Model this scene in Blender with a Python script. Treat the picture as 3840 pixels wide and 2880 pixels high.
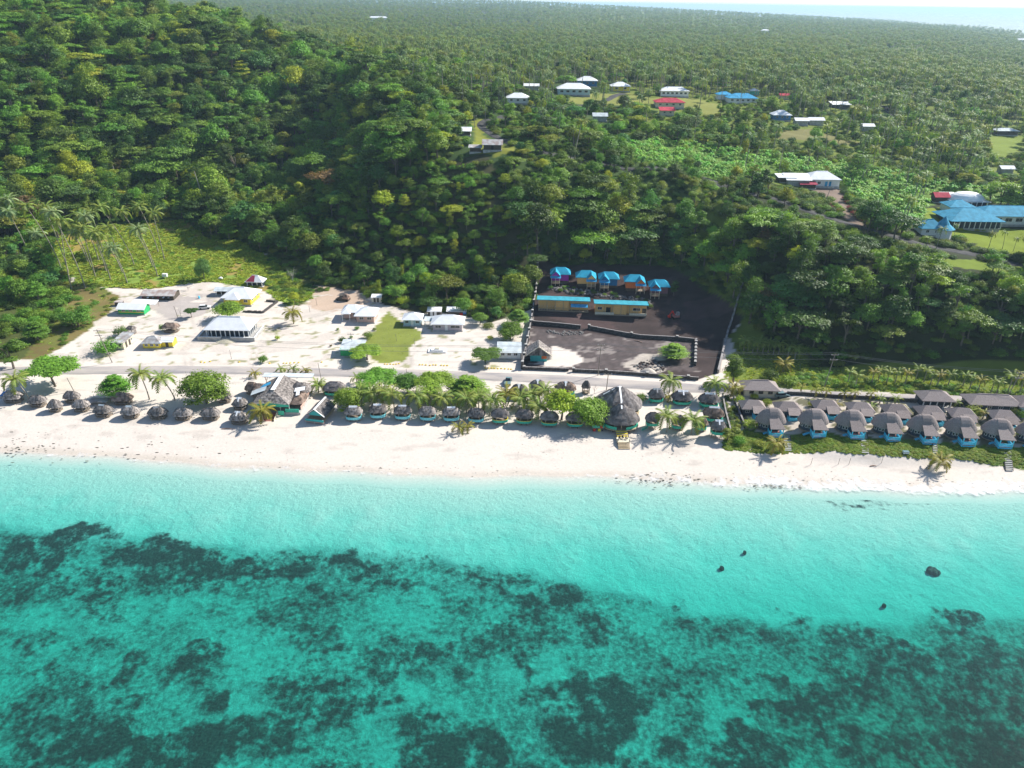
import bpy, math, random
import numpy as np
from mathutils import Matrix, Vector, noise as mnoise

for o in list(bpy.data.objects):
    bpy.data.objects.remove(o)
SC = bpy.context.scene
COL = SC.collection
rng = np.random.default_rng(7)
random.seed(7)

# ------------------------------------------------------------------ camera
CAM_H, PITCH, ROLL, FPX = 100.0, math.radians(27.3), math.radians(0.8), 2773.0
cd = bpy.data.cameras.new('camera')
cam = bpy.data.objects.new('camera', cd)
COL.objects.link(cam)
cd.sensor_fit = 'HORIZONTAL'
cd.sensor_width = 36.0
cd.lens = 36.0 * FPX / 3840.0
cd.clip_start, cd.clip_end = 1.0, 120000.0
_U = Vector((0, math.sin(PITCH), math.cos(PITCH)))
_X = Vector((1, 0, 0))
_r = _X * math.cos(ROLL) + _U * math.sin(ROLL)
_u = _U * math.cos(ROLL) - _X * math.sin(ROLL)
_b = _r.cross(_u)
cam.matrix_world = Matrix(((_r.x, _u.x, _b.x, 0), (_r.y, _u.y, _b.y, 0), (_r.z, _u.z, _b.z, CAM_H), (0, 0, 0, 1)))
SC.camera = cam

# ------------------------------------------------------------------ light
SUN_EL, SUN_AZ = math.radians(38), math.radians(58)      # azimuth clockwise from +Y
world = bpy.data.worlds.new('World')
SC.world = world
world.use_nodes = True
wn = world.node_tree
wn.nodes.clear()
sky = wn.nodes.new('ShaderNodeTexSky')
sky.sky_type = 'NISHITA'
sky.sun_disc = False
sky.sun_elevation = SUN_EL
sky.sun_rotation = SUN_AZ
sky.altitude = 50
sky.air_density, sky.dust_density, sky.ozone_density = 1.0, 0.25, 1.4
bg = wn.nodes.new('ShaderNodeBackground')
bg.inputs['Strength'].default_value = 0.092
wo = wn.nodes.new('ShaderNodeOutputWorld')
wn.links.new(sky.outputs[0], bg.inputs[0])
wn.links.new(bg.outputs[0], wo.inputs[0])
sl = bpy.data.lights.new('sun', 'SUN')
sl.energy = 5.0
sl.angle = math.radians(0.5)
sl.color = (1.0, 0.955, 0.88)
sun = bpy.data.objects.new('sun', sl)
COL.objects.link(sun)
SDIR = Vector((math.sin(SUN_AZ) * math.cos(SUN_EL), math.cos(SUN_AZ) * math.cos(SUN_EL), math.sin(SUN_EL)))
sun.rotation_euler = SDIR.to_track_quat('Z', 'Y').to_euler()
sun.location = (60, 60, 160)
SC.view_settings.view_transform = 'Standard'
SC.view_settings.look = 'None'
SC.view_settings.gamma = 1.0
SC.view_settings.exposure = 0.80
SC.view_settings.use_curve_mapping = False
SC.cycles.max_bounces = 6
SC.cycles.transparent_max_bounces = 12
SC.cycles.volume_bounces = 0
SC.cycles.caustics_reflective = False
SC.cycles.caustics_refractive = False
SC.cycles.use_denoising = True
try:
    SC.cycles.denoiser = 'OPENIMAGEDENOISE'
except Exception:
    pass

# ------------------------------------------------------------------ geometry of the place
def ray(px, py):
    """Direction seen at a point of the 3840 x 2880 photograph (forward component along +Y)."""
    u = (px - 1920.0) / FPX
    v = -(py - 1440.0) / FPX
    cr, sr, cp, sp = math.cos(ROLL), math.sin(ROLL), math.cos(PITCH), math.sin(PITCH)
    u, v = u * cr - v * sr, u * sr + v * cr
    return np.array([u, cp + v * sp, -sp + v * cp])

def at(px, py, z=0.0):
    d = ray(px, py)
    t = (z - CAM_H) / d[2]
    return (float(d[0] * t), float(d[1] * t))

def aty(px, py, y, dz=0.0):
    d = ray(px, py)
    t = y / d[1]
    return (float(d[0] * t), float(y), float(CAM_H + d[2] * t + dz))

def project(p):
    """World points (n,3) -> photograph pixels (n,2) and depth."""
    p = np.atleast_2d(np.asarray(p, float))
    q = p - np.array([0, 0, CAM_H])
    R = np.array([[_r.x, _r.y, _r.z], [_u.x, _u.y, _u.z], [-_b.x, -_b.y, -_b.z]])
    c = q @ R.T
    w = np.maximum(c[:, 2], 1e-3)
    return np.stack([1920 + FPX * c[:, 0] / w, 1440 - FPX * c[:, 1] / w], 1), c[:, 2]

def za(X, Y): return at(X * .446, 960 + Y * .446)
def pa(X, Y): return (X * .446, 960 + Y * .446)
def pb(X, Y): return (600 + X * .446, 960 + Y * .446)
def pc(X, Y): return (1200 + X * .446, 960 + Y * .446)
def pd(X, Y): return (1800 + X * .446, 960 + Y * .446)
def pe(X, Y): return (2400 + X * .446, 960 + Y * .446)
def pf(X, Y): return (3000 + X * .446, 1100 + Y * .446)
def pg(X, Y): return (1600 + X * .5063, 200 + Y * .5063)
def ph(X, Y): return (2720 + X * .5063, 200 + Y * .5063)
def pm(X, Y): return (X * .5425, 600 + Y * .5425)
def pr(X, Y): return (2640 + X * .5425, 600 + Y * .5425)

def _hash(ix, iy, seed):
    h = (ix.astype(np.int64) * 374761393 + iy.astype(np.int64) * 668265263 + seed * 1442695041) & 0xFFFFFFFF
    h = ((h ^ (h >> 13)) * 1274126177) & 0xFFFFFFFF
    return ((h ^ (h >> 16)) & 0xFFFF) / 65535.0

def vnoise(x, y, seed=0):
    ix, iy = np.floor(x), np.floor(y)
    fx, fy = x - ix, y - iy
    fx, fy = fx * fx * (3 - 2 * fx), fy * fy * (3 - 2 * fy)
    a, b = _hash(ix, iy, seed), _hash(ix + 1, iy, seed)
    c, d = _hash(ix, iy + 1, seed), _hash(ix + 1, iy + 1, seed)
    return (a * (1 - fx) + b * fx) * (1 - fy) + (c * (1 - fx) + d * fx) * fy

def fbm(x, y, seed=0, oct=4):
    s, a, t = 0.0, 1.0, 0.0
    for k in range(oct):
        s = s + a * vnoise(x * 2 ** k + 17.3 * k, y * 2 ** k - 9.1 * k, seed + k)
        t += a
        a *= .5
    return s / t

def sstep(a, b, x):
    t = np.clip((x - a) / (b - a), 0, 1)
    return t * t * (3 - 2 * t)

SEA_Z = -1.5
_shore = [at(*p, SEA_Z) for p in ((-900, 1640), (0, 1690), (600, 1728), (1200, 1768), (1900, 1784), (2400, 1792), (3000, 1822), (3840, 1836), (4700, 1850))]
_sx, _sy = np.array([p[0] for p in _shore]), np.array([p[1] for p in _shore])
def shore_y(x):
    return np.interp(x, _sx, _sy) + .5 * np.sin(x * .11) + .3 * np.sin(x * .31 + 1)

# far land: rows of (x/y) columns against distance
_fd = np.log(np.array([550., 1000, 1500, 2200, 3200, 4500, 6500, 8200]))
_fs = np.array([-1.2, -.7, -.35, 0, .29, .5, .7, 1.2])
_fz = np.array([[92, 95, 100, 105, 105, 95, 85, 60],
                [84, 92, 97, 102, 104, 96, 85, 60],
                [60, 60, 64, 72, 82, 84, 80, 40],
                [53, 46, 44, 48, 62, 84, 92, 70],
                [47, 42, 38, 36, 38, 43, 24, -12],
                [40, 36, 32, 28, 18, 3, -12, -12],
                [30, 26, 15, 0, -12, -12, -12, -12],
                [20, 12, 2, -12, -12, -12, -12, -12.]])
def far_z(x, y):
    y = np.maximum(y, 10.)
    s = np.clip(x / y, -1.2, 1.2)
    l = np.clip(np.log(y), _fd[0], _fd[-1])
    i = np.clip(np.searchsorted(_fs, s) - 1, 0, 6)
    j = np.clip(np.searchsorted(_fd, l) - 1, 0, 6)
    a = (s - _fs[i]) / (_fs[i + 1] - _fs[i])
    b = (l - _fd[j]) / (_fd[j + 1] - _fd[j])
    z = (_fz[i, j] * (1 - a) + _fz[i + 1, j] * a) * (1 - b) + (_fz[i, j + 1] * (1 - a) + _fz[i + 1, j + 1] * a) * b
    return z + 5 * (fbm(x / 260, y / 260, 5) - .5) * sstep(500, 1000, y) * (z > 3)

_cp = []
def W(x, y, z): _cp.append((x, y, z))
def C(px, py, y, dz=0.0): _cp.append(aty(px, py, y, dz))
# plateau: roads, lawns and house plots that the photograph shows bare
for c in ((3600, 880, 284), (3840, 900, 285), (3840, 1000, 256), (3660, 955, 262), (3429, 909, 268), (3182, 839, 281), (3041, 795, 292), (2786, 722, 314), (2592, 656, 336),
          (2345, 628, 338), (1904, 532, 356), (1802, 473, 392), (1850, 560, 348), (3030, 700, 334), (3400, 700, 345), (3820, 760, 330), (2150, 365, 490),
          (2200, 320, 545), (2360, 342, 540), (2530, 368, 505), (2520, 430, 462), (2780, 392, 505), (2920, 440, 470), (3140, 408, 540), (3780, 525, 480),
          (3330, 420, 560), (1940, 392, 445)):
    C(*c)
# foot and face of the wooded cliff
for w in ((240, 206, .5), (160, 206, .5), (130, 208, .5), (100, 212, .5), (84, 219, .8), (80, 238, 2.5), (75, 262, 6),
          (62, 288, 9), (42, 292, 8.5), (18, 288, 7.5), (0, 272, 2), (-20, 268, 1.5), (-60, 280, 1.5), (-88, 296, 2), (-98, 325, 6),
          (8, 215, 0), (40, 215, 0), (68, 215, 0), (8, 238, .2), (40, 238, .2), (66, 236, .4), (8, 251, 2.2), (38, 251, 2.2), (62, 250, 2.4),
          (10, 261, 2.8), (36, 259, 2.8), (12, 273, 6.2), (40, 270, 6.2), (58, 270, 6.4), (14, 281, 7), (42, 281, 7),
          (240, 224, 20), (165, 223, 17), (130, 227, 18), (106, 234, 19), (92, 258, 24), (80, 290, 30), (62, 306, 24), (40, 312, 27), (15, 308, 29),
          (-10, 296, 27), (-40, 306, 24), (5, 292, 22), (-5, 330, 44), (-30, 345, 45), (30, 335, 37), (60, 335, 36)):
    W(*w)
# village flat and meadow valley
for w in ((-20, 205, 0), (-60, 205, 0), (-120, 205, 0), (-180, 205, 0), (-240, 205, 0), (-20, 240, 0), (-60, 250, 0), (-100, 260, .5), (-140, 240, 0), (-120, 285, 1.2),
          (-160, 290, 2), (-130, 330, 6), (-160, 335, 6.5), (-190, 262, 1.5), (-200, 300, 6), (-250, 250, 3), (-330, 250, 4)):
    W(*w)
# wooded hill, its ravine and the spur that shades it
for w in ((-150, 365, 14), (-190, 365, 18), (-235, 350, 24), (-280, 320, 26), (-330, 340, 40), (-112, 362, 8), (-110, 395, 15), (-116, 430, 30), (-150, 410, 36),
          (-200, 410, 44), (-250, 400, 50), (-320, 420, 68), (-400, 420, 75), (-132, 455, 44), (-190, 460, 62), (-250, 460, 70), (-190, 505, 74), (-240, 520, 84),
          (-320, 510, 92), (-400, 520, 100), (-300, 560, 90), (-220, 570, 78), (-150, 520, 66), (-150, 580, 62), (-100, 520, 52), (-64, 350, 36), (-58, 320, 24), (-72, 400, 54), (-86, 440, 57),
          (-100, 475, 58), (-45, 400, 50), (-40, 460, 52), (-30, 520, 50)):
    W(*w)
for s in (-1.1, -.7, -.5, -.3, -.1, .1, .3, .5, .7, 1.1):
    for d in (620, 720):
        W(s * d, d, float(far_z(np.array([s * d]), np.array([float(d)]))[0]))
_cp = np.array(_cp)
def _phi(r): return np.sqrt(r * r + 4.0)
_A = _phi(np.hypot(_cp[:, None, 0] - _cp[None, :, 0], _cp[:, None, 1] - _cp[None, :, 1]))
_n = len(_cp)
_K = np.zeros((_n + 3, _n + 3))
_K[:_n, :_n] = _A - .6 * np.eye(_n)
_K[:_n, _n:] = np.c_[np.ones(_n), _cp[:, :2]]
_K[_n:, :_n] = _K[:_n, _n:].T
_w = np.linalg.solve(_K, np.r_[_cp[:, 2], 0, 0, 0])
def near_z(x, y):
    out = np.full(x.shape, _w[_n]) + _w[_n + 1] * x + _w[_n + 2] * y
    for k in range(_n):
        out += _w[k] * _phi(np.hypot(x - _cp[k, 0], y - _cp[k, 1]))
    return out

BANK_X = 76.0
def coast_z(x, y):
    s = y - shore_y(x)                               # metres inland of the water's edge
    z = np.where(s < 0, -.10 * np.clip(-s, 0, 5) - .04 * np.clip(-s - 5, 0, 15) - .075 * np.clip(-s - 20, 0, 20) - .01 * np.clip(-s - 36, 0, 60), 1.5 * sstep(-3, 17, s) - 1.5 * sstep(-3, 17, np.zeros_like(s)))
    z = z + SEA_Z
    z = np.where(s > 0, SEA_Z + (-SEA_Z) * (np.clip(s, 0, 17) / 17) ** .8, z)
    bank = sstep(BANK_X - 3, BANK_X + 6, x) * sstep(7.5, 12.5, s) * (1 - sstep(38, 46, s))
    return z + 1.2 * bank

def ground_z(x, y):
    x = np.asarray(x, float) + np.zeros_like(np.asarray(y, float)); y = np.asarray(y, float) + np.zeros_like(x)
    z = coast_z(x, y)
    m = y > 195
    if m.any():
        nz = np.zeros_like(x)
        nz[m] = np.where(y[m] < 760, near_z(x[m], np.minimum(y[m], 760)), 0)
        nz[m] += 2.2 * (fbm(x[m] / 22, y[m] / 22, 3) - .5) * sstep(4, 14, nz[m]) + 17 * (fbm(x[m] / 48, y[m] / 80, 8, 3) - .5) * sstep(12, 40, nz[m]) * (1 - sstep(-110, -60, x[m]))
        nz = np.maximum(nz, -.2)
        f = np.where(m, far_z(x, y), 0)
        w = sstep(600, 740, y)
        nz = nz * (1 - w) + f * w
        b = sstep(196, 208, y)
        z = z * (1 - b) + nz * b
    return z

def gz(x, y):
    return float(ground_z(np.array([float(x)]), np.array([float(y)]))[0])

def hit(px, py, lift=0.0):
    """Where the line of sight of a photograph pixel meets the ground."""
    d = ray(px, py)
    ts = np.concatenate([np.arange(150, 800, 1.5), np.arange(800, 6000, 12)])
    p = d[None, :] * (ts / d[1])[:, None] + np.array([0, 0, CAM_H])
    below = p[:, 2] < ground_z(p[:, 0], p[:, 1]) + lift
    i = int(np.argmax(below)) if below.any() else len(ts) - 1
    a, b = p[max(i - 1, 0)], p[i]
    for _ in range(12):
        m = (a + b) / 2
        if m[2] < gz(m[0], m[1]) + lift: b = m
        else: a = m
    return (float(b[0]), float(b[1]), gz(b[0], b[1]))

def inside(poly, x, y):
    poly = np.asarray(poly)[:, :2]
    r = np.zeros(x.shape, bool)
    n = len(poly)
    for i in range(n):
        (x1, y1), (x2, y2) = poly[i], poly[(i + 1) % n]
        if y1 == y2: continue
        c = ((y1 > y) != (y2 > y)) & (x < (x2 - x1) * (y - y1) / (y2 - y1) + x1)
        r ^= c
    return r

# ------------------------------------------------------------------ mesh and object helpers
class MB:
    def __init__(self):
        self.v, self.f, self.m, self.c = [], [], [], []
    def add(self, verts, faces, mat=0):
        b = len(self.v)
        self.v += [tuple(p) for p in verts]
        for f in faces:
            self.f.append(tuple(b + i for i in f)); self.m.append(mat)
    def box(self, x0, x1, y0, y1, z0, z1, mat=0, rot=0.0, about=(0, 0)):
        vs = [(x, y, z) for z in (z0, z1) for x, y in ((x0, y0), (x1, y0), (x1, y1), (x0, y1))]
        if rot:
            c, s = math.cos(rot), math.sin(rot)
            vs = [(about[0] + (x - about[0]) * c - (y - about[1]) * s, about[1] + (x - about[0]) * s + (y - about[1]) * c, z) for x, y, z in vs]
        self.add(vs, [(3, 2, 1, 0), (4, 5, 6, 7), (0, 1, 5, 4), (1, 2, 6, 5), (2, 3, 7, 6), (3, 0, 4, 7)], mat)
        return self
    def tube(self, pts, r, n=6, mat=0, cap=True):
        pts = [Vector(p) for p in pts]
        rs = r if isinstance(r, (list, tuple)) else [r] * len(pts)
        vs, fs = [], []
        for i, p in enumerate(pts):
            t = (pts[min(i + 1, len(pts) - 1)] - pts[max(i - 1, 0)])
            t = t.normalized() if t.length > 1e-6 else Vector((0, 0, 1))
            a = t.cross(Vector((0, 0, 1)) if abs(t.z) < .9 else Vector((1, 0, 0))).normalized()
            b = t.cross(a)
            for k in range(n):
                th = 2 * math.pi * k / n
                vs.append(p + (a * math.cos(th) + b * math.sin(th)) * rs[i])
        for i in range(len(pts) - 1):
            for k in range(n):
                fs.append((i * n + k, (i + 1) * n + k, (i + 1) * n + (k + 1) % n, i * n + (k + 1) % n))
        if cap:
            fs.append(tuple(range(n))); fs.append(tuple(len(vs) - 1 - k for k in range(n)))
        self.add(vs, fs, mat)
        return self
    def rings(self, rings, mat=0, cap_top=True, cap_bot=False):
        n = len(rings[0]); vs = [p for r in rings for p in r]; fs = []
        for i in range(len(rings) - 1):
            for k in range(n):
                fs.append((i * n + k, i * n + (k + 1) % n, (i + 1) * n + (k + 1) % n, (i + 1) * n + k))
        if cap_top: fs.append(tuple((len(rings) - 1) * n + k for k in range(n)))
        if cap_bot: fs.append(tuple(n - 1 - k for k in range(n)))
        self.add(vs, fs, mat)
        return self
    def prism(self, poly, z0, z1, mat=0):
        n = len(poly)
        self.rings([[(x, y, z0) for x, y in poly], [(x, y, z1) for x, y in poly]], mat, True, True)
        return self
    def mesh(self, name, mats, smooth=False):
        me = bpy.data.meshes.new(name)
        me.from_pydata(self.v, [], self.f)
        for m in (mats if isinstance(mats, (list, tuple)) else [mats]): me.materials.append(m)
        if any(self.m): me.polygons.foreach_set('material_index', self.m)
        if smooth: me.polygons.foreach_set('use_smooth', [True] * len(self.f))
        me.update()
        return me
    def build(self, name, mats, parent=None, smooth=False, loc=None, rotz=0.0):
        return link(name, self.mesh(name, mats, smooth), parent, loc, rotz)

def link(name, me, parent=None, loc=None, rotz=0.0):
    o = bpy.data.objects.new(name, me)
    COL.objects.link(o)
    if parent is not None: o.parent = parent
    if loc is not None: o.location = loc
    if rotz: o.rotation_euler = (0, 0, rotz)
    return o

def tag(o, label=None, cat=None, group=None, kind=None):
    if label: o['label'] = label
    if cat: o['category'] = cat
    if group: o['group'] = group
    if kind: o['kind'] = kind
    return o

def thing(name, label, cat, loc, rotz=0.0, group=None):
    o = bpy.data.objects.new(name, None)
    COL.objects.link(o)
    o.empty_display_size = .3
    o.location = loc
    o.rotation_euler = (0, 0, rotz)
    return tag(o, label, cat, group)

def copy_tree(root, loc, rotz, label, group=None, scale=None):
    r = root.copy(); COL.objects.link(r)
    r.location = loc; r.rotation_euler = (0, 0, rotz); r['label'] = label
    if group: r['group'] = group
    if scale: r.scale = (scale,) * 3 if not isinstance(scale, tuple) else scale
    for ch in list(root.children):
        c = ch.copy(); COL.objects.link(c); c.parent = r
        for g in list(ch.children):
            d = g.copy(); COL.objects.link(d); d.parent = c
    return r

def raw_mesh(name, V, F, mats, mi=None, smooth=False, attrs=None):
    me = bpy.data.meshes.new(name)
    V = np.asarray(V, np.float32); F = np.asarray(F, np.int32)
    k = F.shape[1]
    me.vertices.add(len(V)); me.vertices.foreach_set('co', V.ravel())
    me.loops.add(F.size); me.loops.foreach_set('vertex_index', F.ravel())
    me.polygons.add(len(F)); me.polygons.foreach_set('loop_start', np.arange(0, F.size, k, dtype=np.int32))
    me.polygons.foreach_set('loop_total', np.full(len(F), k, np.int32))
    for m in (mats if isinstance(mats, (list, tuple)) else [mats]): me.materials.append(m)
    if mi is not None: me.polygons.foreach_set('material_index', np.asarray(mi, np.int32))
    if smooth: me.polygons.foreach_set('use_smooth', np.ones(len(F), bool))
    for nme, (kind, arr) in (attrs or {}).items():
        a = me.attributes.new(nme, kind, 'POINT')
        if kind == 'FLOAT_COLOR':
            a.data.foreach_set('color', np.c_[arr, np.ones(len(arr))].astype(np.float32).ravel())
        else:
            a.data.foreach_set('value', np.asarray(arr, np.float32))
    me.update(calc_edges=True); me.validate()
    return me

# ------------------------------------------------------------------ materials
def new_mat(name):
    m = bpy.data.materials.new(name); m.use_nodes = True
    nt = m.node_tree
    return m, nt, nt.nodes['Principled BSDF'], nt.nodes, nt.links

def mat(name, col, rough=.7, var=.12, scale=3.0, bump=0.0, bscale=None, spec=.3, metal=0.0, streak=None, col2=None, rnd=0.0):
    """Plain surface colour with soft mottling; streak=(sx,sy,sz) stretches the mottling."""
    m, nt, b, N, L = new_mat(name)
    b.inputs['Roughness'].default_value = rough
    b.inputs['Specular IOR Level'].default_value = spec
    b.inputs['Metallic'].default_value = metal
    tc = N.new('ShaderNodeTexCoord')
    mp = N.new('ShaderNodeMapping')
    L.new(tc.outputs['Object'], mp.inputs[0])
    if streak: mp.inputs['Scale'].default_value = streak
    nz = N.new('ShaderNodeTexNoise'); nz.inputs['Scale'].default_value = scale; nz.inputs['Detail'].default_value = 5
    L.new(mp.outputs[0], nz.inputs['Vector'])
    rp = N.new('ShaderNodeValToRGB')
    c2 = col2 or tuple(c * (1 - 2.2 * var) for c in col)
    c1 = tuple(min(1, c * (1 + 1.4 * var)) for c in col)
    rp.color_ramp.elements[0].position, rp.color_ramp.elements[1].position = .32, .68
    rp.color_ramp.elements[0].color = (*c2, 1); rp.color_ramp.elements[1].color = (*c1, 1)
    L.new(nz.outputs[0], rp.inputs[0])
    out = rp.outputs[0]
    if rnd:
        oi = N.new('ShaderNodeObjectInfo')
        hv = N.new('ShaderNodeHueSaturation')
        mr = N.new('ShaderNodeMapRange'); mr.inputs[3].default_value = 1 - rnd; mr.inputs[4].default_value = 1 + rnd
        L.new(oi.outputs['Random'], mr.inputs[0]); L.new(mr.outputs[0], hv.inputs['Value'])
        L.new(out, hv.inputs['Color']); out = hv.outputs[0]
    L.new(out, b.inputs['Base Color'])
    if bump:
        bn = N.new('ShaderNodeTexNoise'); bn.inputs['Scale'].default_value = bscale or scale * 4; bn.inputs['Detail'].default_value = 6
        L.new(mp.outputs[0], bn.inputs['Vector'])
        bp = N.new('ShaderNodeBump'); bp.inputs['Strength'].default_value = bump; bp.inputs['Distance'].default_value = .12
        L.new(bn.outputs[0], bp.inputs['Height']); L.new(bp.outputs[0], b.inputs['Normal'])
    return m

def tin(name, col, rust=.0, axis=0, low=.72):
    """Corrugated roofing sheet."""
    m, nt, b, N, L = new_mat(name)
    b.inputs['Roughness'].default_value = .8
    b.inputs['Specular IOR Level'].default_value = .12
    tc = N.new('ShaderNodeTexCoord')
    sp = N.new('ShaderNodeSeparateXYZ'); L.new(tc.outputs['Object'], sp.inputs[0])
    wv = N.new('ShaderNodeTexWave'); wv.inputs['Scale'].default_value = 1.1; wv.bands_direction = 'XY'[axis]
    L.new(tc.outputs['Object'], wv.inputs[0])
    bp = N.new('ShaderNodeBump'); bp.inputs['Strength'].default_value = .5; bp.inputs['Distance'].default_value = .05
    L.new(wv.outputs['Fac'], bp.inputs['Height']); L.new(bp.outputs[0], b.inputs['Normal'])
    nz = N.new('ShaderNodeTexNoise'); nz.inputs['Scale'].default_value = .55; nz.inputs['Detail'].default_value = 8
    L.new(tc.outputs['Object'], nz.inputs[0])
    rp = N.new('ShaderNodeValToRGB')
    rp.color_ramp.elements[0].position, rp.color_ramp.elements[1].position = .35, .62
    d = tuple(c * low for c in col) if not rust else (col[0] * .55 + .1 * rust, col[1] * .5, col[2] * .45)
    rp.color_ramp.elements[0].color = (*d, 1); rp.color_ramp.elements[1].color = (*col, 1)
    L.new(nz.outputs[0], rp.inputs[0]); L.new(rp.outputs[0], b.inputs['Base Color'])
    return m

def leaf_mat(name, col, trans=.3, rnd=.28, hue=.025):
    m, nt, b, N, L = new_mat(name)
    b.inputs['Roughness'].default_value = .55
    b.inputs['Specular IOR Level'].default_value = .25
    oi = N.new('ShaderNodeObjectInfo')
    at_ = N.new('ShaderNodeAttribute'); at_.attribute_name = 'tone'
    mr = N.new('ShaderNodeMapRange'); mr.inputs[3].default_value = 1 - rnd; mr.inputs[4].default_value = 1 + rnd
    L.new(oi.outputs['Random'], mr.inputs[0])
    mu = N.new('ShaderNodeMath'); mu.operation = 'MULTIPLY'
    L.new(mr.outputs[0], mu.inputs[0]); L.new(at_.outputs['Fac'], mu.inputs[1])
    hv = N.new('ShaderNodeHueSaturation'); hv.inputs['Color'].default_value = (*col, 1)
    f = N.new('ShaderNodeMath'); f.operation = 'MULTIPLY'; f.inputs[1].default_value = 7.31
    fr = N.new('ShaderNodeMath'); fr.operation = 'FRACT'
    L.new(oi.outputs['Random'], f.inputs[0]); L.new(f.outputs[0], fr.inputs[0])
    mh = N.new('ShaderNodeMapRange'); mh.inputs[3].default_value = .5 - hue; mh.inputs[4].default_value = .5 + hue
    L.new(fr.outputs[0], mh.inputs[0]); L.new(mh.outputs[0], hv.inputs['Hue'])
    L.new(mu.outputs[0], hv.inputs['Value'])
    L.new(hv.outputs[0], b.inputs['Base Color'])
    tr = N.new('ShaderNodeBsdfTranslucent')
    tm = N.new('ShaderNodeMix'); tm.data_type = 'RGBA'; tm.blend_type = 'MULTIPLY'; tm.inputs[0].default_value = 1
    tm.inputs[7].default_value = (1.5, 1.5, .5, 1)
    L.new(hv.outputs[0], tm.inputs[6]); L.new(tm.outputs[2], tr.inputs[0])
    mx = N.new('ShaderNodeMixShader'); mx.inputs[0].default_value = trans
    L.new(b.outputs[0], mx.inputs[1]); L.new(tr.outputs[0], mx.inputs[2])
    L.new(mx.outputs[0], N['Material Output'].inputs[0])
    return m

M = {}
M['thatch'] = mat('thatch', (.27, .24, .22), .95, .32, .95, 1.0, 6, .1, streak=(2.0, 2.0, .6), rnd=.30)
M['thatch_brown'] = mat('thatch_brown', (.27, .20, .16), .95, .32, .9, 1.0, 6, .1, rnd=.2)
M['thatch_hall'] = mat('thatch_hall', (.20, .18, .172), .95, .26, .9, .9, 7, .1, rnd=.2)
M['shingle'] = mat('shingle', (.285, .24, .225), .9, .10, 3.5, .5, 14, .15, rnd=.14)
M['white_tin'] = tin('white_tin', (.82, .83, .84), 0, 0, .90)
M['pale_tin'] = tin('pale_tin', (.60, .66, .68))
M['grey_tin'] = tin('grey_tin', (.46, .48, .49), .25)
M['old_tin'] = tin('old_tin', (.50, .49, .48), .6)
M['blue_tin'] = tin('blue_tin', (.03, .34, .50))
M['aqua_tin'] = tin('aqua_tin', (.05, .33, .42))
M['aqua_lodge_tin'] = tin('aqua_lodge_tin', (.07, .34, .50))
M['sky_tin'] = tin('sky_tin', (.06, .36, .62))
M['red_tin'] = tin('red_tin', (.52, .06, .09))
M['maroon_tin'] = tin('maroon_tin', (.36, .05, .09))
M['rail_aqua'] = mat('rail_aqua', (.22, .66, .70), .5, .06)
M['rail_green'] = mat('rail_green', (.05, .48, .32), .5, .06)
M['porch_blue'] = mat('porch_blue', (.10, .66, .92), .45, .05)
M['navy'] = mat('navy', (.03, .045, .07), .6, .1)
M['wood'] = mat('wood', (.30, .24, .18), .8, .18, 4, streak=(6, 6, 1))
M['pale_wood'] = mat('pale_wood', (.46, .36, .23), .75, .12, 3, streak=(1, 1, 6))
M['dark_wood'] = mat('dark_wood', (.09, .075, .06), .85, .2, 4)
M['red_wood'] = mat('red_wood', (.40, .17, .15), .7, .15, 3)
M['yellow_paint'] = mat('yellow_paint', (.78, .62, .06), .55, .05)
M['cream'] = mat('cream', (.66, .60, .46), .7, .06)
M['white'] = mat('white', (.76, .76, .74), .6, .05)
M['pink_wall'] = mat('pink_wall', (.55, .36, .30), .75, .06)
M['lilac_wall'] = mat('lilac_wall', (.46, .40, .42), .75, .06)
M['pale_blue_wall'] = mat('pale_blue_wall', (.42, .56, .60), .7, .05)
M['green_wall'] = mat('green_wall', (.03, .38, .12), .6, .06)
M['teal_wall'] = mat('teal_wall', (.06, .45, .42), .6, .05)
M['blue_wall'] = mat('blue_wall', (.02, .16, .36), .6, .06)
M['purple_wall'] = mat('purple_wall', (.34, .03, .38), .6, .05)
M['orange_wall'] = mat('orange_wall', (.65, .17, .05), .6, .05)
M['tan_wall'] = mat('tan_wall', (.78, .48, .19), .7, .08, 2.5, streak=(1, 1, 5))
M['plum_wall'] = mat('plum_wall', (.20, .10, .12), .7, .08)
M['glass'] = mat('glass', (.02, .025, .03), .12, .05, spec=.6)
M['concrete'] = mat('concrete', (.42, .41, .39), .85, .12, .8)
M['stone'] = mat('stone', (.10, .09, .085), .95, .3, 2.2, .8, 5)
M['cap_stone'] = mat('cap_stone', (.30, .28, .27), .9, .2, 1.5)
M['metal'] = mat('metal', (.35, .35, .34), .5, .06, metal=.2)
M['pole'] = mat('pole', (.24, .21, .18), .85, .12)
M['rubber'] = mat('rubber', (.02, .02, .02), .8, .05)
M['cable'] = mat('cable', (.22, .22, .22), .6, .03)
M['rock'] = mat('rock', (.20, .19, .18), .95, .25, 1.5, .6)
M['yellow_rock'] = mat('yellow_rock', (.75, .50, .03), .7, .08)
M['bark'] = mat('bark', (.17, .14, .11), .95, .2, 3, .5)
M['palm_bark'] = mat('palm_bark', (.33, .29, .23), .95, .18, 3, .4)
M['dead_wood'] = mat('dead_wood', (.36, .24, .18), .9, .15, 2)
M['bone_wood'] = mat('bone_wood', (.46, .42, .37), .9, .12, 2)
M['soil'] = mat('soil', (.07, .05, .045), .95, .25, .6, .5)
M['tarp_blue'] = mat('tarp_blue', (.04, .16, .42), .4, .08)
M['car_white'] = mat('car_white', (.72, .72, .72), .25, .03, spec=.6)
M['car_teal'] = mat('car_teal', (.14, .22, .23), .25, .03, spec=.6)
M['red_paint'] = mat('red_paint', (.55, .03, .02), .45, .06)
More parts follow.
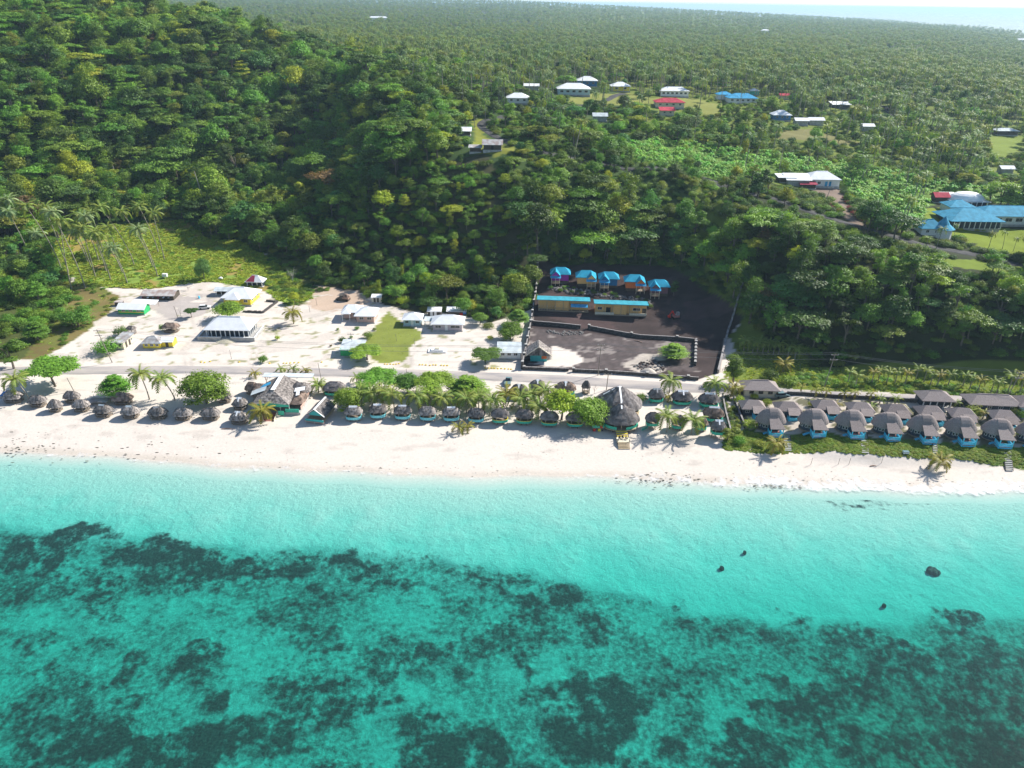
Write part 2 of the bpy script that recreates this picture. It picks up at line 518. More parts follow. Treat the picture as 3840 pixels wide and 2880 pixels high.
M['coral'] = mat('coral', (.055, .06, .05), .95, .3, 1.2, .8)
M['marble'] = mat('marble', (.80, .79, .77), .5, .04)
LEAF = {
    'dark_green': leaf_mat('leaf_dark_green', (.070, .130, .022)),
    'mid_green': leaf_mat('leaf_mid_green', (.145, .255, .034)),
    'bright_green': leaf_mat('leaf_bright_green', (.17, .305, .034)),
    'yellow_green': leaf_mat('leaf_yellow_green', (.31, .37, .03)),
    'olive': leaf_mat('leaf_olive', (.20, .25, .035)),
    'blue_green': leaf_mat('leaf_blue_green', (.10, .21, .05)),
    'rust': leaf_mat('leaf_rust', (.18, .125, .045)),
}
M['frond'] = leaf_mat('frond', (.20, .26, .05), .25, .2)
M['frond_yellow'] = leaf_mat('frond_yellow', (.25, .23, .035), .25, .15)
M['frond_grey'] = leaf_mat('frond_grey', (.20, .275, .11), .2, .25)
M['banana_leaf'] = leaf_mat('banana_leaf', (.19, .40, .045), .3, .2)
M['grass_blade'] = leaf_mat('grass_blade', (.33, .41, .055), .3, .25)
M['hedge_leaf'] = leaf_mat('hedge_leaf', (.22, .30, .03), .25, .2)
# ------------------------------------------------------------------ ground
def P0(conv, pts): return [at(*conv(X, Y)) for X, Y in pts]
def PH(conv, pts): return [hit(*conv(X, Y))[:2] for X, Y in pts]
ident = lambda X, Y: (X, Y)

MEADOW = [hit(*pm(X, Y))[:2] for X, Y in ((340, 640), (440, 500), (880, 440), (1260, 410), (1450, 555), (1650, 555), (1900, 700), (1990, 800), (2130, 900), (2170, 960), (1960, 1000), (1830, 900), (1480, 840), (1330, 850), (1050, 890), (760, 880), (560, 860), (420, 760))]
SCRUB = P0(pa, ((560, 240), (850, 270), (1010, 350), (930, 470), (830, 540), (790, 580), (700, 650), (560, 730), (440, 800), (330, 870), (180, 860), (-200, 860), (-200, 300), (300, 480)))
BRUSH_LEFT = P0(pa, ((-300, -200), (500, 0), (620, 260), (520, 420), (480, 560), (380, 640), (300, 720), (150, 880), (-300, 880)))
LAWN = P0(pc, ((560, 460), (720, 580), (790, 595), (815, 640), (850, 690), (760, 790), (690, 890), (500, 895), (420, 860), (380, 740), (440, 640), (500, 560)))
VILLAGE_BACK = P0(pc, ((-30, 240), (100, 262), (300, 300), (560, 420), (700, 440), (860, 480), (1060, 470), (1300, 520), (1420, 560), (1800, 480), (1800, 300), (1400, -60), (0, -60)))
LOT = [at(*p) for p in (pd(345, 950), pd(395, 760), pd(425, 590), pd(440, 560), pd(470, 330), pd(500, 190))] + [(8, 284), (30, 286), (58, 284), (74, 258), (80, 240)] + [at(*p) for p in (pe(720, 700), pe(680, 840), pe(655, 985), pe(500, 1040), pe(0, 1000), pd(1040, 965))]
LOT_FRONT = P0(pd, ((430, 610), (880, 655), (1435, 705), (1480, 980), (1040, 950), (385, 920), (400, 760))) + []
LOT_FRONT[2:4] = [at(*pd(1435, 705)), at(*pe(440, 720)), at(*pe(470, 960))]
LOT_SAND = P0(pd, ((590, 750), (720, 785), (800, 820), (865, 850), (850, 900), (780, 925), (490, 915), (500, 880), (570, 880)))
LOT_SAND2 = P0(pe, ((-130, 890), (60, 800), (230, 830), (210, 960), (40, 975), (-60, 960), (-130, 930)))
GREEN_R = P0(pf, ((-420, 470), (-300, 500), (0, 600), (600, 680), (1200, 740), (2400, 850), (2400, 905), (1500, 880), (950, 850), (430, 820), (300, 838), (0, 835), (-380, 800), (-480, 780)))
GREEN_R = P0(pe, ((800, 800), (860, 770), (1400, 860))) + P0(pf, ((100, 620), (600, 660), (1300, 740), (2400, 820), (2400, 900), (1500, 880), (950, 850), (430, 818), (320, 838), (0, 832))) + P0(pe, ((1400, 1140), (1100, 1090), (960, 1060), (760, 1070), (700, 1000)))
BANK = [at(*p) for p in (pe(690, 1600), pe(700, 1470), pe(880, 1450), pe(980, 1480))] + P0(pf, ((-100, 1190), (600, 1250), (1300, 1300), (2300, 1340), (2300, 1480), (1880, 1450), (1250, 1395), (900, 1370), (500, 1345), (0, 1310))) + [at(*pe(1000, 1625)), at(*pe(820, 1600))]
LODGE_YARD = [at(*p) for p in (pe(760, 1150), pe(1120, 1190))] + P0(pf, ((0, 905), (930, 950), (2200, 1010), (2200, 1340), (1300, 1300), (600, 1250), (-100, 1190))) + [at(*pe(880, 1450))]
LODGE_LAWN = PH(ph, ((1490, 1150), (1620, 1145), (1640, 1250), (1930, 1280), (2212, 1310), (2330, 1330), (2330, 1500), (2000, 1470), (1700, 1360), (1620, 1320), (1500, 1240), (1470, 1220)))
LODGE_LAWN2 = PH(pr, ((1640, 680), (1900, 690), (2080, 740), (2212, 730), (2212, 830), (2050, 800), (1900, 760), (1660, 740)))
DRIVE = PH(ph, ((640, 1000), (770, 985), (860, 1010), (880, 1090), (930, 1180), (1010, 1265), (1060, 1290), (960, 1290), (860, 1180), (780, 1090), (700, 1050)))
BEND_LAWN = PH(pg, ((330, 500), (400, 480), (440, 490), (420, 600), (520, 660), (600, 680), (680, 690), (640, 740), (520, 760), (380, 740), (330, 690), (340, 600)))
HILL_LAWN = PH(pg, ((1060, 330), (1240, 290), (1370, 300), (1500, 290), (1650, 330), (1960, 330), (2212, 390), (2150, 470), (1900, 420), (1650, 390), (1350, 390), (1070, 370)))
FIELD = PH(ph, ((1940, 620), (2212, 610), (2212, 700), (2100, 770), (1990, 780), (1950, 700)))
PALM_FIELD = PH(ph, ((380, 580), (640, 560), (1040, 680), (700, 660), (400, 640)))

COAST_ROAD = [at(*p) for p in ((-900, 1378), (0, 1390), (300, 1389), (640, 1385), (900, 1388), (1200, 1396), (1550, 1400), (1850, 1412), (2100, 1422), (2400, 1444), (2700, 1462), (2900, 1474), (3100, 1485), (3400, 1503), (3600, 1514), (3840, 1524), (4700, 1560))]
TRACKS = [P0(pb, ((760, 925), (800, 800), (930, 620), (1150, 520), (1440, 470))), P0(pb, ((250, 930), (200, 800), (330, 640), (280, 500), (420, 470))), P0(pc, ((760, 950), (740, 850), (880, 720), (1010, 690), (1240, 700))), P0(pa, ((640, 930), (760, 760), (1000, 640), (1200, 560), (1435, 480))), P0(pd, ((765, 990), (700, 900), (620, 830), (800, 730), (1200, 760)))]
DIRT1 = P0(pb, ((-130, 400), (60, 330), (480, 330), (440, 430), (330, 520), (100, 540), (-60, 470)))
DIRT2 = P0(pc, ((-60, 250), (120, 265), (320, 300), (420, 400), (120, 470), (-120, 420)))
SCRUB2 = P0(pb, ((860, 225), (960, 300), (1040, 405), (1190, 418), (1290, 312), (1440, 285), (1440, -120), (1000, -200), (900, 0)))
gardens = [[hit(*p)[:2] for p in q] for q in (
    [ph(0, 720), ph(300, 740), ph(620, 790), ph(950, 830), ph(1480, 940), ph(1900, 1010), ph(2212, 1080), ph(2212, 1130), ph(1650, 1060), ph(1500, 1140), ph(1450, 1240), ph(1250, 1300), ph(1080, 1230), ph(960, 1100), ph(860, 980), ph(820, 930), ph(640, 880), ph(400, 900), ph(300, 960), ph(100, 900), ph(-60, 840)],
    [pg(1440, 700), pg(1700, 640), pg(2212, 720), pg(2400, 800), pg(2212, 960), pg(1900, 880), pg(1560, 800)],
    [ph(1420, 420), ph(1600, 430), ph(1780, 520), ph(1700, 570), ph(1480, 520)])]
def ground_colour(x, y, z):
    n1 = fbm(x / 3.2, y / 3.2, 11); n2 = fbm(x / 14, y / 14, 12); n3 = fbm(x / 1.1, y / 1.1, 13, 3)
    wx = x + 3.2 * (fbm(x / 4, y / 4, 21) - .5) + 1.2 * (n3 - .5); wy = y + 3.2 * (fbm(x / 4, y / 4, 22) - .5) + 1.2 * (n3 - .5)
    col = np.empty((len(x), 3))
    sand = np.array([.615, .55, .485])
    col[:] = sand * (.955 + .06 * n1 + .05 * (n2 - .5))[:, None]
    s = y - shore_y(x)
    wet = (1 - sstep(.4, 3.0, s + 2.2 * (n2 - .5))) * sstep(-1.2, .2, s)
    col *= (1 - .13 * wet)[:, None] * np.array([1, .985, .95]) ** wet[:, None]
    scuff = sstep(.60, .74, fbm(x / 5, y / 2.0, 31)) * (s > 6)
    col *= (1 - .16 * scuff)[:, None]
    forest = np.array([.045, .06, .02]); grass = np.array([.135, .155, .024]); dirt = np.array([.30, .22, .14])
    def lay(mask, c, vary=.3, n=n1):
        m = mask.astype(float) if mask.dtype == bool else mask
        cc = np.asarray(c) * (1 - vary / 2 + vary * n)[:, None]
        col[:] = col * (1 - m[:, None]) + cc * m[:, None]
    hillside = (z > 2.6) & (y > 212) | (y > 330)
    lay(hillside & ~inside(LOT, x, y), forest * np.array([1.1, 1.4, 1.1]), .5)
    lay(inside(VILLAGE_BACK, wx, wy), (.06, .06, .03), .6)
    lay(inside(SCRUB, wx, wy), (.17, .135, .05), .9, n2)
    lay(inside(SCRUB, wx, wy) & (n1 > .5), (.13, .14, .035), .5)
    lay(inside(BRUSH_LEFT, wx, wy), (.07, .085, .025), .7)
    lay(inside(SCRUB2, wx, wy), (.09, .10, .03), .8)
    lay(inside(MEADOW, wx, wy), grass * 1.7 * np.array([.85, 1.05, 1.2]), .5)
    lay((inside(MEADOW, wx, wy) & (n2 > .56)), (.27, .21, .06), .4)
    vil = (y > 204) & (y < 290) & (x < 0) & (z < 2)
    for pv_ in (SCRUB, MEADOW, BRUSH_LEFT, VILLAGE_BACK, SCRUB2, LAWN): vil &= ~inside(pv_, wx, wy)
    lay(vil & (fbm(wx / 11, wy / 7, 151) > .56), (.54, .48, .42), .15)
    lay(vil & (fbm(wx / 3, wy / 2.2, 152) > .69), (.30, .29, .17), .4)
    for tp in TRACKS:
        dm = np.full(len(x), 99.)
        for (xa, ya), (xb, yb) in zip(tp[:-1], tp[1:]):
            t_ = np.clip(((x - xa) * (xb - xa) + (y - ya) * (yb - ya)) / ((xb - xa) ** 2 + (yb - ya) ** 2), 0, 1)
            dm = np.minimum(dm, np.hypot(x - xa - t_ * (xb - xa), y - ya - t_ * (yb - ya)))
        col[:] = col * (1 - .16 * np.exp(-((dm - .85) / .4) ** 2) * (.5 + n1))[:, None]
    lay(inside(DIRT1, wx, wy) & (n1 > .35), (.40, .355, .325), .3)
    lay(inside(DIRT2, wx, wy) & (n1 > .3), (.46, .35, .265), .25)
    l = inside(LAWN, wx, wy)
    lay(l, (.19, .22, .045), .5); lay(l & (n2 > .60), (.35, .32, .16), .3)
    lay(inside(LOT, x, y), (.052, .038, .036), .8)
    lay(inside(LOT, x, y) & (n2 > .57) & (y > 236), (.075, .05, .048), .6)
    lay(inside(LOT_FRONT, wx, wy), (.10, .080, .078), .8, n3)
    fur = .5 + .5 * np.sin(wx * 2.1 + .5 * wy + 3 * n2)
    lay(inside(LOT_FRONT, wx, wy) & (fur > .72), (.085, .07, .067), .4)
    lay(inside(LOT_FRONT, wx, wy) & (n1 > .64), (.22, .19, .175), .4)
    lay(inside(LOT_SAND, wx, wy), sand, .15)
    lay(inside(LOT_SAND2, wx, wy) & (n1 > .38), (.42, .37, .32), .5, n3)
    lay(inside(GREEN_R, wx, wy) | ((y > np.interp(x, [p[0] for p in COAST_ROAD], [p[1] for p in COAST_ROAD]) + 5) & (wx > 73) & ~inside(LOT, wx, wy)), (.13, .165, .025), .6)
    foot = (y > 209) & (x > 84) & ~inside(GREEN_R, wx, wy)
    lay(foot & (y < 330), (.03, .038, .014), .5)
    lay(inside(LODGE_YARD, wx, wy), (.16, .15, .09), .9)
    lay(inside(LODGE_YARD, wx, wy) & (n1 > .44), (.50, .44, .37), .3)
    lay(inside(BANK, wx, wy), (.10, .15, .02), .5)
    for gd in gardens: lay(inside(gd, wx, wy), (.10, .165, .028), .6)
    for poly, c in ((LODGE_LAWN, (.165, .215, .022)), (LODGE_LAWN2, (.14, .19, .022)), (BEND_LAWN, (.175, .19, .03)), (HILL_LAWN, (.20, .21, .05)), (FIELD, (.16, .21, .03)), (PALM_FIELD, (.17, .16, .06))):
        lay(inside(poly, wx, wy), c, .35)
    lay((hillside & (y > 430)), (.075, .10, .03), .5) if 0 else None
    under = (1 - sstep(-1.5, .6, s))[:, None]
    col[:] = col * (1 - under) + np.array([.58, .53, .47]) * under
    lay(inside(DRIVE, wx, wy), (.22, .165, .13), .4)
    return col

rr = [141.0]
while rr[-1] < 8300:
    rr.append(rr[-1] + max(.8, (rr[-1] - 335) * .021 + .8 if rr[-1] > 335 else .8))
rr = np.array(rr)
NC = 480
ss = np.linspace(-1.15, 1.15, NC)
R_, S_ = np.meshgrid(rr, ss, indexing='ij')
GX = S_ * np.maximum(R_, 150)
GY = R_ + (shore_y(GX) - 146) * (1 - sstep(150, 195, R_))
GZ = ground_z(GX.ravel(), GY.ravel())
V = np.c_[GX.ravel(), GY.ravel(), GZ]
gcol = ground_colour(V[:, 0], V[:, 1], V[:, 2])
i = np.arange((len(rr) - 1) * (NC - 1)); a = i // (NC - 1) * NC + i % (NC - 1)
F = np.c_[a, a + 1, a + NC + 1, a + NC]
gm, nt, b, N, L = new_mat('ground')
b.inputs['Roughness'].default_value = .95; b.inputs['Specular IOR Level'].default_value = .12
ca = N.new('ShaderNodeAttribute'); ca.attribute_name = 'ground_colour'
tc = N.new('ShaderNodeTexCoord')
n1 = N.new('ShaderNodeTexNoise'); n1.inputs['Scale'].default_value = 1.6; n1.inputs['Detail'].default_value = 7
L.new(tc.outputs['Object'], n1.inputs[0])
mr = N.new('ShaderNodeMapRange'); mr.inputs[1].default_value = .3; mr.inputs[2].default_value = .7; mr.inputs[3].default_value = .93; mr.inputs[4].default_value = 1.05
L.new(n1.outputs[0], mr.inputs[0])
mu = N.new('ShaderNodeVectorMath'); mu.operation = 'SCALE'
L.new(ca.outputs['Color'], mu.inputs[0]); L.new(mr.outputs[0], mu.inputs['Scale']); L.new(mu.outputs[0], b.inputs['Base Color'])
bp = N.new('ShaderNodeBump'); bp.inputs['Strength'].default_value = .2; bp.inputs['Distance'].default_value = .2
L.new(n1.outputs[0], bp.inputs['Height']); L.new(bp.outputs[0], b.inputs['Normal'])
fy = V[F, 1].mean(1); fx = V[F, 0].mean(1)
zone = np.where(fy < 203, 0, np.where(fy > 560, 2, 1))
for zi, nm in ((0, 'beach'), (1, 'hill_terrain'), (2, 'far_land')):
    f = F[zone == zi]; u, inv = np.unique(f, return_inverse=True)
    o = link(nm, raw_mesh(nm, V[u], inv.reshape(f.shape), gm, smooth=True, attrs={'ground_colour': ('FLOAT_COLOR', gcol[u])}))
    tag(o, kind='structure')

# ------------------------------------------------------------------ seabed
def blob(conv, items):
    out = []
    for X, Y, rx, ry, w in items:
        x0, y0 = at(*conv(X, Y), -3.6); x1, _ = at(*conv(X + rx, Y), -3.6); _, y1 = at(*conv(X, Y - ry), -3.6)
        out.append((x0, y0, abs(x1 - x0), abs(y1 - y0), w))
    return out
p7 = lambda X, Y: (X * .868, 1640 + Y * .868)
p8 = lambda X, Y: (1920 + X * .868, 1640 + Y * .868)
BLOBS = blob(p7, ((50, 500, 120, 80, 1), (60, 640, 160, 60, .8), (250, 500, 80, 90, 1), (360, 412, 160, 32, 1), (720, 470, 120, 40, .9), (430, 500, 60, 40, .7), (430, 650, 100, 90, .7), (150, 660, 150, 60, .6),
    (1180, 575, 180, 34, 1), (1380, 640, 70, 28, .9), (920, 620, 80, 50, .6), (640, 760, 70, 40, .55), (520, 960, 60, 90, .9), (340, 900, 60, 60, .6), (160, 940, 100, 60, .55), (790, 1000, 85, 90, .9), (880, 930, 110, 60, .7),
    (900, 1100, 90, 70, .9), (320, 1190, 130, 60, .8), (400, 1290, 230, 90, .9), (200, 1380, 170, 60, .8), (620, 1360, 110, 100, .95), (560, 1110, 70, 40, .7), (1000, 1270, 260, 90, 1), (860, 1370, 160, 80, .9), (1320, 1215, 180, 40, .85),
    (1430, 1060, 60, 42, .9), (1390, 850, 80, 110, .7), (1640, 960, 100, 60, .8), (1690, 1085, 120, 40, .8), (1900, 935, 150, 55, .75), (1960, 740, 40, 34, .7), (2080, 740, 60, 40, .6), (1920, 1280, 230, 60, 1), (1850, 1360, 170, 90, 1), (2110, 1320, 130, 120, 1),
    (1320, 1310, 60, 30, .6), (1060, 800, 160, 80, .35), (1200, 720, 250, 100, .3), (2000, 620, 250, 80, .35), (700, 640, 260, 100, .25), (1700, 540, 330, 40, .42), (600, 560, 300, 60, .2), (80, 1180, 120, 100, .5))) + \
    blob(p8, ((40, 940, 45, 100, .9), (215, 700, 110, 26, 1), (340, 830, 60, 50, .85), (270, 860, 40, 40, .7), (330, 1040, 180, 70, .95), (430, 1160, 170, 120, 1), (320, 1290, 130, 130, 1), (130, 1090, 120, 60, .8), (220, 1230, 60, 90, .8), (60, 1290, 60, 80, .6),
    (660, 960, 80, 90, .65), (820, 950, 60, 60, .5), (930, 1010, 90, 110, .6), (1090, 1000, 60, 34, .9), (1040, 1260, 140, 50, 1), (760, 1310, 90, 70, .95), (1100, 1340, 220, 90, .95), (1260, 1320, 120, 60, .9), (1470, 1290, 80, 70, .9), (1710, 1310, 110, 60, .85),
    (1120, 1130, 36, 26, 1), (960, 830, 60, 50, .6), (1200, 830, 120, 90, .5), (900, 810, 30, 16, .9), (1500, 1060, 70, 60, .85), (1640, 970, 50, 60, .8), (1750, 920, 200, 60, .8), (1780, 1020, 190, 130, .75), (1950, 1050, 220, 200, .8), (2100, 1100, 200, 330, .75), (1920, 770, 70, 60, .9),
    (1700, 890, 120, 34, .9), (1640, 1130, 250, 70, .65), (1950, 1300, 250, 150, .75), (1350, 1100, 140, 70, .5), (600, 730, 160, 50, .4), (560, 1380, 120, 60, .8), (1400, 820, 100, 40, .5), (1850, 300, 90, 12, .75), (1620, 300, 150, 14, .6), (1480, 325, 120, 10, .6), (1180, 255, 90, 8, .65), (1980, 310, 140, 12, .6), (1150, 215, 90, 8, .55)))
EDGE = [at(*p, -3.4) for p in ((-600, 1950), (0, 1975), (400, 2000), (800, 2035), (1400, 2060), (1700, 2075), (2000, 2140), (2400, 2235), (2900, 2300), (3300, 2300), (3600, 2290), (3840, 2290), (4500, 2290))]
EX, EY = np.array([p[0] for p in EDGE]), np.array([p[1] for p in EDGE])

def sea_floor(x, y):
    s = shore_y(x) - y
    z = coast_z(x, y)
    e = sstep(0, 4, np.interp(x, EX, EY) - y + 7 * (fbm(x / 9, y / 9, 41) - .5))
    z = z - .55 * e
    reef = sstep(6, 20, s)
    z = z + reef * (.5 * (fbm(x / 6, y / 6, 51) - .5) + .22 * (fbm(x / 1.5, y / 1.5, 52) - .5))
    z = z - 3.6 * sstep(20, 75, x - .25 * (s - 60)) * sstep(38, 75, s)
    return z, e

sx = np.concatenate([np.linspace(-700, -126, 40), np.arange(-125, 125, .55), np.linspace(126, 700, 40)])
sr = np.concatenate([np.arange(2.5, 92, .5), 92 * 1.12 ** np.arange(1, 20)])
RS, SX = np.meshgrid(sr, sx, indexing='ij')
BY = (shore_y(SX) - RS).ravel(); BX = SX.ravel()
BZ, reef = sea_floor(BX, BY)
BZ = np.maximum(BZ - .004, -9.5)
nb = fbm(BX / 13, BY / 8, 61, 5); nf = fbm(BX / 2.6, BY / 2.2, 64, 4)
ed = np.interp(BX, EX, EY) - BY
band_ = np.exp(-((ed - 4) / 5.0) ** 2) * (1 - sstep(-10, 40, BX)) * (.35 + .9 * fbm(BX / 16, BY / 9, 77))
dens = reef * (.25 + .44 * sstep(.40, .68, nb) * (.45 + 1.0 * nf) + .40 * band_ + .28 * sstep(35, 80, BX) * sstep(40, 70, shore_y(BX) - BY))
wx = BX + 11 * (fbm(BX / 7, BY / 7, 62) - .5); wy = BY + 9 * (fbm(BX / 7, BY / 7, 63) - .5)
for x0, y0, rx, ry, w in BLOBS:
    q = ((wx - x0) / rx) ** 2 + ((wy - y0) / ry) ** 2
    dens = np.maximum(dens, w * (1 - sstep(.3, 1.8, q)) * (.86 + .55 * (nf - .4)))
BZ = BZ + .35 * dens * reef
V = np.c_[BX, BY, BZ]
nc = len(sx)
i = np.arange((len(sr) - 1) * (nc - 1)); a = i // (nc - 1) * nc + i % (nc - 1)
F = np.c_[a, a + nc, a + nc + 1, a + 1]
sm, nt, b, N, L = new_mat('seabed')
b.inputs['Roughness'].default_value = .95; b.inputs['Specular IOR Level'].default_value = .05
ca = N.new('ShaderNodeAttribute'); ca.attribute_name = 'reef'
tc = N.new('ShaderNodeTexCoord')
n1 = N.new('ShaderNodeTexNoise'); n1.inputs['Scale'].default_value = .8; n1.inputs['Detail'].default_value = 7; n1.inputs['Roughness'].default_value = .72
L.new(tc.outputs['Object'], n1.inputs[0])
def mth(op, a, b_, N=N, L=L, clamp=False):
    n = N.new('ShaderNodeMath'); n.operation = op; n.use_clamp = clamp
    for k, q in enumerate((a, b_)):
        if isinstance(q, (int, float)): n.inputs[k].default_value = q
        else: L.new(q, n.inputs[k])
    return n.outputs[0]
n0 = N.new('ShaderNodeTexNoise'); n0.inputs['Scale'].default_value = .28; n0.inputs['Detail'].default_value = 3
L.new(tc.outputs['Object'], n0.inputs[0])
nv = N.new('ShaderNodeTexVoronoi'); nv.inputs['Scale'].default_value = .75; nv.feature = 'SMOOTH_F1'
L.new(tc.outputs['Object'], nv.inputs['Vector'])
t = mth('ADD', mth('ADD', ca.outputs['Fac'], mth('MULTIPLY', mth('SUBTRACT', n1.outputs[0], .5), 2.1)), mth('ADD', mth('MULTIPLY', mth('SUBTRACT', n0.outputs[0], .5), .9), mth('MULTIPLY', mth('SUBTRACT', nv.outputs['Distance'], .45), .35)))
mk = N.new('ShaderNodeMapRange'); mk.interpolation_type = 'SMOOTHSTEP'; mk.inputs[1].default_value = .22; mk.inputs[2].default_value = .95
L.new(t, mk.inputs[0])
n2 = N.new('ShaderNodeTexNoise'); n2.inputs['Scale'].default_value = 2.6; n2.inputs['Detail'].default_value = 5
L.new(tc.outputs['Object'], n2.inputs[0])
rs = N.new('ShaderNodeValToRGB'); rs.color_ramp.elements[0].position, rs.color_ramp.elements[1].position = .36, .66
rs.color_ramp.elements[0].color = (.53, .485, .43, 1); rs.color_ramp.elements[1].color = (.61, .56, .50, 1)
L.new(n2.outputs[0], rs.inputs[0])
rc = N.new('ShaderNodeValToRGB'); rc.color_ramp.elements[0].position, rc.color_ramp.elements[1].position = .35, .75
rc.color_ramp.elements[0].color = (.010, .013, .015, 1); rc.color_ramp.elements[1].color = (.085, .075, .062, 1)
L.new(n2.outputs[0], rc.inputs[0])
za_ = N.new('ShaderNodeAttribute'); za_.attribute_name = 'rubble'
nr = N.new('ShaderNodeTexNoise'); nr.inputs['Scale'].default_value = 1.15; nr.inputs['Detail'].default_value = 6; nr.inputs['Roughness'].default_value = .65
L.new(tc.outputs['Object'], nr.inputs[0])
ru = N.new('ShaderNodeValToRGB'); ru.color_ramp.elements[0].position, ru.color_ramp.elements[1].position = .36, .68
ru.color_ramp.elements[0].color = (.15, .14, .125, 1); ru.color_ramp.elements[1].color = (.55, .51, .445, 1)
L.new(nr.outputs[0], ru.inputs[0])
mz = N.new('ShaderNodeMix'); mz.data_type = 'RGBA'
L.new(za_.outputs['Fac'], mz.inputs[0]); L.new(rs.outputs[0], mz.inputs[6]); L.new(ru.outputs[0], mz.inputs[7])
mx = N.new('ShaderNodeMix'); mx.data_type = 'RGBA'
L.new(mk.outputs[0], mx.inputs[0]); L.new(mz.outputs[2], mx.inputs[6]); L.new(rc.outputs[0], mx.inputs[7]); L.new(mx.outputs[2], b.inputs['Base Color'])
bp = N.new('ShaderNodeBump'); bp.inputs['Strength'].default_value = .8; bp.inputs['Distance'].default_value = .5
L.new(n1.outputs[0], bp.inputs['Height']); L.new(bp.outputs[0], b.inputs['Normal'])
tag(link('seabed', raw_mesh('seabed', V, F, sm, smooth=True, attrs={'reef': ('FLOAT', dens), 'rubble': ('FLOAT', np.clip(reef * (.55 + .6 * sstep(.35, .6, fbm(BX / 9, BY / 7, 71, 4))), 0, 1))})), kind='structure')
FARX = 45000.
fm = mat('deep_seabed', (.10, .16, .19), .95, .1, .01)
tag(MB().box(-FARX, FARX, -FARX, FARX, -11.2, -10.8).build('deep_seabed', fm), kind='structure')

# ------------------------------------------------------------------ water: one closed body whose depth gives the colour
wm, nt, b, N, L = new_mat('water')
N.remove(b)
tb = N.new('ShaderNodeBsdfTransparent')
gl = N.new('ShaderNodeBsdfGlossy'); gl.inputs['Roughness'].default_value = .10
df = N.new('ShaderNodeBsdfDiffuse'); df.inputs['Color'].default_value = (.36, .70, .62, 1)
fr = N.new('ShaderNodeFresnel'); fr.inputs['IOR'].default_value = 1.33
tc = N.new('ShaderNodeTexCoord')
mp = N.new('ShaderNodeMapping'); mp.inputs['Scale'].default_value = (.55, 1.0, 1); mp.inputs['Rotation'].default_value = (0, 0, .35)
L.new(tc.outputs['Object'], mp.inputs[0])
w1 = N.new('ShaderNodeTexNoise'); w1.inputs['Scale'].default_value = .85; w1.inputs['Detail'].default_value = 4
L.new(mp.outputs[0], w1.inputs[0])
bp = N.new('ShaderNodeBump'); bp.inputs['Strength'].default_value = .22; bp.inputs['Distance'].default_value = .3
L.new(w1.outputs[0], bp.inputs['Height'])
for s_ in (gl.inputs['Normal'], fr.inputs['Normal'], df.inputs['Normal']): L.new(bp.outputs[0], s_)
m0 = N.new('ShaderNodeMixShader'); m0.inputs[0].default_value = .028
L.new(tb.outputs[0], m0.inputs[1]); L.new(df.outputs[0], m0.inputs[2])
m1 = N.new('ShaderNodeMixShader')
gg = N.new('ShaderNodeNewGeometry')
L.new(mth('MULTIPLY', fr.outputs[0], mth('SUBTRACT', 1.0, gg.outputs['Backfacing'], N, L), N, L), m1.inputs[0]); L.new(m0.outputs[0], m1.inputs[1]); L.new(gl.outputs[0], m1.inputs[2])
L.new(m1.outputs[0], N['Material Output'].inputs['Surface'])
va = N.new('ShaderNodeVolumeAbsorption'); va.inputs['Color'].default_value = (.16, .90, .868, 1); va.inputs['Density'].default_value = .50
L.new(va.outputs[0], N['Material Output'].inputs['Volume'])
tag(MB().box(-FARX + 50, FARX - 50, -FARX + 50, FARX - 50, -10.9, SEA_Z).build('sea', wm), kind='structure')

# ------------------------------------------------------------------ haze: one closed box of thin air
hm, nt, b, N, L = new_mat('haze')
N.remove(b)
pv = N.new('ShaderNodeVolumePrincipled')
pv.inputs['Color'].default_value = (.58, .82, 1.0, 1); pv.inputs['Density'].default_value = .00010; pv.inputs['Anisotropy'].default_value = .2
L.new(pv.outputs[0], N['Material Output'].inputs['Volume'])
HAZE_TOP = 128.0
tag(MB().box(-FARX - 100, FARX + 100, -FARX - 100, FARX + 100, -13, HAZE_TOP).build('haze', hm), kind='stuff')
# ------------------------------------------------------------------ roads
def ribbon(name, pts, width, m, lift=.06, kind='structure', step=2.0):
    pts = np.array(pts)[:, :2]
    d = np.r_[0, np.cumsum(np.hypot(*np.diff(pts, axis=0).T))]
    t = np.arange(0, d[-1], step)
    x, y = np.interp(t, d, pts[:, 0]), np.interp(t, d, pts[:, 1])
    for _ in range(4):
        x[1:-1] = (x[:-2] + 2 * x[1:-1] + x[2:]) / 4; y[1:-1] = (y[:-2] + 2 * y[1:-1] + y[2:]) / 4
    tx, ty = np.gradient(x), np.gradient(y); l = np.hypot(tx, ty); nx, ny = -ty / l, tx / l
    us = np.array([-1.3, -1, -.35, .35, 1, 1.3])
    Vs = []
    for u in us:
        e = u * width / 2 * (1 + .05 * np.sin(t * .7 + u * 9))
        px, py = x + nx * e, y + ny * e
        z = np.maximum(ground_z(px, py), ground_z(x, y) - .1) + (lift if abs(u) < 1.2 else -.35)
        Vs.append(np.c_[px, py, z])
    Vs = np.stack(Vs, 1).reshape(-1, 3); n = len(us)
    F = [(i * n + k, i * n + k + 1, (i + 1) * n + k + 1, (i + 1) * n + k) for i in range(len(t) - 1) for k in range(n - 1)]
    o = link(name, raw_mesh(name, Vs, np.array(F)[:, ::-1], m, smooth=True))
    return tag(o, kind=kind)
M['asphalt'] = mat('asphalt', (.22, .205, .205), .92, .2, .35, .3, 6, .15, streak=(.3, 1, 1), col2=(.44, .39, .35))
M['asphalt_dark'] = mat('asphalt_dark', (.07, .068, .068), .92, .14, .4, .3, 6, .15)
ribbon('coast_road', COAST_ROAD, 5.4, M['asphalt'])
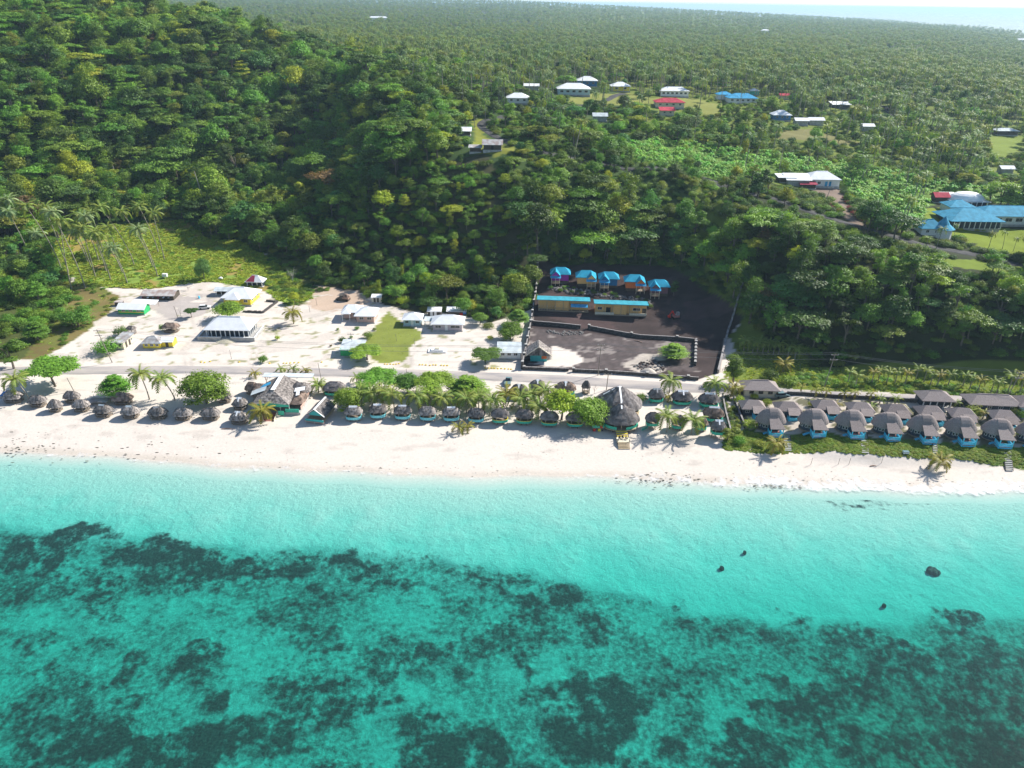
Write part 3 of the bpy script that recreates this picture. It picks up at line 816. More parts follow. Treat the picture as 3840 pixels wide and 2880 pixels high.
HILL_ROAD = [hit(*p)[:2] for p in (pr(2700, 800), pr(2212, 730), pr(1880, 655), pr(1560, 600), pr(1300, 525), pr(1000, 440), pr(740, 360), pr(580, 300), pr(270, 225), (2592, 656), pg(1540, 862), pg(1400, 832), pg(1150, 795), pg(850, 730), pg(600, 655), pg(520, 622), pg(450, 580), pg(405, 545), pg(400, 520), pg(440, 500), pg(560, 470), pg(800, 430), pg(1100, 395), pg(1330, 350), pg(1400, 312), pg(1470, 296))]
ribbon('hill_road', HILL_ROAD, 4.2, M['asphalt_dark'], .12)
UP_ROAD = [hit(*p)[:2] for p in (ph(1140, 385), ph(1175, 400), ph(1230, 440), ph(1250, 475))]
ribbon('upper_road', UP_ROAD, 6, M['asphalt_dark'], .15)
FAR_TRACK = [hit(*p)[:2] for p in ((2430, 185), (2480, 150), (2530, 105))]
ribbon('far_track', FAR_TRACK, 9, mat('track', (.17, .19, .06), .9), .4)

# ------------------------------------------------------------------ thatched beach huts
def outline(rx, ry, n=20, e=.72):
    out = []
    for k in range(n):
        t = 2 * math.pi * (k + .5) / n
        c, s = math.cos(t), math.sin(t)
        out.append((rx * math.copysign(abs(c) ** e, c), ry * math.copysign(abs(s) ** e, s)))
    return out

def thatch_rings(rx, ry, z0, h, ridge, n=20, rnd=None, courses=5, belly=.25, rough=.075, e=.72):
    """Courses of thatch: every course hangs a little over the one below it."""
    rnd = rnd or random
    o = outline(rx, ry, n, e); rings = []
    def ring(k, z, j):
        r = []
        for x, y in o:
            gx = max(-ridge, min(ridge, x)); q = k * (1 + rnd.uniform(-rough, rough))
            r.append((gx + (x - gx) * q, y * q, z + rnd.uniform(-j, j)))
        return r
    rings.append(ring(.90, z0 - .02, .02))
    for c in range(courses):
        k0, k1 = 1 - c / courses, 1 - (c + 1) / courses
        zf = lambda k: z0 + h * ((1 - k) + belly * math.sin(math.pi * (1 - k)) * .6)
        rings.append(ring(k0 * 1.0 + .045, zf(k0) - .18, .11))
        rings.append(ring(k1 + .02 if k1 > .05 else .05, zf(k1), .08))
    return rings

def make_fale(name, label, loc, rotz, group, rx=2.4, ry=1.9, floor=.55, eave=2.0, rh=1.7, ridge=.9, skirt=None, cap='white_tin', posts=8, thatch='thatch', seed=0, cross=False, cap_len=None, rail_cap=None, holes=0, gear=True):
    rnd = random.Random(seed)
    t = thing(name, label, 'beach hut', loc, rotz, group)
    o86 = [(x * .84, y * .84) for x, y in outline(rx, ry, 14)]
    MB().prism(o86, floor - .14, floor).build('floor', M['wood'], t)
    pm_ = MB().tube([(0, 0, 0), (0, 0, eave + .25)], .07, 6).mesh('post', M['pale_wood'] if skirt else M['wood'])
    for k in range(posts):
        a = 2 * math.pi * (k + .5) / posts
        link('post', pm_, t, (rx * .8 * math.copysign(abs(math.cos(a)) ** .72, math.cos(a)), ry * .8 * math.copysign(abs(math.sin(a)) ** .72, math.sin(a)), 0))
    O, I = outline(rx * .86, ry * .86, 14), outline(rx * .82, ry * .82, 14)
    if skirt:
        z0, z1 = floor - .08, floor + .58
        MB().rings([[(x, y, z0) for x, y in I], [(x, y, z0) for x, y in O], [(x, y, z1) for x, y in O], [(x, y, z1) for x, y in I], [(x, y, z0) for x, y in I]], 0, False).build('railing', M[skirt], t)
        z0, z1 = floor + .585, floor + .68
        O2, I2 = outline(rx * .875, ry * .875, 14), outline(rx * .805, ry * .805, 14)
        MB().rings([[(x, y, z0) for x, y in I2], [(x, y, z0) for x, y in O2], [(x, y, z1) for x, y in O2], [(x, y, z1) for x, y in I2], [(x, y, z0) for x, y in I2]], 0, False).build('rail_cap', M[rail_cap or skirt], t)
        sm_ = MB().tube([(0, 0, -.3), (0, 0, floor - .15)], .09, 5).mesh('stilt', M['dark_wood'])
        for k in range(6):
            a = 2 * math.pi * k / 6
            link('stilt', sm_, t, (rx * .62 * math.cos(a), ry * .62 * math.sin(a), 0))
    else:
        z0, z1 = floor + .40, floor + .50
        MB().rings([[(x, y, z0) for x, y in I], [(x, y, z0) for x, y in O], [(x, y, z1) for x, y in O], [(x, y, z1) for x, y in I], [(x, y, z0) for x, y in I]], 0, False).build('railing', M['cap_stone'], t)
    MB().rings(thatch_rings(rx, ry, eave, rh, ridge, 20, rnd)).build('roof', M[thatch], t)
    zt = eave + rh + .0
    if cap:
        L_ = cap_len or ridge + .35
        mb = MB()
        for s in (-1, 1):
            mb.add([(-L_, 0, zt + .16), (L_, 0, zt + .16), (L_ * .92, s * .42, zt - .22), (-L_ * .92, s * .42, zt - .22)], [(0, 1, 2, 3) if s < 0 else (3, 2, 1, 0)])
        mb.add([(-L_, 0, zt + .12), (L_, 0, zt + .12), (L_ * .92, .42, zt - .26), (-L_ * .92, .42, zt - .26), (L_ * .92, -.42, zt - .26), (-L_ * .92, -.42, zt - .26)], [(0, 1, 2, 3), (1, 0, 5, 4)])
        mb.build('ridge_cap', M[cap], t)
    if cross:
        mb = MB()
        for s in (-1, 1):
            mb.add([(-.22, 0, zt + .2), (.22, 0, zt + .2), (.2, s * ry * .62, zt - rh * .38), (-.2, s * ry * .62, zt - rh * .38)], [(0, 1, 2, 3) if s < 0 else (3, 2, 1, 0)])
        mb.build('hip_cap', M[cap or 'white_tin'], t)
    return t

def put(conv, X, Y, back=0.0):
    """Ground point under a pixel, moved inland by `back` metres."""
    x, y = at(*conv(X, Y))
    x *= (y + back) / y
    y += back
    return (x, y, gz(x, y))

RUSTIC = 'weathered thatched beach huts on open sand'
rustic = [
    (pa, 130, 1246, 2.9, 2.0, 'long dark thatched hut beside a leaning palm, blue tarp on its end', None, 1),
    (pa, 335, 1280, 2.4, 1.8, 'grey thatched hut with torn roof just past the leaning palm', None, 2),
    (pa, 480, 1322, 1.9, 1.6, 'small pointed thatched hut between two larger grey ones', None, 3),
    (pa, 622, 1244, 2.3, 1.6, 'patchy thatched hut standing behind the beach row below a bare post', None, 4),
    (pa, 700, 1320, 2.3, 1.8, 'shaggy round thatched hut in front of the patchy one', None, 5),
    (pa, 1045, 1262, 2.9, 2.0, 'big brown thatched hut under the layered beach almond tree', None, 6),
    (pa, 885, 1366, 2.5, 1.9, 'neat thatched hut with pale ridge sheet beside the flat tin shelter', 'pale_tin', 7),
    (pa, 1112, 1376, 2.5, 1.9, 'thatched hut with silver ridge sheet below the big brown hut', 'pale_tin', 8),
    (pa, 1342, 1384, 2.6, 1.9, 'thatched hut with grey ridge sheet by the thin palm shadow', 'grey_tin', 9),
    (pb, 205, 1392, 2.5, 1.9, 'streaky thatched hut in the shadow of the big round tree', None, 10),
    (pb, 437, 1392, 2.6, 1.9, 'thatched hut with a board leaning on its sloping end', None, 11),
    (pb, 675, 1428, 2.4, 2.1, 'rounded thatched hut with white strip facing the sea near the red steps', 'white_tin', 12),
    (pb, 685, 1304, 2.1, 1.9, 'rounded thatched hut with white strip set behind its seaward twin', 'white_tin', 13),
    (pb, 555, 1244, 1.9, 1.6, 'pale pointed hut tucked against the trunk of the round tree', None, 14),
    (pb, 785, 1172, 2.0, 1.7, 'brown thatched hut beside the bare shrub behind the restaurant', None, 15),
    (pb, 850, 1232, 2.2, 1.7, 'sagging brown thatched hut touching the restaurant wing', None, 16)]
for cv, X, Y, rx, ry, lab, cap, sd in rustic:
    p = put(cv, X, Y, ry * .84)
    t = make_fale('beach_hut', lab, p, random.uniform(-.12, .12), RUSTIC, rx, ry, .35, 1.75, 1.55 if rx > 2 else 1.8, rx * .38 if sd not in (3, 12, 13, 14) else .25, None, cap, seed=sd, thatch='thatch_brown' if sd in (6, 15, 16) else 'thatch', cap_len=.8 if cap else None, cross=sd in (12, 13))
    if sd == 1:
        mb = MB(); mb.add([(-2.7, -1.3, 2.2), (-1.2, -1.35, 2.3), (-1.1, -.2, 3.25), (-2.2, -.2, 3.0)], [(0, 1, 2, 3)]); mb.add([(-2.7, -1.3, 2.14), (-1.2, -1.35, 2.24), (-1.1, -.2, 3.19), (-2.2, -.2, 2.94)], [(3, 2, 1, 0)])
        mb.build('tarp', M['tarp_blue'], t)

TURQ = 'turquoise railed thatched huts facing the sea'
turq = [(290, 1398, 'turquoise railed hut in front of the dense round bush'), (492, 1381, 'turquoise railed hut second along from the dense round bush'), (700, 1391, 'turquoise railed hut with torn bright ridge, third from the dense bush'),
        (908, 1400, 'turquoise railed hut fourth from the dense round bush'), (1106, 1405, 'turquoise railed hut behind the two small sand palms'), (1315, 1415, 'last turquoise railed hut before the green railed huts begin')]
base = None
for k, (X, Y, lab) in enumerate(turq):
    p = put(pc, X, Y, 1.6)
    make_fale('railed_beach_hut', lab, p, random.uniform(-.08, .08), TURQ, 2.45, 1.9, .7, 2.55, 1.5, 1.0, 'rail_aqua', 'white_tin' if k in (0, 1, 2, 4) else None, seed=30 + k, cap_len=1.1, rail_cap='rail_aqua')
GREEN = 'green railed thatched huts with yellow rails'
for k, (X, Y, lab) in enumerate([(168, 1425, 'green railed hut with yellow posts next to the last turquoise hut'), (370, 1432, 'green railed hut with yellow posts in front of the dark young palm'),
        (580, 1449, 'green railed hut with yellow posts before the lighter round tree'), (795, 1458, 'green railed hut with yellow posts beside the red cloths')]):
    make_fale('railed_beach_hut', lab, put(pd, X, Y, 1.6), random.uniform(-.08, .08), GREEN, 2.5, 1.9, .85, 2.7, 1.6, .9, 'rail_green', None, seed=40 + k, rail_cap='yellow_paint', thatch='thatch_hall')
BACKROW = 'thatched huts along the seaward edge of the road'
for k, (cv, X, Y, rx, ry, sk, cap, lab) in enumerate([
        (pd, 325, 1205, 2.6, 2.0, 'rail_green', 'white_tin', 'thatched hut beside the parked dark pickup at the road edge'), (pd, 480, 1165, 2.4, 1.9, None, 'white_tin', 'thatched hut half hidden by palm fronds near the road'),
        (pd, 715, 1185, 3.1, 2.2, 'rail_green', 'white_tin', 'wide brown thatched hut with white strip behind the lighter round tree'), (pd, 888, 1165, 1.3, 1.2, None, None, 'tiny thatched hut beside the bare cut trunks'),
        (pc, 130, 1185, 3.3, 2.2, 'rail_green', None, 'broad dark thatched hut behind the A-frame house')]):
    make_fale('roadside_hut', lab, put(cv, X, Y, ry * .8), random.uniform(-.1, .1), BACKROW, rx, ry, .5, 2.2, 1.8, rx * .3, sk, cap, seed=50 + k, cross=cap is not None, cap_len=.5, thatch='thatch_brown' if k == 2 else 'thatch_hall')
COVE = 'green thatched huts beyond the great hall'
for k, (cv, X, Y, rx, ry, fl, cap, cross, lab) in enumerate([
        (pe, 130, 1240, 2.3, 2.0, .5, 'grey_tin', True, 'dark two-tiered hut with grey cross ridge at the sandy court'), (pe, 345, 1262, 3.0, 2.3, .5, 'white_tin', True, 'dark hut with bright white cross on its roof'),
        (pe, 570, 1285, 3.0, 2.2, .6, 'pale_tin', False, 'dark thatched hut backed by the tall road palm'), (pe, 605, 1408, 2.9, 2.2, .7, 'white_tin', False, 'rusty thatched hut with thin white ridge above the corner hut'),
        (pe, 640, 1545, 2.1, 2.0, 1.5, 'white_tin', True, 'tall stilted hut with green rail at the corner by the dark lane'), (pe, 95, 1462, 2.0, 1.7, 1.2, None, False, 'stilted green hut with outside stair next to the great hall'),
        (pe, 310, 1470, 1.9, 1.6, .7, None, False, 'green hut between two palms on the sandy court'), (pe, 505, 1480, 1.7, 1.5, .6, None, False, 'low brown hut behind the second court palm')]):
    t = make_fale('cove_hut', lab, put(cv, X, Y, ry * .8), random.uniform(-.1, .1), COVE, rx, ry, fl, fl + 1.65, 1.8, rx * .3, 'rail_green', cap, seed=60 + k, cross=cross, cap_len=rx * .5, thatch='thatch_brown' if k in (3, 7) else 'thatch_hall')
    if k in (0, 5, 2):
        mb = MB()
        for s in range(5): mb.box(-1.6 - .3 * s, -1.25 - .3 * s, -1.75, -1.05, fl - .22 * (s + 1), fl - .22 * (s + 1) + .06)
        mb.tube([(-1.25, -1.75, fl + .8), (-2.9, -1.75, .9)], .05, 4).tube([(-2.9, -1.75, 0), (-2.9, -1.75, .9)], .05, 4)
        mb.build('stair', M['rail_green'], t)

# ------------------------------------------------------------------ great thatched hall
p = put(pd, 1165, 1500, 4.0)
t = thing('great_hall', 'huge grey thatched hall with white crossed ridges and seaward steps', 'hall', p)
deck = outline(4.9, 3.9, 20, .8)
MB().prism(deck, .95, 1.15).build('floor', M['pale_wood'], t)
MB().prism([(x + .3, y * 1.1 + 7.5) for x, y in outline(5.9, 4.8, 20, .8)], .93, 1.13).build('floor', M['pale_wood'], t)
sm_ = MB().tube([(0, 0, -.2), (0, 0, .95)], .13, 6).mesh('stilt', M['dark_wood'])
for k in range(12):
    a = 2 * math.pi * k / 12
    link('stilt', sm_, t, (4.3 * math.cos(a), 3.4 * math.sin(a), 0))
pm_ = MB().tube([(0, 0, 1.15), (0, 0, 3.3)], .1, 6).mesh('post', M['pale_wood'])
for k in range(14):
    a = 2 * math.pi * (k + .5) / 14
    link('post', pm_, t, (4.2 * math.cos(a), 3.3 * math.sin(a), 0))
def rail_ring(rx, ry, cx, cy, z0, z1, gap=None, n=24):
    mb = MB()
    for k in range(n):
        a0, a1 = 2 * math.pi * k / n, 2 * math.pi * (k + 1) / n
        am = (a0 + a1) / 2
        if gap and gap(am): continue
        q = [(cx + rx * s * math.cos(a), cy + ry * s * math.sin(a)) for a in (a0, a1) for s in (1, .97)]
        vs = [(q[0][0], q[0][1], z0), (q[2][0], q[2][1], z0), (q[3][0], q[3][1], z0), (q[1][0], q[1][1], z0)]
        mb.add(vs + [(x, y, z1) for x, y, _ in vs], [(0, 1, 5, 4), (1, 2, 6, 5), (2, 3, 7, 6), (3, 0, 4, 7), (4, 5, 6, 7), (3, 2, 1, 0)])
    return mb
rail_ring(4.85, 3.85, 0, 0, 1.16, 1.95, lambda a: abs(a - 1.5 * math.pi) < .22).build('railing', M['rail_green'], t)
rail_ring(5.8, 5.0, .3, 7.6, 1.16, 1.95, lambda a: math.sin(a) < -.3).build('railing', M['rail_green'], t)
rr_ = random.Random(5)
MB().rings([[(x + .35, y + 7.4, z) for x, y, z in r] for r in thatch_rings(6.4, 5.4, 3.5, 4.6, .5, 28, rr_, 8, .12, .03, .85)]).build('roof', M['thatch_hall'], t)
MB().rings([[(x, y, z) for x, y, z in r] for r in thatch_rings(4.95, 4.2, 3.0, 4.0, .3, 26, rr_, 8, .12, .03, .9)]).build('roof', M['thatch_hall'], t)
def strip(p0, p1, w, th=.14):
    p0, p1 = Vector(p0), Vector(p1); d = (p1 - p0); sdir = d.cross(Vector((0, 0, 1))).normalized() * w / 2
    up = sdir.cross(d).normalized() * th
    if up.z < 0: up = -up
    q = [p0 - sdir, p0 + sdir, p1 + sdir, p1 - sdir]
    mb = MB(); mb.add(q + [v + up for v in q], [(3, 2, 1, 0), (4, 5, 6, 7), (0, 1, 5, 4), (1, 2, 6, 5), (2, 3, 7, 6), (3, 0, 4, 7)])
    return mb
strip((.2, 1.0, 6.95), (.35, 7.4, 8.25), .45).build('ridge_cap', M['white_tin'], t)
strip((0, -1.5, 6.2), (.1, 1.0, 7.15), .38).build('ridge_cap', M['white_tin'], t)
strip((-3.9, 7.2, 5.75), (.1, 7.4, 8.15), .38).build('ridge_cap', M['white_tin'], t)
strip((.6, 7.4, 8.15), (3.4, 7.2, 6.1), .34).build('ridge_cap', M['white_tin'], t)
stp = MB().box(-1.5, 1.5, -.19, .19, -.06, .06).mesh('step', M['yellow_paint'])
stq = MB().box(-1.5, 1.5, -.19, .19, -.06, .06).mesh('step', M['pale_wood'])
for k in range(5): link('step', stp if k % 2 == 0 else stq, t, (0, -4.2 - .42 * k, 1.1 - .12 * k))
MB().box(-1.6, 1.6, -8.6, -6.2, .42, .56).build('landing', M['cream'], t)
for sx_ in (-1.5, 1.5):
    for sy_ in (-8.5, -6.4): MB().tube([(sx_, sy_, -1.0), (sx_, sy_, 1.3)], .09, 6).build('newel_post', M['dark_wood'], t)
for k in range(5): link('step', stq, t, (0, -8.8 - .4 * k, .38 - .16 * k))
MB().box(-7.4, -4.4, -2.6, -.4, .95, 1.12).build('side_deck', M['pale_wood'], t)
MB().box(-7.45, -4.4, -2.7, -2.6, 1.13, 1.85).build('railing', M['rail_green'], t)
for x_ in (-7.2, -5.9, -4.7): link('stilt', sm_, t, (x_, -2.4, 0))
for k, (x_, c_, lab) in enumerate(((-6.9, 'red_paint', 'red cloth hanging below the side deck of the great hall'), (-5.6, 'yellow_paint', 'yellow cloth hanging below the side deck of the great hall'), (-5.1, 'red_paint', 'red cloth draped over the deck rail near the great hall'))):
    mb = MB(); z1 = .9 if k < 2 else 1.95
    mb.box(x_ - .35, x_ + .35, -2.80, -2.74, z1 - .8, z1); o = mb.build('hung_cloth', M[c_], None, loc=p); tag(o, lab, 'cloth')
for k in range(3):
    q = (p[0] - .9 + .9 * k, p[1] - 7.4 + .3 * (k % 2), p[2] + .56)
    tb_ = thing('deck_chair', ['dark chair nearest the rail post on the hall landing', 'dark chair in the middle of the hall landing', 'dark chair at the far end of the hall landing'][k].replace('nearest', 'against'), 'chair', q, .4 * k, 'chairs on the hall landing')
    MB().box(-.28, .28, -.28, .28, .36, .42).build('seat', M['dark_wood'], tb_); MB().box(-.28, .28, .24, .29, .42, .9).build('backrest', M['dark_wood'], tb_)
    for a_ in (-.24, .24):
        for c_ in (-.24, .24): MB().box(a_ - .03, a_ + .03, c_ - .03, c_ + .03, 0, .36).build('leg', M['dark_wood'], tb_)

# ------------------------------------------------------------------ restaurant
p = put(pb, 1015, 1340, 6.5)
t = thing('restaurant', 'rambling thatched restaurant with green gable, white ridge sheets and red steps', 'restaurant', p)
def gable_roof(mb, x0, x1, y0, y1, ze, zr, th=.22, xr=None):
    xr = (x0 + x1) / 2 if xr is None else xr
    for a, q in ((x0, 1), (x1, -1)):
        n = 6
        rows = []
        for k in range(n + 1):
            f = k / n; x = a + (xr - a) * f; z = ze + (zr - ze) * f
            rows.append((x, z))
        for k in range(n):
            (xa, za), (xb, zb) = rows[k], rows[k + 1]
            lip = .07
            vs = [(xa, y0, za + lip), (xa, y1, za + lip), (xb, y1, zb), (xb, y0, zb), (xa, y0, za - th + lip), (xa, y1, za - th + lip), (xb, y1, zb - th), (xb, y0, zb - th)]
            fs = [(0, 1, 2, 3), (7, 6, 5, 4), (4, 5, 1, 0), (0, 3, 7, 4), (1, 5, 6, 2)]
            if q < 0: fs = fs
            mb.add(vs, [tuple(reversed(f)) for f in fs] if q > 0 else fs)
    return mb
MB().box(-5.3, 7.6, -6.2, 6.6, .0, .75).build('floor', M['concrete'], t)
gable_roof(MB(), -5.0, 5.0, -3.2, 6.2, 3.3, 6.0).build('roof', M['thatch'], t)
mb = MB(); n_ = 5
for k in range(n_):
    f0, f1 = k / n_, (k + 1) / n_
    q = [(-5 + 5 * f0, -6.6 + 3.4 * f0), (5 - 5 * f0, -6.6 + 3.4 * f0), (5 - 5 * f1, -6.6 + 3.4 * f1), (-5 + 5 * f1, -6.6 + 3.4 * f1)]; zz = (3.37 + 2.7 * f0, 3.37 + 2.7 * f0, 3.3 + 2.7 * f1, 3.3 + 2.7 * f1)
    mb.add([(a, b_, z_) for (a, b_), z_ in zip(q, zz)] + [(a, b_, z_ - .2) for (a, b_), z_ in zip(q, zz)], [(0, 1, 2, 3), (7, 6, 5, 4), (0, 4, 5, 1)])
    if k == 0: mb.add([(-5, -6.6, 3.3), (-5, -3.2, 3.3), (0, -3.2, 6.0), (5, -6.6, 3.3), (5, -3.2, 3.3)], [(0, 2, 1), (3, 4, 2)])
mb.build('front_roof', M['thatch'], t)
strip((0, -3.4, 6.05), (0, 6.2, 6.05), 1.1, .1).build('ridge_cap', M['white_tin'], t)
mb = MB(); mb.add([(-5.0, -6.72, 2.7), (5.0, -6.72, 2.7), (5.0, -6.68, 3.3), (0, -6.66, 3.75), (-5.0, -6.68, 3.3)], [(0, 1, 2, 3, 4)]); mb.add([(-5.0, -6.62, 2.7), (5.0, -6.62, 2.7), (5.0, -6.61, 3.3), (0, -6.6, 3.75), (-5.0, -6.61, 3.3)], [(4, 3, 2, 1, 0)])
mb.build('gable', M['rail_green'], t)
MB().box(-5.0, -4.8, -5.8, 6.4, .75, 3.2).build('wall', M['teal_wall'], t)
MB().box(-5.0, 7.4, 6.2, 6.4, .75, 3.2).build('wall', M['pink_wall'], t)
MB().box(7.25, 7.45, -4.6, 6.2, .75, 1.9).build('wall', M['pink_wall'], t)
for x_ in (-4.6, -2.3, 2.3, 4.7): MB().tube([(x_, -5.9, .75), (x_, -5.9, 3.2)], .11, 6).build('post', M['white'], t)
MB().box(-6.0, 8.2, 6.5, 9.0, 4.9, 5.05).build('rear_roof', M['pale_tin'], t)
MB().rings([[(x + 6.2, y - 1.6, z) for x, y, z in r] for r in thatch_rings(2.2, 3.3, 2.75, 1.3, .3, 18, rr_, 4, .2, .05, .6)]).build('side_roof', M['thatch_brown'], t)
MB().rings([[(x + 5.4, y + 3.6, z) for x, y, z in r] for r in thatch_rings(3.1, 2.6, 3.0, 1.9, .6, 18, rr_, 5, .2, .05, .6)]).build('side_roof', M['thatch'], t)
MB().rings([[(x - 5.6, y + 3.2, z) for x, y, z in r] for r in thatch_rings(2.6, 2.6, 3.0, 1.5, .6, 18, rr_, 4, .2, .05, .6)]).build('side_roof', M['thatch_brown'], t)
for (x0, x1, y0, y1, z0, z1, m_, rz) in ((-7.2, -3.1, -1.2, 1.6, 3.2, 4.6, 'pale_tin', .12), (-5.2, -2.4, 1.6, 3.2, 4.0, 5.0, 'sky_tin', .3), (4.6, 7.4, .0, 2.2, 3.9, 4.25, 'white_tin', .15), (5.6, 6.6, -2.6, -.2, 4.0, 4.2, 'white_tin', .2)):
    c, s = math.cos(rz), math.sin(rz); cx, cy = (x0 + x1) / 2, (y0 + y1) / 2
    q = [(x0, y0, z0), (x1, y0, z1), (x1, y1, z1), (x0, y1, z0)]
    q = [(cx + (x - cx) * c - (y - cy) * s, cy + (x - cx) * s + (y - cy) * c, z) for x, y, z in q]
    mb = MB(); mb.add(q + [(x, y, z + .06) for x, y, z in q], [(3, 2, 1, 0), (4, 5, 6, 7), (0, 1, 5, 4), (1, 2, 6, 5), (2, 3, 7, 6), (3, 0, 4, 7)])
    mb.build('roof_sheet', M[m_], t)
MB().box(3.6, 7.3, -6.15, -6.0, .76, 1.75).build('railing', M['rail_green'], t)
MB().box(1.9, 3.4, -6.9, -6.75, .3, 1.6).build('railing', M['rail_green'], t)
MB().box(-5.2, -2.9, -6.15, -6.0, .76, 1.7).build('railing', M['cream'], t)
rs_ = MB().box(-1.9, 1.9, -.24, .24, -.10, .0).mesh('step', M['red_wood'])
for k in range(7): link('step', rs_, t, (-.6, -6.5 - .5 * k, .74 - .12 * k))
for x_ in (-2.65, 1.45):
    mb = MB(); mb.add([(x_, -6.2, 0), (x_, -9.8, -.3), (x_, -9.8, .45), (x_, -6.2, 1.35), (x_ + .14, -6.2, 0), (x_ + .14, -9.8, -.3), (x_ + .14, -9.8, .45), (x_ + .14, -6.2, 1.35)], [(0, 1, 2, 3), (7, 6, 5, 4), (3, 2, 6, 7), (1, 5, 6, 2), (0, 3, 7, 4)])
    mb.build('stair_wall', M['cream'], t)

# A-frame house beside it
p = put(pb, 1362, 1405, 3.6)
t = thing('a_frame_house', 'thatched A-frame house with white edged gable and pink railed deck', 'house', p, -.2)
MB().box(-2.5, 2.5, -3.6, 3.6, .6, .8).build('floor', M['pale_wood'], t)
gable_roof(MB(), -2.7, 2.7, -3.4, 3.8, 1.9, 3.9, .2).build('roof', M['thatch_hall'], t)
strip((0, -3.45, 3.93), (0, 3.8, 3.93), .5, .1).build('ridge_cap', M['white_tin'], t)
for s in (-1, 1): strip((s * 2.75, -3.5, 1.95), (0, -3.5, 4.0), .26, .12).build('barge_board', M['white'], t)
mb = MB(); mb.add([(-1.9, -3.0, 1.9), (1.9, -3.0, 1.9), (1.2, -3.0, 3.2), (-1.2, -3.0, 3.2)], [(0, 1, 2, 3)]); mb.add([(-1.9, -2.9, 1.9), (1.9, -2.9, 1.9), (1.2, -2.9, 3.2), (-1.2, -2.9, 3.2)], [(3, 2, 1, 0)]); mb.build('gable', M['teal_wall'], t)
mb = MB(); mb.add([(-1.18, -3.02, 3.2), (1.18, -3.02, 3.2), (0, -3.02, 3.75)], [(0, 1, 2)]); mb.add([(-1.18, -2.95, 3.2), (1.18, -2.95, 3.2), (0, -2.95, 3.75)], [(2, 1, 0)]); mb.build('gable_top', M['thatch'], t)
MB().box(-2.6, 2.6, -4.1, -3.98, .7, 1.3).build('railing', M['teal_wall'], t)
MB().box(-2.7, 2.7, -4.2, -3.4, .45, .6).build('deck', M['pink_wall'], t)
for x_ in (-2.5, 0, 2.5):
    MB().tube([(x_, -4, -.1), (x_, -4, 1.35)], .08, 6).build('post', M['white'], t)
# ------------------------------------------------------------------ houses
def hip_faces(x0, x1, y0, y1, ze, zr, rl, yr=None, th=.16):
    """Hipped roof: ridge of half length rl along x."""
    xm, ym = (x0 + x1) / 2, (y0 + y1) / 2 if yr is None else yr
    v = [(x0, y0, ze), (x1, y0, ze), (x1, y1, ze), (x0, y1, ze), (xm - rl, ym, zr), (xm + rl, ym, zr),
         (x0, y0, ze - th), (x1, y0, ze - th), (x1, y1, ze - th), (x0, y1, ze - th)]
    f = [(0, 1, 5, 4), (1, 2, 5), (2, 3, 4, 5), (3, 0, 4), (6, 7, 1, 0), (7, 8, 2, 1), (8, 9, 3, 2), (9, 6, 0, 3), (9, 8, 7, 6)]
    return v, f

_win = {}
def add_window(parent, x, y, z, w, h, side='f', frame='white', far=False):
    """side f: seen from the front; r / l: on the end walls."""
    key = (round(w, 2), round(h, 2), frame)
    if key not in _win:
        fr = MB(); b = .07
        fr.box(-w / 2, w / 2, -.05, 0, 0, b).box(-w / 2, w / 2, -.05, 0, h - b, h).box(-w / 2, -w / 2 + b, -.05, 0, b, h - b).box(w / 2 - b, w / 2, -.05, 0, b, h - b).box(-.03, .03, -.045, 0, b, h - b)
        pn = MB().box(-w / 2 + b, w / 2 - b, -.02, -.005, b, h - b)
        _win[key] = (fr.mesh('window', M[frame]), pn.mesh('pane', M['glass']))
    a, g = _win[key]
    rz = {'f': 0, 'r': math.pi / 2, 'l': -math.pi / 2, 'b': math.pi}[side]
    o = link('window', a, parent, (x, y, z), rz)
    link('pane', g, o)

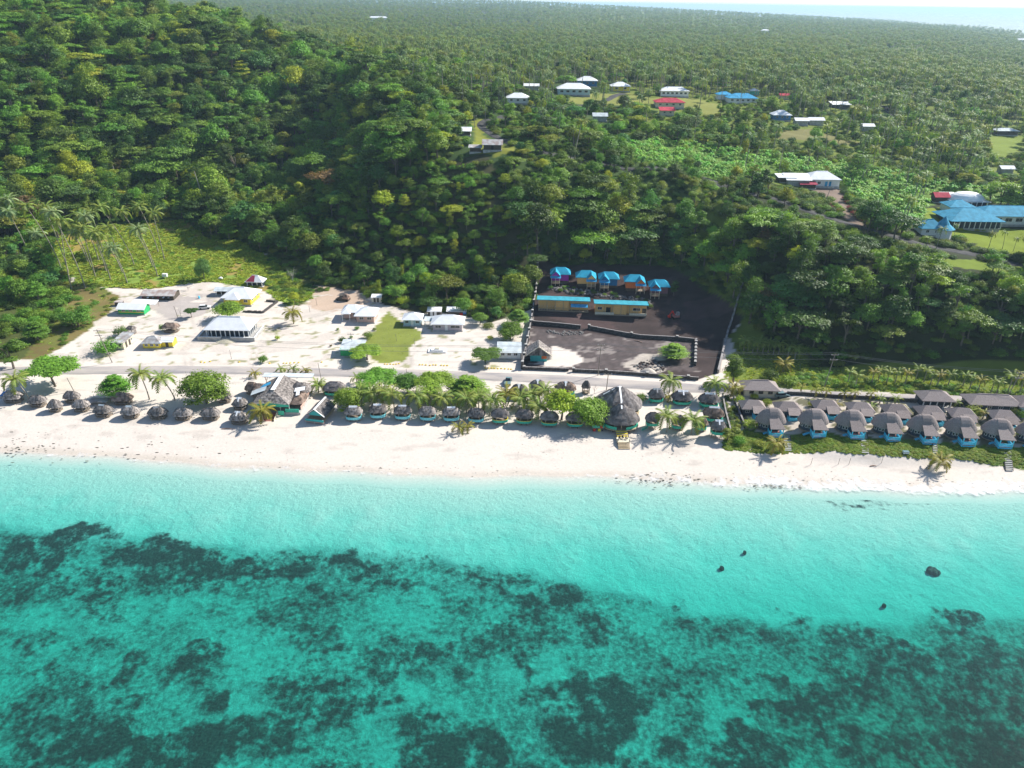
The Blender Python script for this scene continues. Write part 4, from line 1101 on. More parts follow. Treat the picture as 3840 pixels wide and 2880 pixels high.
def house(name, label, cat, p, w, d, h=2.7, rot=0.0, roof='hip', rh=1.6, over=.7, roofm='white_tin', wallm='white', wins=(), doors=(), posts=0, base=.3, rl=None, group=None, open_front=0.0, cap=True, frame='white', wall=True, posth=None):
    t = thing(name, label, cat, p, rot, group)
    x0, x1, y0, y1 = -w / 2, w / 2, -d / 2, d / 2
    z0 = base
    if base: MB().box(x0 - .25, x1 + .25, y0 - .25, y1 + .25, -1.2, base).build('plinth', M['concrete'], t)
    if wall:
        mb = MB()
        mb.box(x0, x1, y0 + open_front, y0 + open_front + .18, z0, z0 + h).box(x0, x1, y1 - .18, y1, z0, z0 + h).box(x0, x0 + .18, y0 + open_front + .18, y1 - .18, z0, z0 + h).box(x1 - .18, x1, y0 + open_front + .18, y1 - .18, z0, z0 + h)
        mb.build('wall', M[wallm], t)
    ze = z0 + h
    if roof == 'hip':
        v, f = hip_faces(x0 - over, x1 + over, y0 - over, y1 + over, ze, ze + rh, max(.05, (w - d) / 2 if rl is None else rl))
        mb = MB(); mb.add(v, f); mb.build('roof', M[roofm], t)
        if cap:
            r_ = max(.05, (w - d) / 2 if rl is None else rl)
            mb = MB().box(-r_ - .1, r_ + .1, -.12, .12, ze + rh - .06, ze + rh + .06)
            mb.build('ridge_cap', M[roofm], t)
    elif roof == 'gable':
        gable = MB()
        ym = 0
        v = [(x0 - over, y0 - over, ze - .1), (x1 + over, y0 - over, ze - .1), (x1 + over, ym, ze + rh), (x0 - over, ym, ze + rh), (x1 + over, y1 + over, ze - .1), (x0 - over, y1 + over, ze - .1)]
        v += [(x, y, z - .14) for x, y, z in v]
        gable.add(v, [(0, 1, 2, 3), (3, 2, 4, 5), (7, 6, 9, 8), (8, 9, 11, 10), (0, 6, 7, 1), (5, 4, 10, 11), (1, 7, 8, 2), (2, 8, 10, 4), (0, 3, 9, 6), (3, 5, 11, 9)])
        gable.build('roof', M[roofm], t)
        for s in (-1, 1):
            xx = x0 if s < 0 else x1 - .16
            mb = MB(); mb.add([(xx, y0 + open_front, ze), (xx, y1, ze), (xx, ym, ze + rh - .25), (xx + .16, y0 + open_front, ze), (xx + .16, y1, ze), (xx + .16, ym, ze + rh - .25)], [(0, 1, 2), (5, 4, 3), (0, 2, 5, 3), (1, 4, 5, 2)])
            mb.build('gable', M[wallm], t)
    elif roof == 'mono':
        v = [(x0 - over, y0 - over, ze - .1), (x1 + over, y0 - over, ze - .1), (x1 + over, y1 + over, ze + rh), (x0 - over, y1 + over, ze + rh)]
        v += [(x, y, z - .14) for x, y, z in v]
        mb = MB(); mb.add(v, [(0, 1, 2, 3), (7, 6, 5, 4), (4, 5, 1, 0), (5, 6, 2, 1), (6, 7, 3, 2), (7, 4, 0, 3)]); mb.build('roof', M[roofm], t)
        if wall:
            mb = MB()
            for xx in (x0, x1 - .16):
                mb.add([(xx, y0, ze - .02), (xx, y1, ze - .02), (xx, y1, ze + rh - .2), (xx + .16, y0, ze - .02), (xx + .16, y1, ze - .02), (xx + .16, y1, ze + rh - .2)], [(0, 1, 2), (5, 4, 3), (0, 2, 5, 3), (1, 4, 5, 2)])
            mb.box(x0, x1, y1 - .16, y1, ze, ze + rh - .2); mb.build('upper_wall', M[wallm], t)
    for q in wins: add_window(t, *q, frame=frame)
    for (x, sd, w_, h_, m_) in doors:
        if sd == 'f': MB().box(x - w_ / 2, x + w_ / 2, y0 + open_front - .06, y0 + open_front - .005, z0, z0 + h_).build('door', M[m_], t)
        else: MB().box(x1 + .005, x1 + .06, x - w_ / 2, x + w_ / 2, z0, z0 + h_).build('door', M[m_], t)
    if posts:
        pm_ = MB().box(-.11, .11, -.11, .11, z0, z0 + h).mesh('post', M['white'])
        for k in range(posts): link('post', pm_, t, (x0 + .2 + (w - .4) * k / (posts - 1), y0 - over + .25 if not open_front else y0 + .12, 0))
    return t

def wf(n, w, y, z, ww=1.2, hh=1.0, side='f', off=0.0):
    """A row of n windows across a front of width w."""
    return [((-w / 2 + w * (k + .5) / n + off), y, z, ww, hh, side) for k in range(n)]

# --- village on the sand
D = lambda d: d / 2
p = put(pb, 20, 380, 3.2)
t = house('tin_shed', 'long low shed roofed with patched old tin by the blue barrel', 'shed', p, 11.5, 6.0, 1.9, .03, 'gable', 1.0, .5, 'old_tin', 'dark_wood', doors=((-2, 'f', 1.4, 1.7, 'dark_wood'), (3, 'f', 2.2, 1.7, 'rubber')), base=0)
for k in range(6): MB().box(-5.6 + 1.9 * k, -5.0 + 1.9 * k, -3.3, -1.0, 2.12 + .02 * (k % 3), 2.2 + .02 * (k % 3)).build('roof_patch', M[('maroon_tin', 'white_tin', 'grey_tin')[k % 3]], t).rotation_euler = (.30, 0, 0)
p = put(pa, 1140, 500, 2.6)
t = house('tin_roof_house', 'white gabled tin house with green and yellow striped front, side awning behind', 'house', p, 9.2, 4.6, 2.1, -.02, 'gable', 1.3, .5, 'white_tin', 'green_wall', wins=wf(3, 8, -2.31, 1.2, 1.3, .7), base=.2)
MB().box(-4.4, 4.4, -2.36, -2.31, .9, 1.15).build('wall_stripe', M['yellow_paint'], t)
v = [(-2.5, 2.9, 2.2), (6.4, 2.9, 2.0), (6.4, 6.2, 2.5), (-2.5, 6.2, 2.7)]
mb = MB(); mb.add(v + [(x, y, z + .08) for x, y, z in v], [(3, 2, 1, 0), (4, 5, 6, 7), (0, 1, 5, 4), (1, 2, 6, 5), (2, 3, 7, 6), (3, 0, 4, 7)]); mb.build('awning', M['white_tin'], t)
for x_ in (-2, 2, 6): MB().tube([(x_, 6, 0), (x_, 6, 2.5)], .07, 5).build('post', M['wood'], t)
p = put(pa, 1010, 425, .8)
t = thing('scrap_hut', 'small black lean-to of scrap beside the green striped house', 'hut', p)
MB().box(-1.3, 1.3, -.8, .8, 0, 1.4).build('wall', M['dark_wood'], t); MB().box(-1.5, 1.5, -1, 1, 1.42, 1.5).build('roof', M['old_tin'], t)
p = put(pa, 1055, 772, 2.0)
t = house('small_house', 'narrow grey roofed house with cream side doors behind the low round bush', 'house', p, 3.6, 6.4, 2.2, -.12, 'mono', .7, .35, 'grey_tin', 'cream', wins=[(-.9, -3.21, 1.3, .9, .8, 'f'), (.9, -3.21, 1.3, .9, .8, 'f'), (1.81, 1.4, 1.3, .9, .8, 'r')], doors=((-1.6, 'r', .9, 1.9, 'dark_wood'), (.2, 'r', .9, 1.9, 'dark_wood')), base=.2)
p = put(pa, 1115, 668, 1.5)
make_fale('thatched_lean_to', 'small thatched lean-to at the back of the narrow grey house', p, 0, None, 1.6, 1.4, .2, 1.9, .9, .5, None, None, seed=71)
p = put(pa, 1310, 783, 2.3)
t = house('yellow_hut', 'yellow hut with grey hipped roof near the open thatched shelter', 'hut', p, 5.4, 4.4, 1.9, .05, 'hip', 1.5, .5, 'grey_tin', 'yellow_paint', wins=wf(3, 5, -2.21, .9, 1.0, .8), base=.2)
house('yellow_annex', 'white roofed yellow annex joined to the grey hipped hut', 'hut', (p[0] + 4.4, p[1] + .8, p[2]), 3.6, 3.6, 1.9, .05, 'gable', .9, .3, 'white_tin', 'yellow_paint', doors=((0, 'f', .9, 1.7, 'dark_wood'),), base=.2)
make_fale('open_shelter', 'open thatched shelter with brown roof by the yellow hut', put(pb, 105, 652, 1.8), 0, None, 2.9, 2.1, .25, 1.9, 1.2, 1.2, None, None, seed=72, thatch='thatch_brown')
# meeting hall
p = put(pb, 605, 712, 4.4)
t = thing('meeting_hall', 'white hip roofed hall with a row of white columns on a walled terrace', 'hall', p, .0)
MB().box(-9.2, 9.2, -4.3, 6.2, -.6, .55).build('terrace', M['concrete'], t)
for (x0, x1, y0, y1) in ((-9.3, -1.6, -4.5, -4.25), (1.6, 9.3, -4.5, -4.25), (9.1, 9.35, -4.25, 6.3), (-9.35, -9.1, -4.25, 6.3)):
    MB().box(x0, x1, y0, y1, .0, 1.25).build('parapet', M['concrete'], t)
    MB().box(x0 - .06, x1 + .06, y0 - .06, y1 + .06, 1.252, 1.36).build('coping', M['white'], t)
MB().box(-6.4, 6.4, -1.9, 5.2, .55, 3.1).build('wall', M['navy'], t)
cm = MB().tube([(0, 0, .55), (0, 0, 3.3)], .17, 8).mesh('column', M['white'])
for k in range(10): link('column', cm, t, (-6.9 + 13.8 * k / 9, -2.5, 0))
for k in range(1, 6): link('column', cm, t, (6.9, -2.5 + 8.2 * k / 5, 0)); link('column', cm, t, (-6.9, -2.5 + 8.2 * k / 5, 0))
v, f = hip_faces(-7.7, 7.7, -3.3, 6.6, 3.3, 6.2, 3.6)
mb = MB(); mb.add(v, f); mb.build('roof', M['white_tin'], t)
strip((-3.7, 1.65, 6.2), (3.7, 1.65, 6.2), .35, .1).build('ridge_cap', M['pale_tin'], t)
for k in range(5):
    r_ = 3.4 - .55 * k
    pts = [(r_ * math.cos(a), -4.5 - r_ * .62 * math.sin(a)) for a in np.linspace(0, math.pi, 13)]
    MB().prism(pts[::-1], -.3, .12 + .16 * k).build('step', M['cream'], t)
# yellow house and its neighbours
p = put(pb, 700, 425, 4.4)
t = house('yellow_house', 'yellow house under a big white hip roof beside a stone walled garden', 'house', p, 10.0, 8.6, 2.6, -.06, 'hip', 2.6, .9, 'white_tin', 'yellow_paint', wins=[(5.01, y_, 1.3, 1.3, 1.0, 'r') for y_ in (-2.4, .2, 2.8)] + [(3.2, -4.31, 1.3, 1.4, 1.0, 'f'), (-.4, -4.31, 1.3, 1.4, 1.0, 'f')], base=.35, rl=1.6)
v, f = hip_faces(-3.6, 1.8, -6.6, -1.0, 2.95, 4.7, .1); mb = MB(); mb.add(v, f); mb.build('porch_roof', M['white_tin'], t)
MB().box(-3.0, 1.3, -6.0, -5.85, .35, 2.8).build('porch_wall', M['yellow_paint'], t)
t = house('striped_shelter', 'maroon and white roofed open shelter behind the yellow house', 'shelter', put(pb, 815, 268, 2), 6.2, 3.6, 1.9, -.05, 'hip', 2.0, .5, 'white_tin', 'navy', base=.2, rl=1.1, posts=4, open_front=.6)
mb = MB(); mb.add([(-3.3, -2.26, 2.17), (.2, -2.26, 2.17), (.0, -.12, 4.13), (-1.0, -.12, 4.13)], [(0, 1, 2, 3)]); mb.build('roof_panel', M['maroon_tin'], t)
t = house('open_shed', 'grey tin shelter with dark open front next to the yellow house', 'shed', put(pb, 560, 345, 2), 6.4, 3.8, 2.0, 0, 'gable', .7, .5, 'pale_tin', 'dark_wood', base=.1, posts=4, open_front=1.4)
# stone garden
p = put(pb, 850, 478, 3.5)
t = thing('stone_garden_wall', 'low dark stone wall round the garden of the yellow house', 'wall', p, -.06)
rd = random.Random(4)
for (x0, y0, x1, y1) in ((-5, -3.4, 2.2, -3.4), (2.2, -3.4, 3.6, 7.5), (3.6, 7.5, -.5, 7.5)):
    n_ = int(math.hypot(x1 - x0, y1 - y0) / .8)
    for k in range(n_):
        f_ = (k + .5) / n_; s_ = rd.uniform(.38, .5)
        MB().box(-s_, s_, -.35, .35, 0, rd.uniform(.5, .75)).build('stone', M['stone'], t, loc=(x0 + (x1 - x0) * f_, y0 + (y1 - y0) * f_, 0), rotz=math.atan2(y1 - y0, x1 - x0) + rd.uniform(-.1, .1))
# pink house with two wings
p = put(pc, 400, 565, 3.6)
t = house('pink_house', 'pink house with two white roofed wings and a small dark porch', 'house', p, 6.0, 6.6, 2.6, 0, 'hip', 2.0, .8, 'white_tin', 'pink_wall', wins=[(-1.3, -3.31, 1.3, 1.5, 1.0, 'f'), (1.4, -3.31, 1.3, 1.5, 1.0, 'f'), (3.01, 1.2, 1.4, 1.0, .9, 'r')], base=.3, rl=.4)
MB().box(-8.2, -3.02, .2, .4, .3, 2.9).box(-8.2, -8.0, .4, 5.0, .3, 2.9).box(-8.0, -3.02, 4.8, 5.0, .3, 2.9).build('wing_wall', M['pink_wall'], t)
v, f = hip_faces(-9.0, -2.2, -.8, 5.8, 2.92, 4.7, 1.2); mb = MB(); mb.add(v, f); mb.build('wing_roof', M['white_tin'], t)
v, f = hip_faces(-8.6, -5.4, -2.2, 2.4, 2.94, 4.2, .05); mb = MB(); mb.add(v, f); mb.build('porch_roof', M['white_tin'], t)
for x_ in (-8.3, -5.7): MB().tube([(x_, -1.9, .2), (x_, -1.9, 2.8)], .1, 6).build('porch_post', M['white'], t)
add_window(t, -4.2, .19, 1.3, 1.4, 1.0)
house('wash_house', 'small white flat roofed outhouse behind the pink house', 'shed', put(pc, 480, 400, 1.2), 3.4, 2.2, 2.0, 0, 'mono', .4, .25, 'white_tin', 'cream', doors=((-.6, 'f', .8, 1.7, 'dark_wood'), (.6, 'f', .8, 1.7, 'dark_wood')), base=.15)
house('blue_cottage', 'pale blue cottage with white hip roof at the edge of the lawn', 'house', put(pc, 785, 588, 2.6), 5.9, 5.0, 2.3, 0, 'hip', 1.7, .6, 'white_tin', 'pale_blue_wall', wins=[(-1.8, -2.51, 1.2, 1.2, .9, 'f'), (1.8, -2.51, 1.2, 1.2, .9, 'f')], doors=((0, 'f', .9, 1.9, 'white'), (-.6, 'r', .9, 1.9, 'dark_wood')), base=.25)
house('brown_outhouse', 'brown and white outhouse between the blue cottage and the lilac house', 'shed', put(pc, 965, 512, 1.4), 4.6, 2.6, 2.2, 0, 'mono', .5, .3, 'white_tin', 'dark_wood', doors=((-1, 'f', .9, 1.9, 'white'), (.4, 'f', .9, 1.9, 'white')), base=.2)
house('carport', 'white roofed open carport beside the lilac house', 'carport', put(pc, 930, 590, 1.5), 3.8, 3.0, 2.1, 0, 'mono', .3, .2, 'pale_tin', 'white', wall=False, posts=3, base=.1)
house('lilac_house', 'long lilac house with wide white hip roof facing the sand yard', 'house', put(pc, 1080, 635, 3.2), 9.8, 6.0, 2.5, 0, 'hip', 2.1, .8, 'white_tin', 'lilac_wall', wins=[(-3.2, -3.01, 1.2, 2.0, 1.0, 'f'), (2.6, -3.01, 1.2, 3.2, 1.0, 'f'), (4.91, 0, 1.2, 1.3, 1.0, 'r')], doors=((-.4, 'f', .9, 1.9, 'white'),), base=.35)
t = house('tarp_shack', 'ramshackle white roofed shack with blue tarp behind the lilac house', 'shed', put(pc, 1150, 502, 1.6), 6.6, 3.2, 1.9, 0, 'mono', .4, .3, 'white_tin', 'dark_wood', base=.1)
MB().box(2.4, 3.5, -1.8, 1.2, .9, 2.0).build('tarp', M['tarp_blue'], t); MB().box(1.2, 2.3, -1.75, -1.65, .2, 1.2).build('cloth_panel', M['red_paint'], t)
t = house('green_house', 'green walled house with pale blue flat roof beside the lawn', 'house', put(pc, 285, 848, 3.0), 6.8, 5.6, 2.3, -.03, 'mono', .8, .35, 'pale_tin', 'green_wall', wins=[(3.41, .5, 1.3, 1.0, .8, 'r')], doors=((2.6, 'f', 1.0, 1.9, 'dark_wood'), (-1.8, 'r', .9, 1.8, 'white')), base=.2)
t = house('roadside_shop', 'pale sloping roofed house near the dark walled lot', 'house', put(pd, 245, 868, 2.8), 7.0, 5.2, 2.3, 0, 'mono', 1.0, .4, 'pale_tin', 'white', wins=[(-2.0, -2.61, 1.3, 1.2, .9, 'f'), (0, -2.61, 1.3, 1.2, .9, 'f'), (2.0, -2.61, 1.3, 1.2, .9, 'f')], base=.3)
# tomb
p = put(pc, 988, 818, 1.6)
t = thing('tomb', 'white two tiered tomb slab standing alone on the sand yard', 'tomb', p)
MB().box(-2.9, 2.9, -1.6, 1.6, -.2, .35).build('base_slab', M['marble'], t); MB().box(-2.0, 2.0, -1.0, 1.0, .352, .75).build('upper_slab', M['marble'], t); MB().box(-.7, .7, -.4, .4, .752, 1.1).build('headstone', M['cream'], t)
# gatehouse
p = put(pd, 490, 886, 2.6)
t = thing('gatehouse', 'teal gatehouse with thatched roof edged in white inside the walled lot', 'house', p)
MB().box(-2.6, 2.6, -2.2, 2.2, -.2, 2.4).build('wall', M['teal_wall'], t)
MB().box(.9, 2.5, -2.26, -2.21, .9, 1.9).build('shutter', M['orange_wall'], t)
gable_roof(MB(), -4.0, 4.0, -3.0, 2.9, 2.2, 5.2, .2).build('roof', M['thatch'], t)
mb = MB(); mb.add([(-3.7, -2.96, 2.35), (3.7, -2.96, 2.35), (0, -2.7, 5.0)], [(0, 1, 2)]); mb.add([(-3.7, -2.8, 2.35), (3.7, -2.8, 2.35), (0, -2.6, 5.0)], [(2, 1, 0)]); mb.build('gable', M['thatch'], t)
for s in (-1, 1): strip((s * 4.1, -3.1, 2.25), (0, -3.1, 5.4), .28, .12).build('barge_board', M['cream'], t)

# --- walled lot
def wall_run(name, label, pts, h, m='concrete', capm='cap_stone', th=.28, seg=3.0, pier=0, pierh=.6, group=None):
    """A wall of equal panels that follow the ground, coped, with piers between them."""
    pts = [tuple(q[:2]) for q in pts]
    t = thing(name, label, 'wall', (pts[0][0], pts[0][1], gz(*pts[0])), 0, group)
    ox, oy, oz = t.location
    cnt = 0
    for (xa, ya), (xb, yb) in zip(pts[:-1], pts[1:]):
        L_ = math.hypot(xb - xa, yb - ya); n_ = max(1, round(L_ / seg)); rz = math.atan2(yb - ya, xb - xa)
        for k in range(n_):
            f0, f1 = k / n_, (k + 1) / n_
            xm, ym = xa + (xb - xa) * (f0 + f1) / 2, ya + (yb - ya) * (f0 + f1) / 2
            z = gz(xm, ym) - oz; l = L_ / n_ / 2
            o = MB().box(-l + .012, l - .012, -th / 2, th / 2, -1.2, h).build('panel', M[m], t, loc=(xm - ox, ym - oy, z), rotz=rz)
            MB().box(-l, l, -th / 2 - .06, th / 2 + .06, h + .002, h + .12).build('coping', M[capm], o)
            if pier and cnt % pier == 0:
                xs, ys = xa + (xb - xa) * f0, ya + (yb - ya) * f0
                o = MB().box(-.36, .36, -.36, .36, -1.2, h + pierh).build('pier', M['stone'], t, loc=(xs - ox, ys - oy, gz(xs, ys) - oz), rotz=rz)
                MB().box(-.42, .42, -.42, .42, h + pierh + .002, h + pierh + .14).build('pier_cap', M['concrete'], o)
            cnt += 1
    return t
LW = [at(*pd(355, 945)), at(*pd(392, 770)), at(*pd(425, 600))]
wall_run('lot_side_wall', 'tall dark wall with white capped piers along the village side of the lot', LW + [at(*pd(445, 500)), (8.5, 262), (9.5, 281)], 1.9, 'stone', 'cap_stone', pier=2, pierh=.7, seg=3.2)
wall_run('lot_front_wall', 'low dark roadside wall from the gatehouse to the sandy gap', [at(*pd(370, 952)), at(*pd(745, 966))], .95, 'stone', seg=2.6, pier=5, pierh=.25)
wall_run('lot_front_wall', 'low dark roadside wall from the sandy gap to the sand heap', [at(*pd(785, 972)), at(*pd(1060, 985)), at(*pd(1290, 1000)), at(*pe(60, 1010)), at(*pe(490, 1045))], 1.0, 'stone', seg=2.8, pier=4, pierh=.35)
wall_run('lot_middle_wall', 'grey wall across the lot nearer the village with a gap at its end', [at(*pd(435, 578)), at(*pd(845, 620))], 1.2, 'stone', 'cap_stone', seg=3.0, pier=6, pierh=.3)
wall_run('lot_middle_wall', 'grey wall across the lot ending at the white post wall', [at(*pd(915, 622)), at(*pe(0, 690)), at(*pe(310, 705)), at(*pe(455, 720))], 1.2, 'stone', 'cap_stone', seg=3.2, pier=5, pierh=.35)
wall_run('lot_post_wall', 'short wall of white posts closing the gravel yard', [at(*pe(462, 915)), at(*pe(470, 715))], 1.1, 'concrete', 'cap_stone', th=.5, seg=2.6, pier=1, pierh=.3)
wall_run('lane_wall', 'long pale wall climbing beside the black lane toward the cliff', [at(*pe(655, 985)), at(*pe(690, 840)), at(*pe(735, 660)), at(*pe(790, 540)), at(*pe(838, 455))], 1.3, 'cap_stone', 'cap_stone', th=.5, seg=4.0)
wall_run('resort_road_wall', 'dark stone wall between the road and the shingled cottages', [at(*pe(770, 1160)), at(*pf(0, 878)), at(*pf(330, 905)), at(*pf(640, 925)), at(*pf(930, 948)), at(*pf(1390, 975)), at(*pf(1760, 995)), at(*pf(2300, 1030))], 1.15, 'stone', seg=4.0)
wall_run('cove_lane_wall', 'dark wall along the lane between the green huts and the cottages', [at(*pe(690, 1180)), at(*pe(720, 1340)), at(*pe(760, 1490))], 1.0, 'stone', seg=2.6)
wall_run('cottage_lane_wall', 'low stone wall beside the lane under the first shingled cottage', [at(*pe(790, 1200)), at(*pe(830, 1330)), at(*pe(880, 1450))], 1.0, 'stone', seg=2.6)

# five small blue roofed cabins
def cabin(label, p, wallm, flip=1):
    t = thing('blue_roof_cabin', label, 'cabin', p, -.05, 'blue roofed cabins on the upper terrace'); t.scale = (1.1, 1.1, 1.1)
    MB().box(-2.9, 2.9, -1.6, 2.4, .5, 3.0).build('wall', M[wallm], t)
    MB().box(-2.9, 2.9, -1.7, 2.4, -.9, .5).build('plinth', M['dark_wood'], t)
    v, f = hip_faces(-3.6, 3.6, -2.2, 3.1, 3.0, 4.8, 1.6); mb = MB(); mb.add(v, f); mb.build('roof', M['blue_tin'], t)
    x0 = -3.2 if flip > 0 else .2
    mb = gable_roof(MB(), x0, x0 + 3.2, -4.0, .6, 3.0, 4.6, .12); mb.build('porch_roof', M['blue_tin'], t)
    mb = MB(); mb.add([(x0 + .1, -3.8, 3.0), (x0 + 3.1, -3.8, 3.0), (x0 + 1.6, -3.8, 4.4)], [(0, 1, 2)]); mb.add([(x0 + .1, -3.7, 3.0), (x0 + 3.1, -3.7, 3.0), (x0 + 1.6, -3.7, 4.4)], [(2, 1, 0)]); mb.build('gable', M[wallm], t)
    v = [(x0 - .2, -4.7, 2.45), (x0 + 3.4, -4.7, 2.45), (x0 + 3.4, -3.75, 2.95), (x0 - .2, -3.75, 2.95)]
    mb = MB(); mb.add(v + [(x, y, z - .07) for x, y, z in v], [(0, 1, 2, 3), (7, 6, 5, 4), (0, 4, 5, 1), (1, 5, 6, 2), (3, 7, 4, 0)]); mb.build('awning', M['sky_tin'], t)
    MB().box(x0 + .1, x0 + 3.1, -4.2, -1.7, .3, .5).build('deck', M['wood'], t)
    for x_ in (x0 + .2, x0 + 1.6, x0 + 3.0): MB().tube([(x_, -4.1, -.6), (x_, -4.1, 2.7)], .07, 5).build('post', M['cream'], t)
    MB().box(x0 + .15, x0 + 3.05, -4.15, -4.08, 1.15, 1.25).box(x0 + .15, x0 + 3.05, -4.15, -4.08, .75, .83).build('railing', M['pale_wood'], t)
    add_window(t, x0 + 1.6, -1.61, 1.3, 1.4, 1.0)
    return t
for k, (cv, X, Y, wm_, fl, lab) in enumerate([(pd, 672, 226, 'purple_wall', 1, 'blue roofed cabin with purple wall at the village end of the terrace'), (pd, 885, 252, 'tan_wall', -1, 'blue roofed cabin with ochre walls next to the purple one'),
        (pd, 1075, 268, 'blue_wall', 1, 'blue roofed cabin with deep blue walls in the middle of five'), (pd, 1290, 292, 'orange_wall', -1, 'blue roofed cabin with orange walls'), (pe, 150, 334, 'plum_wall', 1, 'blue roofed cabin with dark plum walls by the pale slender tree')]):
    x, y, z = hit(*cv(X, Y)); y += 1.5; cabin(lab, (x * 1.006, y, gz(x, y) + .15), wm_, fl)
# two long cabins
for k, (X, Y, w_, lab) in enumerate([(698, 468, 18.0, 'long ochre bunkhouse with blue flat roof, two open bays and an awning'), (1176, 505, 18.2, 'long ochre bunkhouse with blue flat roof and pale porch openings')]):
    x, y, z = hit(*pd(X, Y)); y += 2.6
    t = thing('bunkhouse', lab, 'bunkhouse', (x * 1.01, y, gz(x, y)), -.06, 'ochre bunkhouses on the middle terrace')
    MB().box(-w_ / 2, w_ / 2, -1.2, 2.4, .1, 3.4).build('wall', M['tan_wall'], t)
    MB().box(-2.8, 2.0, -2.3, -1.22, .1, 3.7).build('bay_wall', M['tan_wall'], t)
    v = [(-w_ / 2 - .5, -3.0, 4.15), (w_ / 2 + .5, -3.0, 4.15), (w_ / 2 + .5, 2.9, 3.45), (-w_ / 2 - .5, 2.9, 3.45)]
    mb = MB(); mb.add(v + [(a_, b_, c_ - .2) for a_, b_, c_ in v], [(0, 1, 2, 3), (7, 6, 5, 4), (4, 5, 1, 0), (5, 6, 2, 1), (6, 7, 3, 2), (7, 4, 0, 3)]); mb.build('roof', M['aqua_tin'], t)
    for x_ in np.linspace(-w_ / 2 + .2, w_ / 2 - .2, 7): MB().box(x_ - .09, x_ + .09, -2.8, -2.62, -.3, 3.9).build('post', M['pale_wood'], t)
    MB().box(-w_ / 2, w_ / 2, -2.85, -1.2, -.3, .1).build('deck', M['wood'], t)
    if k == 0:
        for z_ in (.7, 1.15): MB().box(-w_ / 2, 2.4, -2.86, -2.8, z_, z_ + .08).build('rail', M['pale_wood'], t)
        v = [(2.6, -4.4, 2.3), (8.6, -4.4, 2.3), (8.6, -2.8, 2.9), (2.6, -2.8, 2.9)]
        mb = MB(); mb.add(v + [(a_, b_, c_ - .1) for a_, b_, c_ in v], [(0, 1, 2, 3), (7, 6, 5, 4), (4, 5, 1, 0), (5, 6, 2, 1), (7, 4, 0, 3)]); mb.build('awning', M['sky_tin'], t)
        bm_ = MB().box(-.06, .06, -.5, .5, 0, .12).mesh('beam_end', M['cream'])
        for q in range(14): link('beam_end', bm_, t, (-w_ / 2 + .5 + .95 * (q % 7), -3.1, (1.75, .55)[q // 7]))
    else:
        for x_, ww in ((-7.4, 1.6), (5.6, 2.6)): add_window(t, x_, -1.21, 1.2, ww, 1.1)
        for x_ in (-4.4, 8.4): MB().box(x_ - .8, x_ + .8, -1.26, -1.205, .1, 2.2).build('door', M['glass'], t)
        MB().box(-w_ / 2, -2.4, -2.9, -2.75, .1, .9).build('parapet', M['cream'], t); MB().box(3.0, w_ / 2, -2.9, -2.75, .1, .9).build('parapet', M['cream'], t)

# --- shingled resort cottages
def dome_roof(L_, r, z0, h, n=10, prof=((1.0, 0), (.90, .20), (.76, .42), (.58, .64), (.38, .83), (.17, .96), (.02, 1.0))):
    """Two rounded ends; the straight middle is built separately."""
    ends = []
    for s in (-1, 1):
        rings = []
        for k, zf in prof:
            ring = []
            for i_ in range(n + 1):
                a = -math.pi / 2 + math.pi * i_ / n
                ring.append((s * (L_ + r * 1.12 * k * math.cos(a)), r * k * math.sin(a), z0 + h * zf))
            rings.append(ring)
        vs = [q for rg in rings for q in rg]; m_ = n + 1; fs = []
        for i_ in range(len(rings) - 1):
            for j in range(n):
                f_ = (i_ * m_ + j, i_ * m_ + j + 1, (i_ + 1) * m_ + j + 1, (i_ + 1) * m_ + j)
                fs.append(f_ if s > 0 else f_[::-1])
        b_ = len(vs); vs += [(x, y, z - .14) for x, y, z in rings[0]]
        for j in range(n):
            f_ = (b_ + j, b_ + j + 1, j + 1, j); fs.append(f_ if s > 0 else f_[::-1])
        mb = MB(); mb.add(vs, fs); ends.append(mb)
    mid = MB(); vs = []
    for sy in (-1, 1):
        for k, zf in (prof if sy < 0 else prof[::-1]):
            for x in (-L_ + .02, L_ - .02): vs.append((x, sy * (r * k + .05), z0 + h * zf + .07))
    fs = [(2 * i_, 2 * i_ + 1, 2 * i_ + 3, 2 * i_ + 2) for i_ in range(2 * len(prof) - 1)]
    b_ = len(vs)
    vs += [(x, y, z - .2) for x, y, z in vs]
    fs += [(b_ + f_[3], b_ + f_[2], b_ + f_[1], b_ + f_[0]) for f_ in fs[:2 * len(prof) - 1]]
    for i_ in range(2 * len(prof) - 1):
        fs += [(2 * i_ + 2, b_ + 2 * i_ + 2, b_ + 2 * i_, 2 * i_), (2 * i_ + 1, b_ + 2 * i_ + 1, b_ + 2 * i_ + 3, 2 * i_ + 3)]
    fs += [(0, b_, b_ + 1, 1), (b_ - 2, b_ - 1, 2 * b_ - 1, 2 * b_ - 2)]
    mid.add(vs, fs)
    return ends, mid

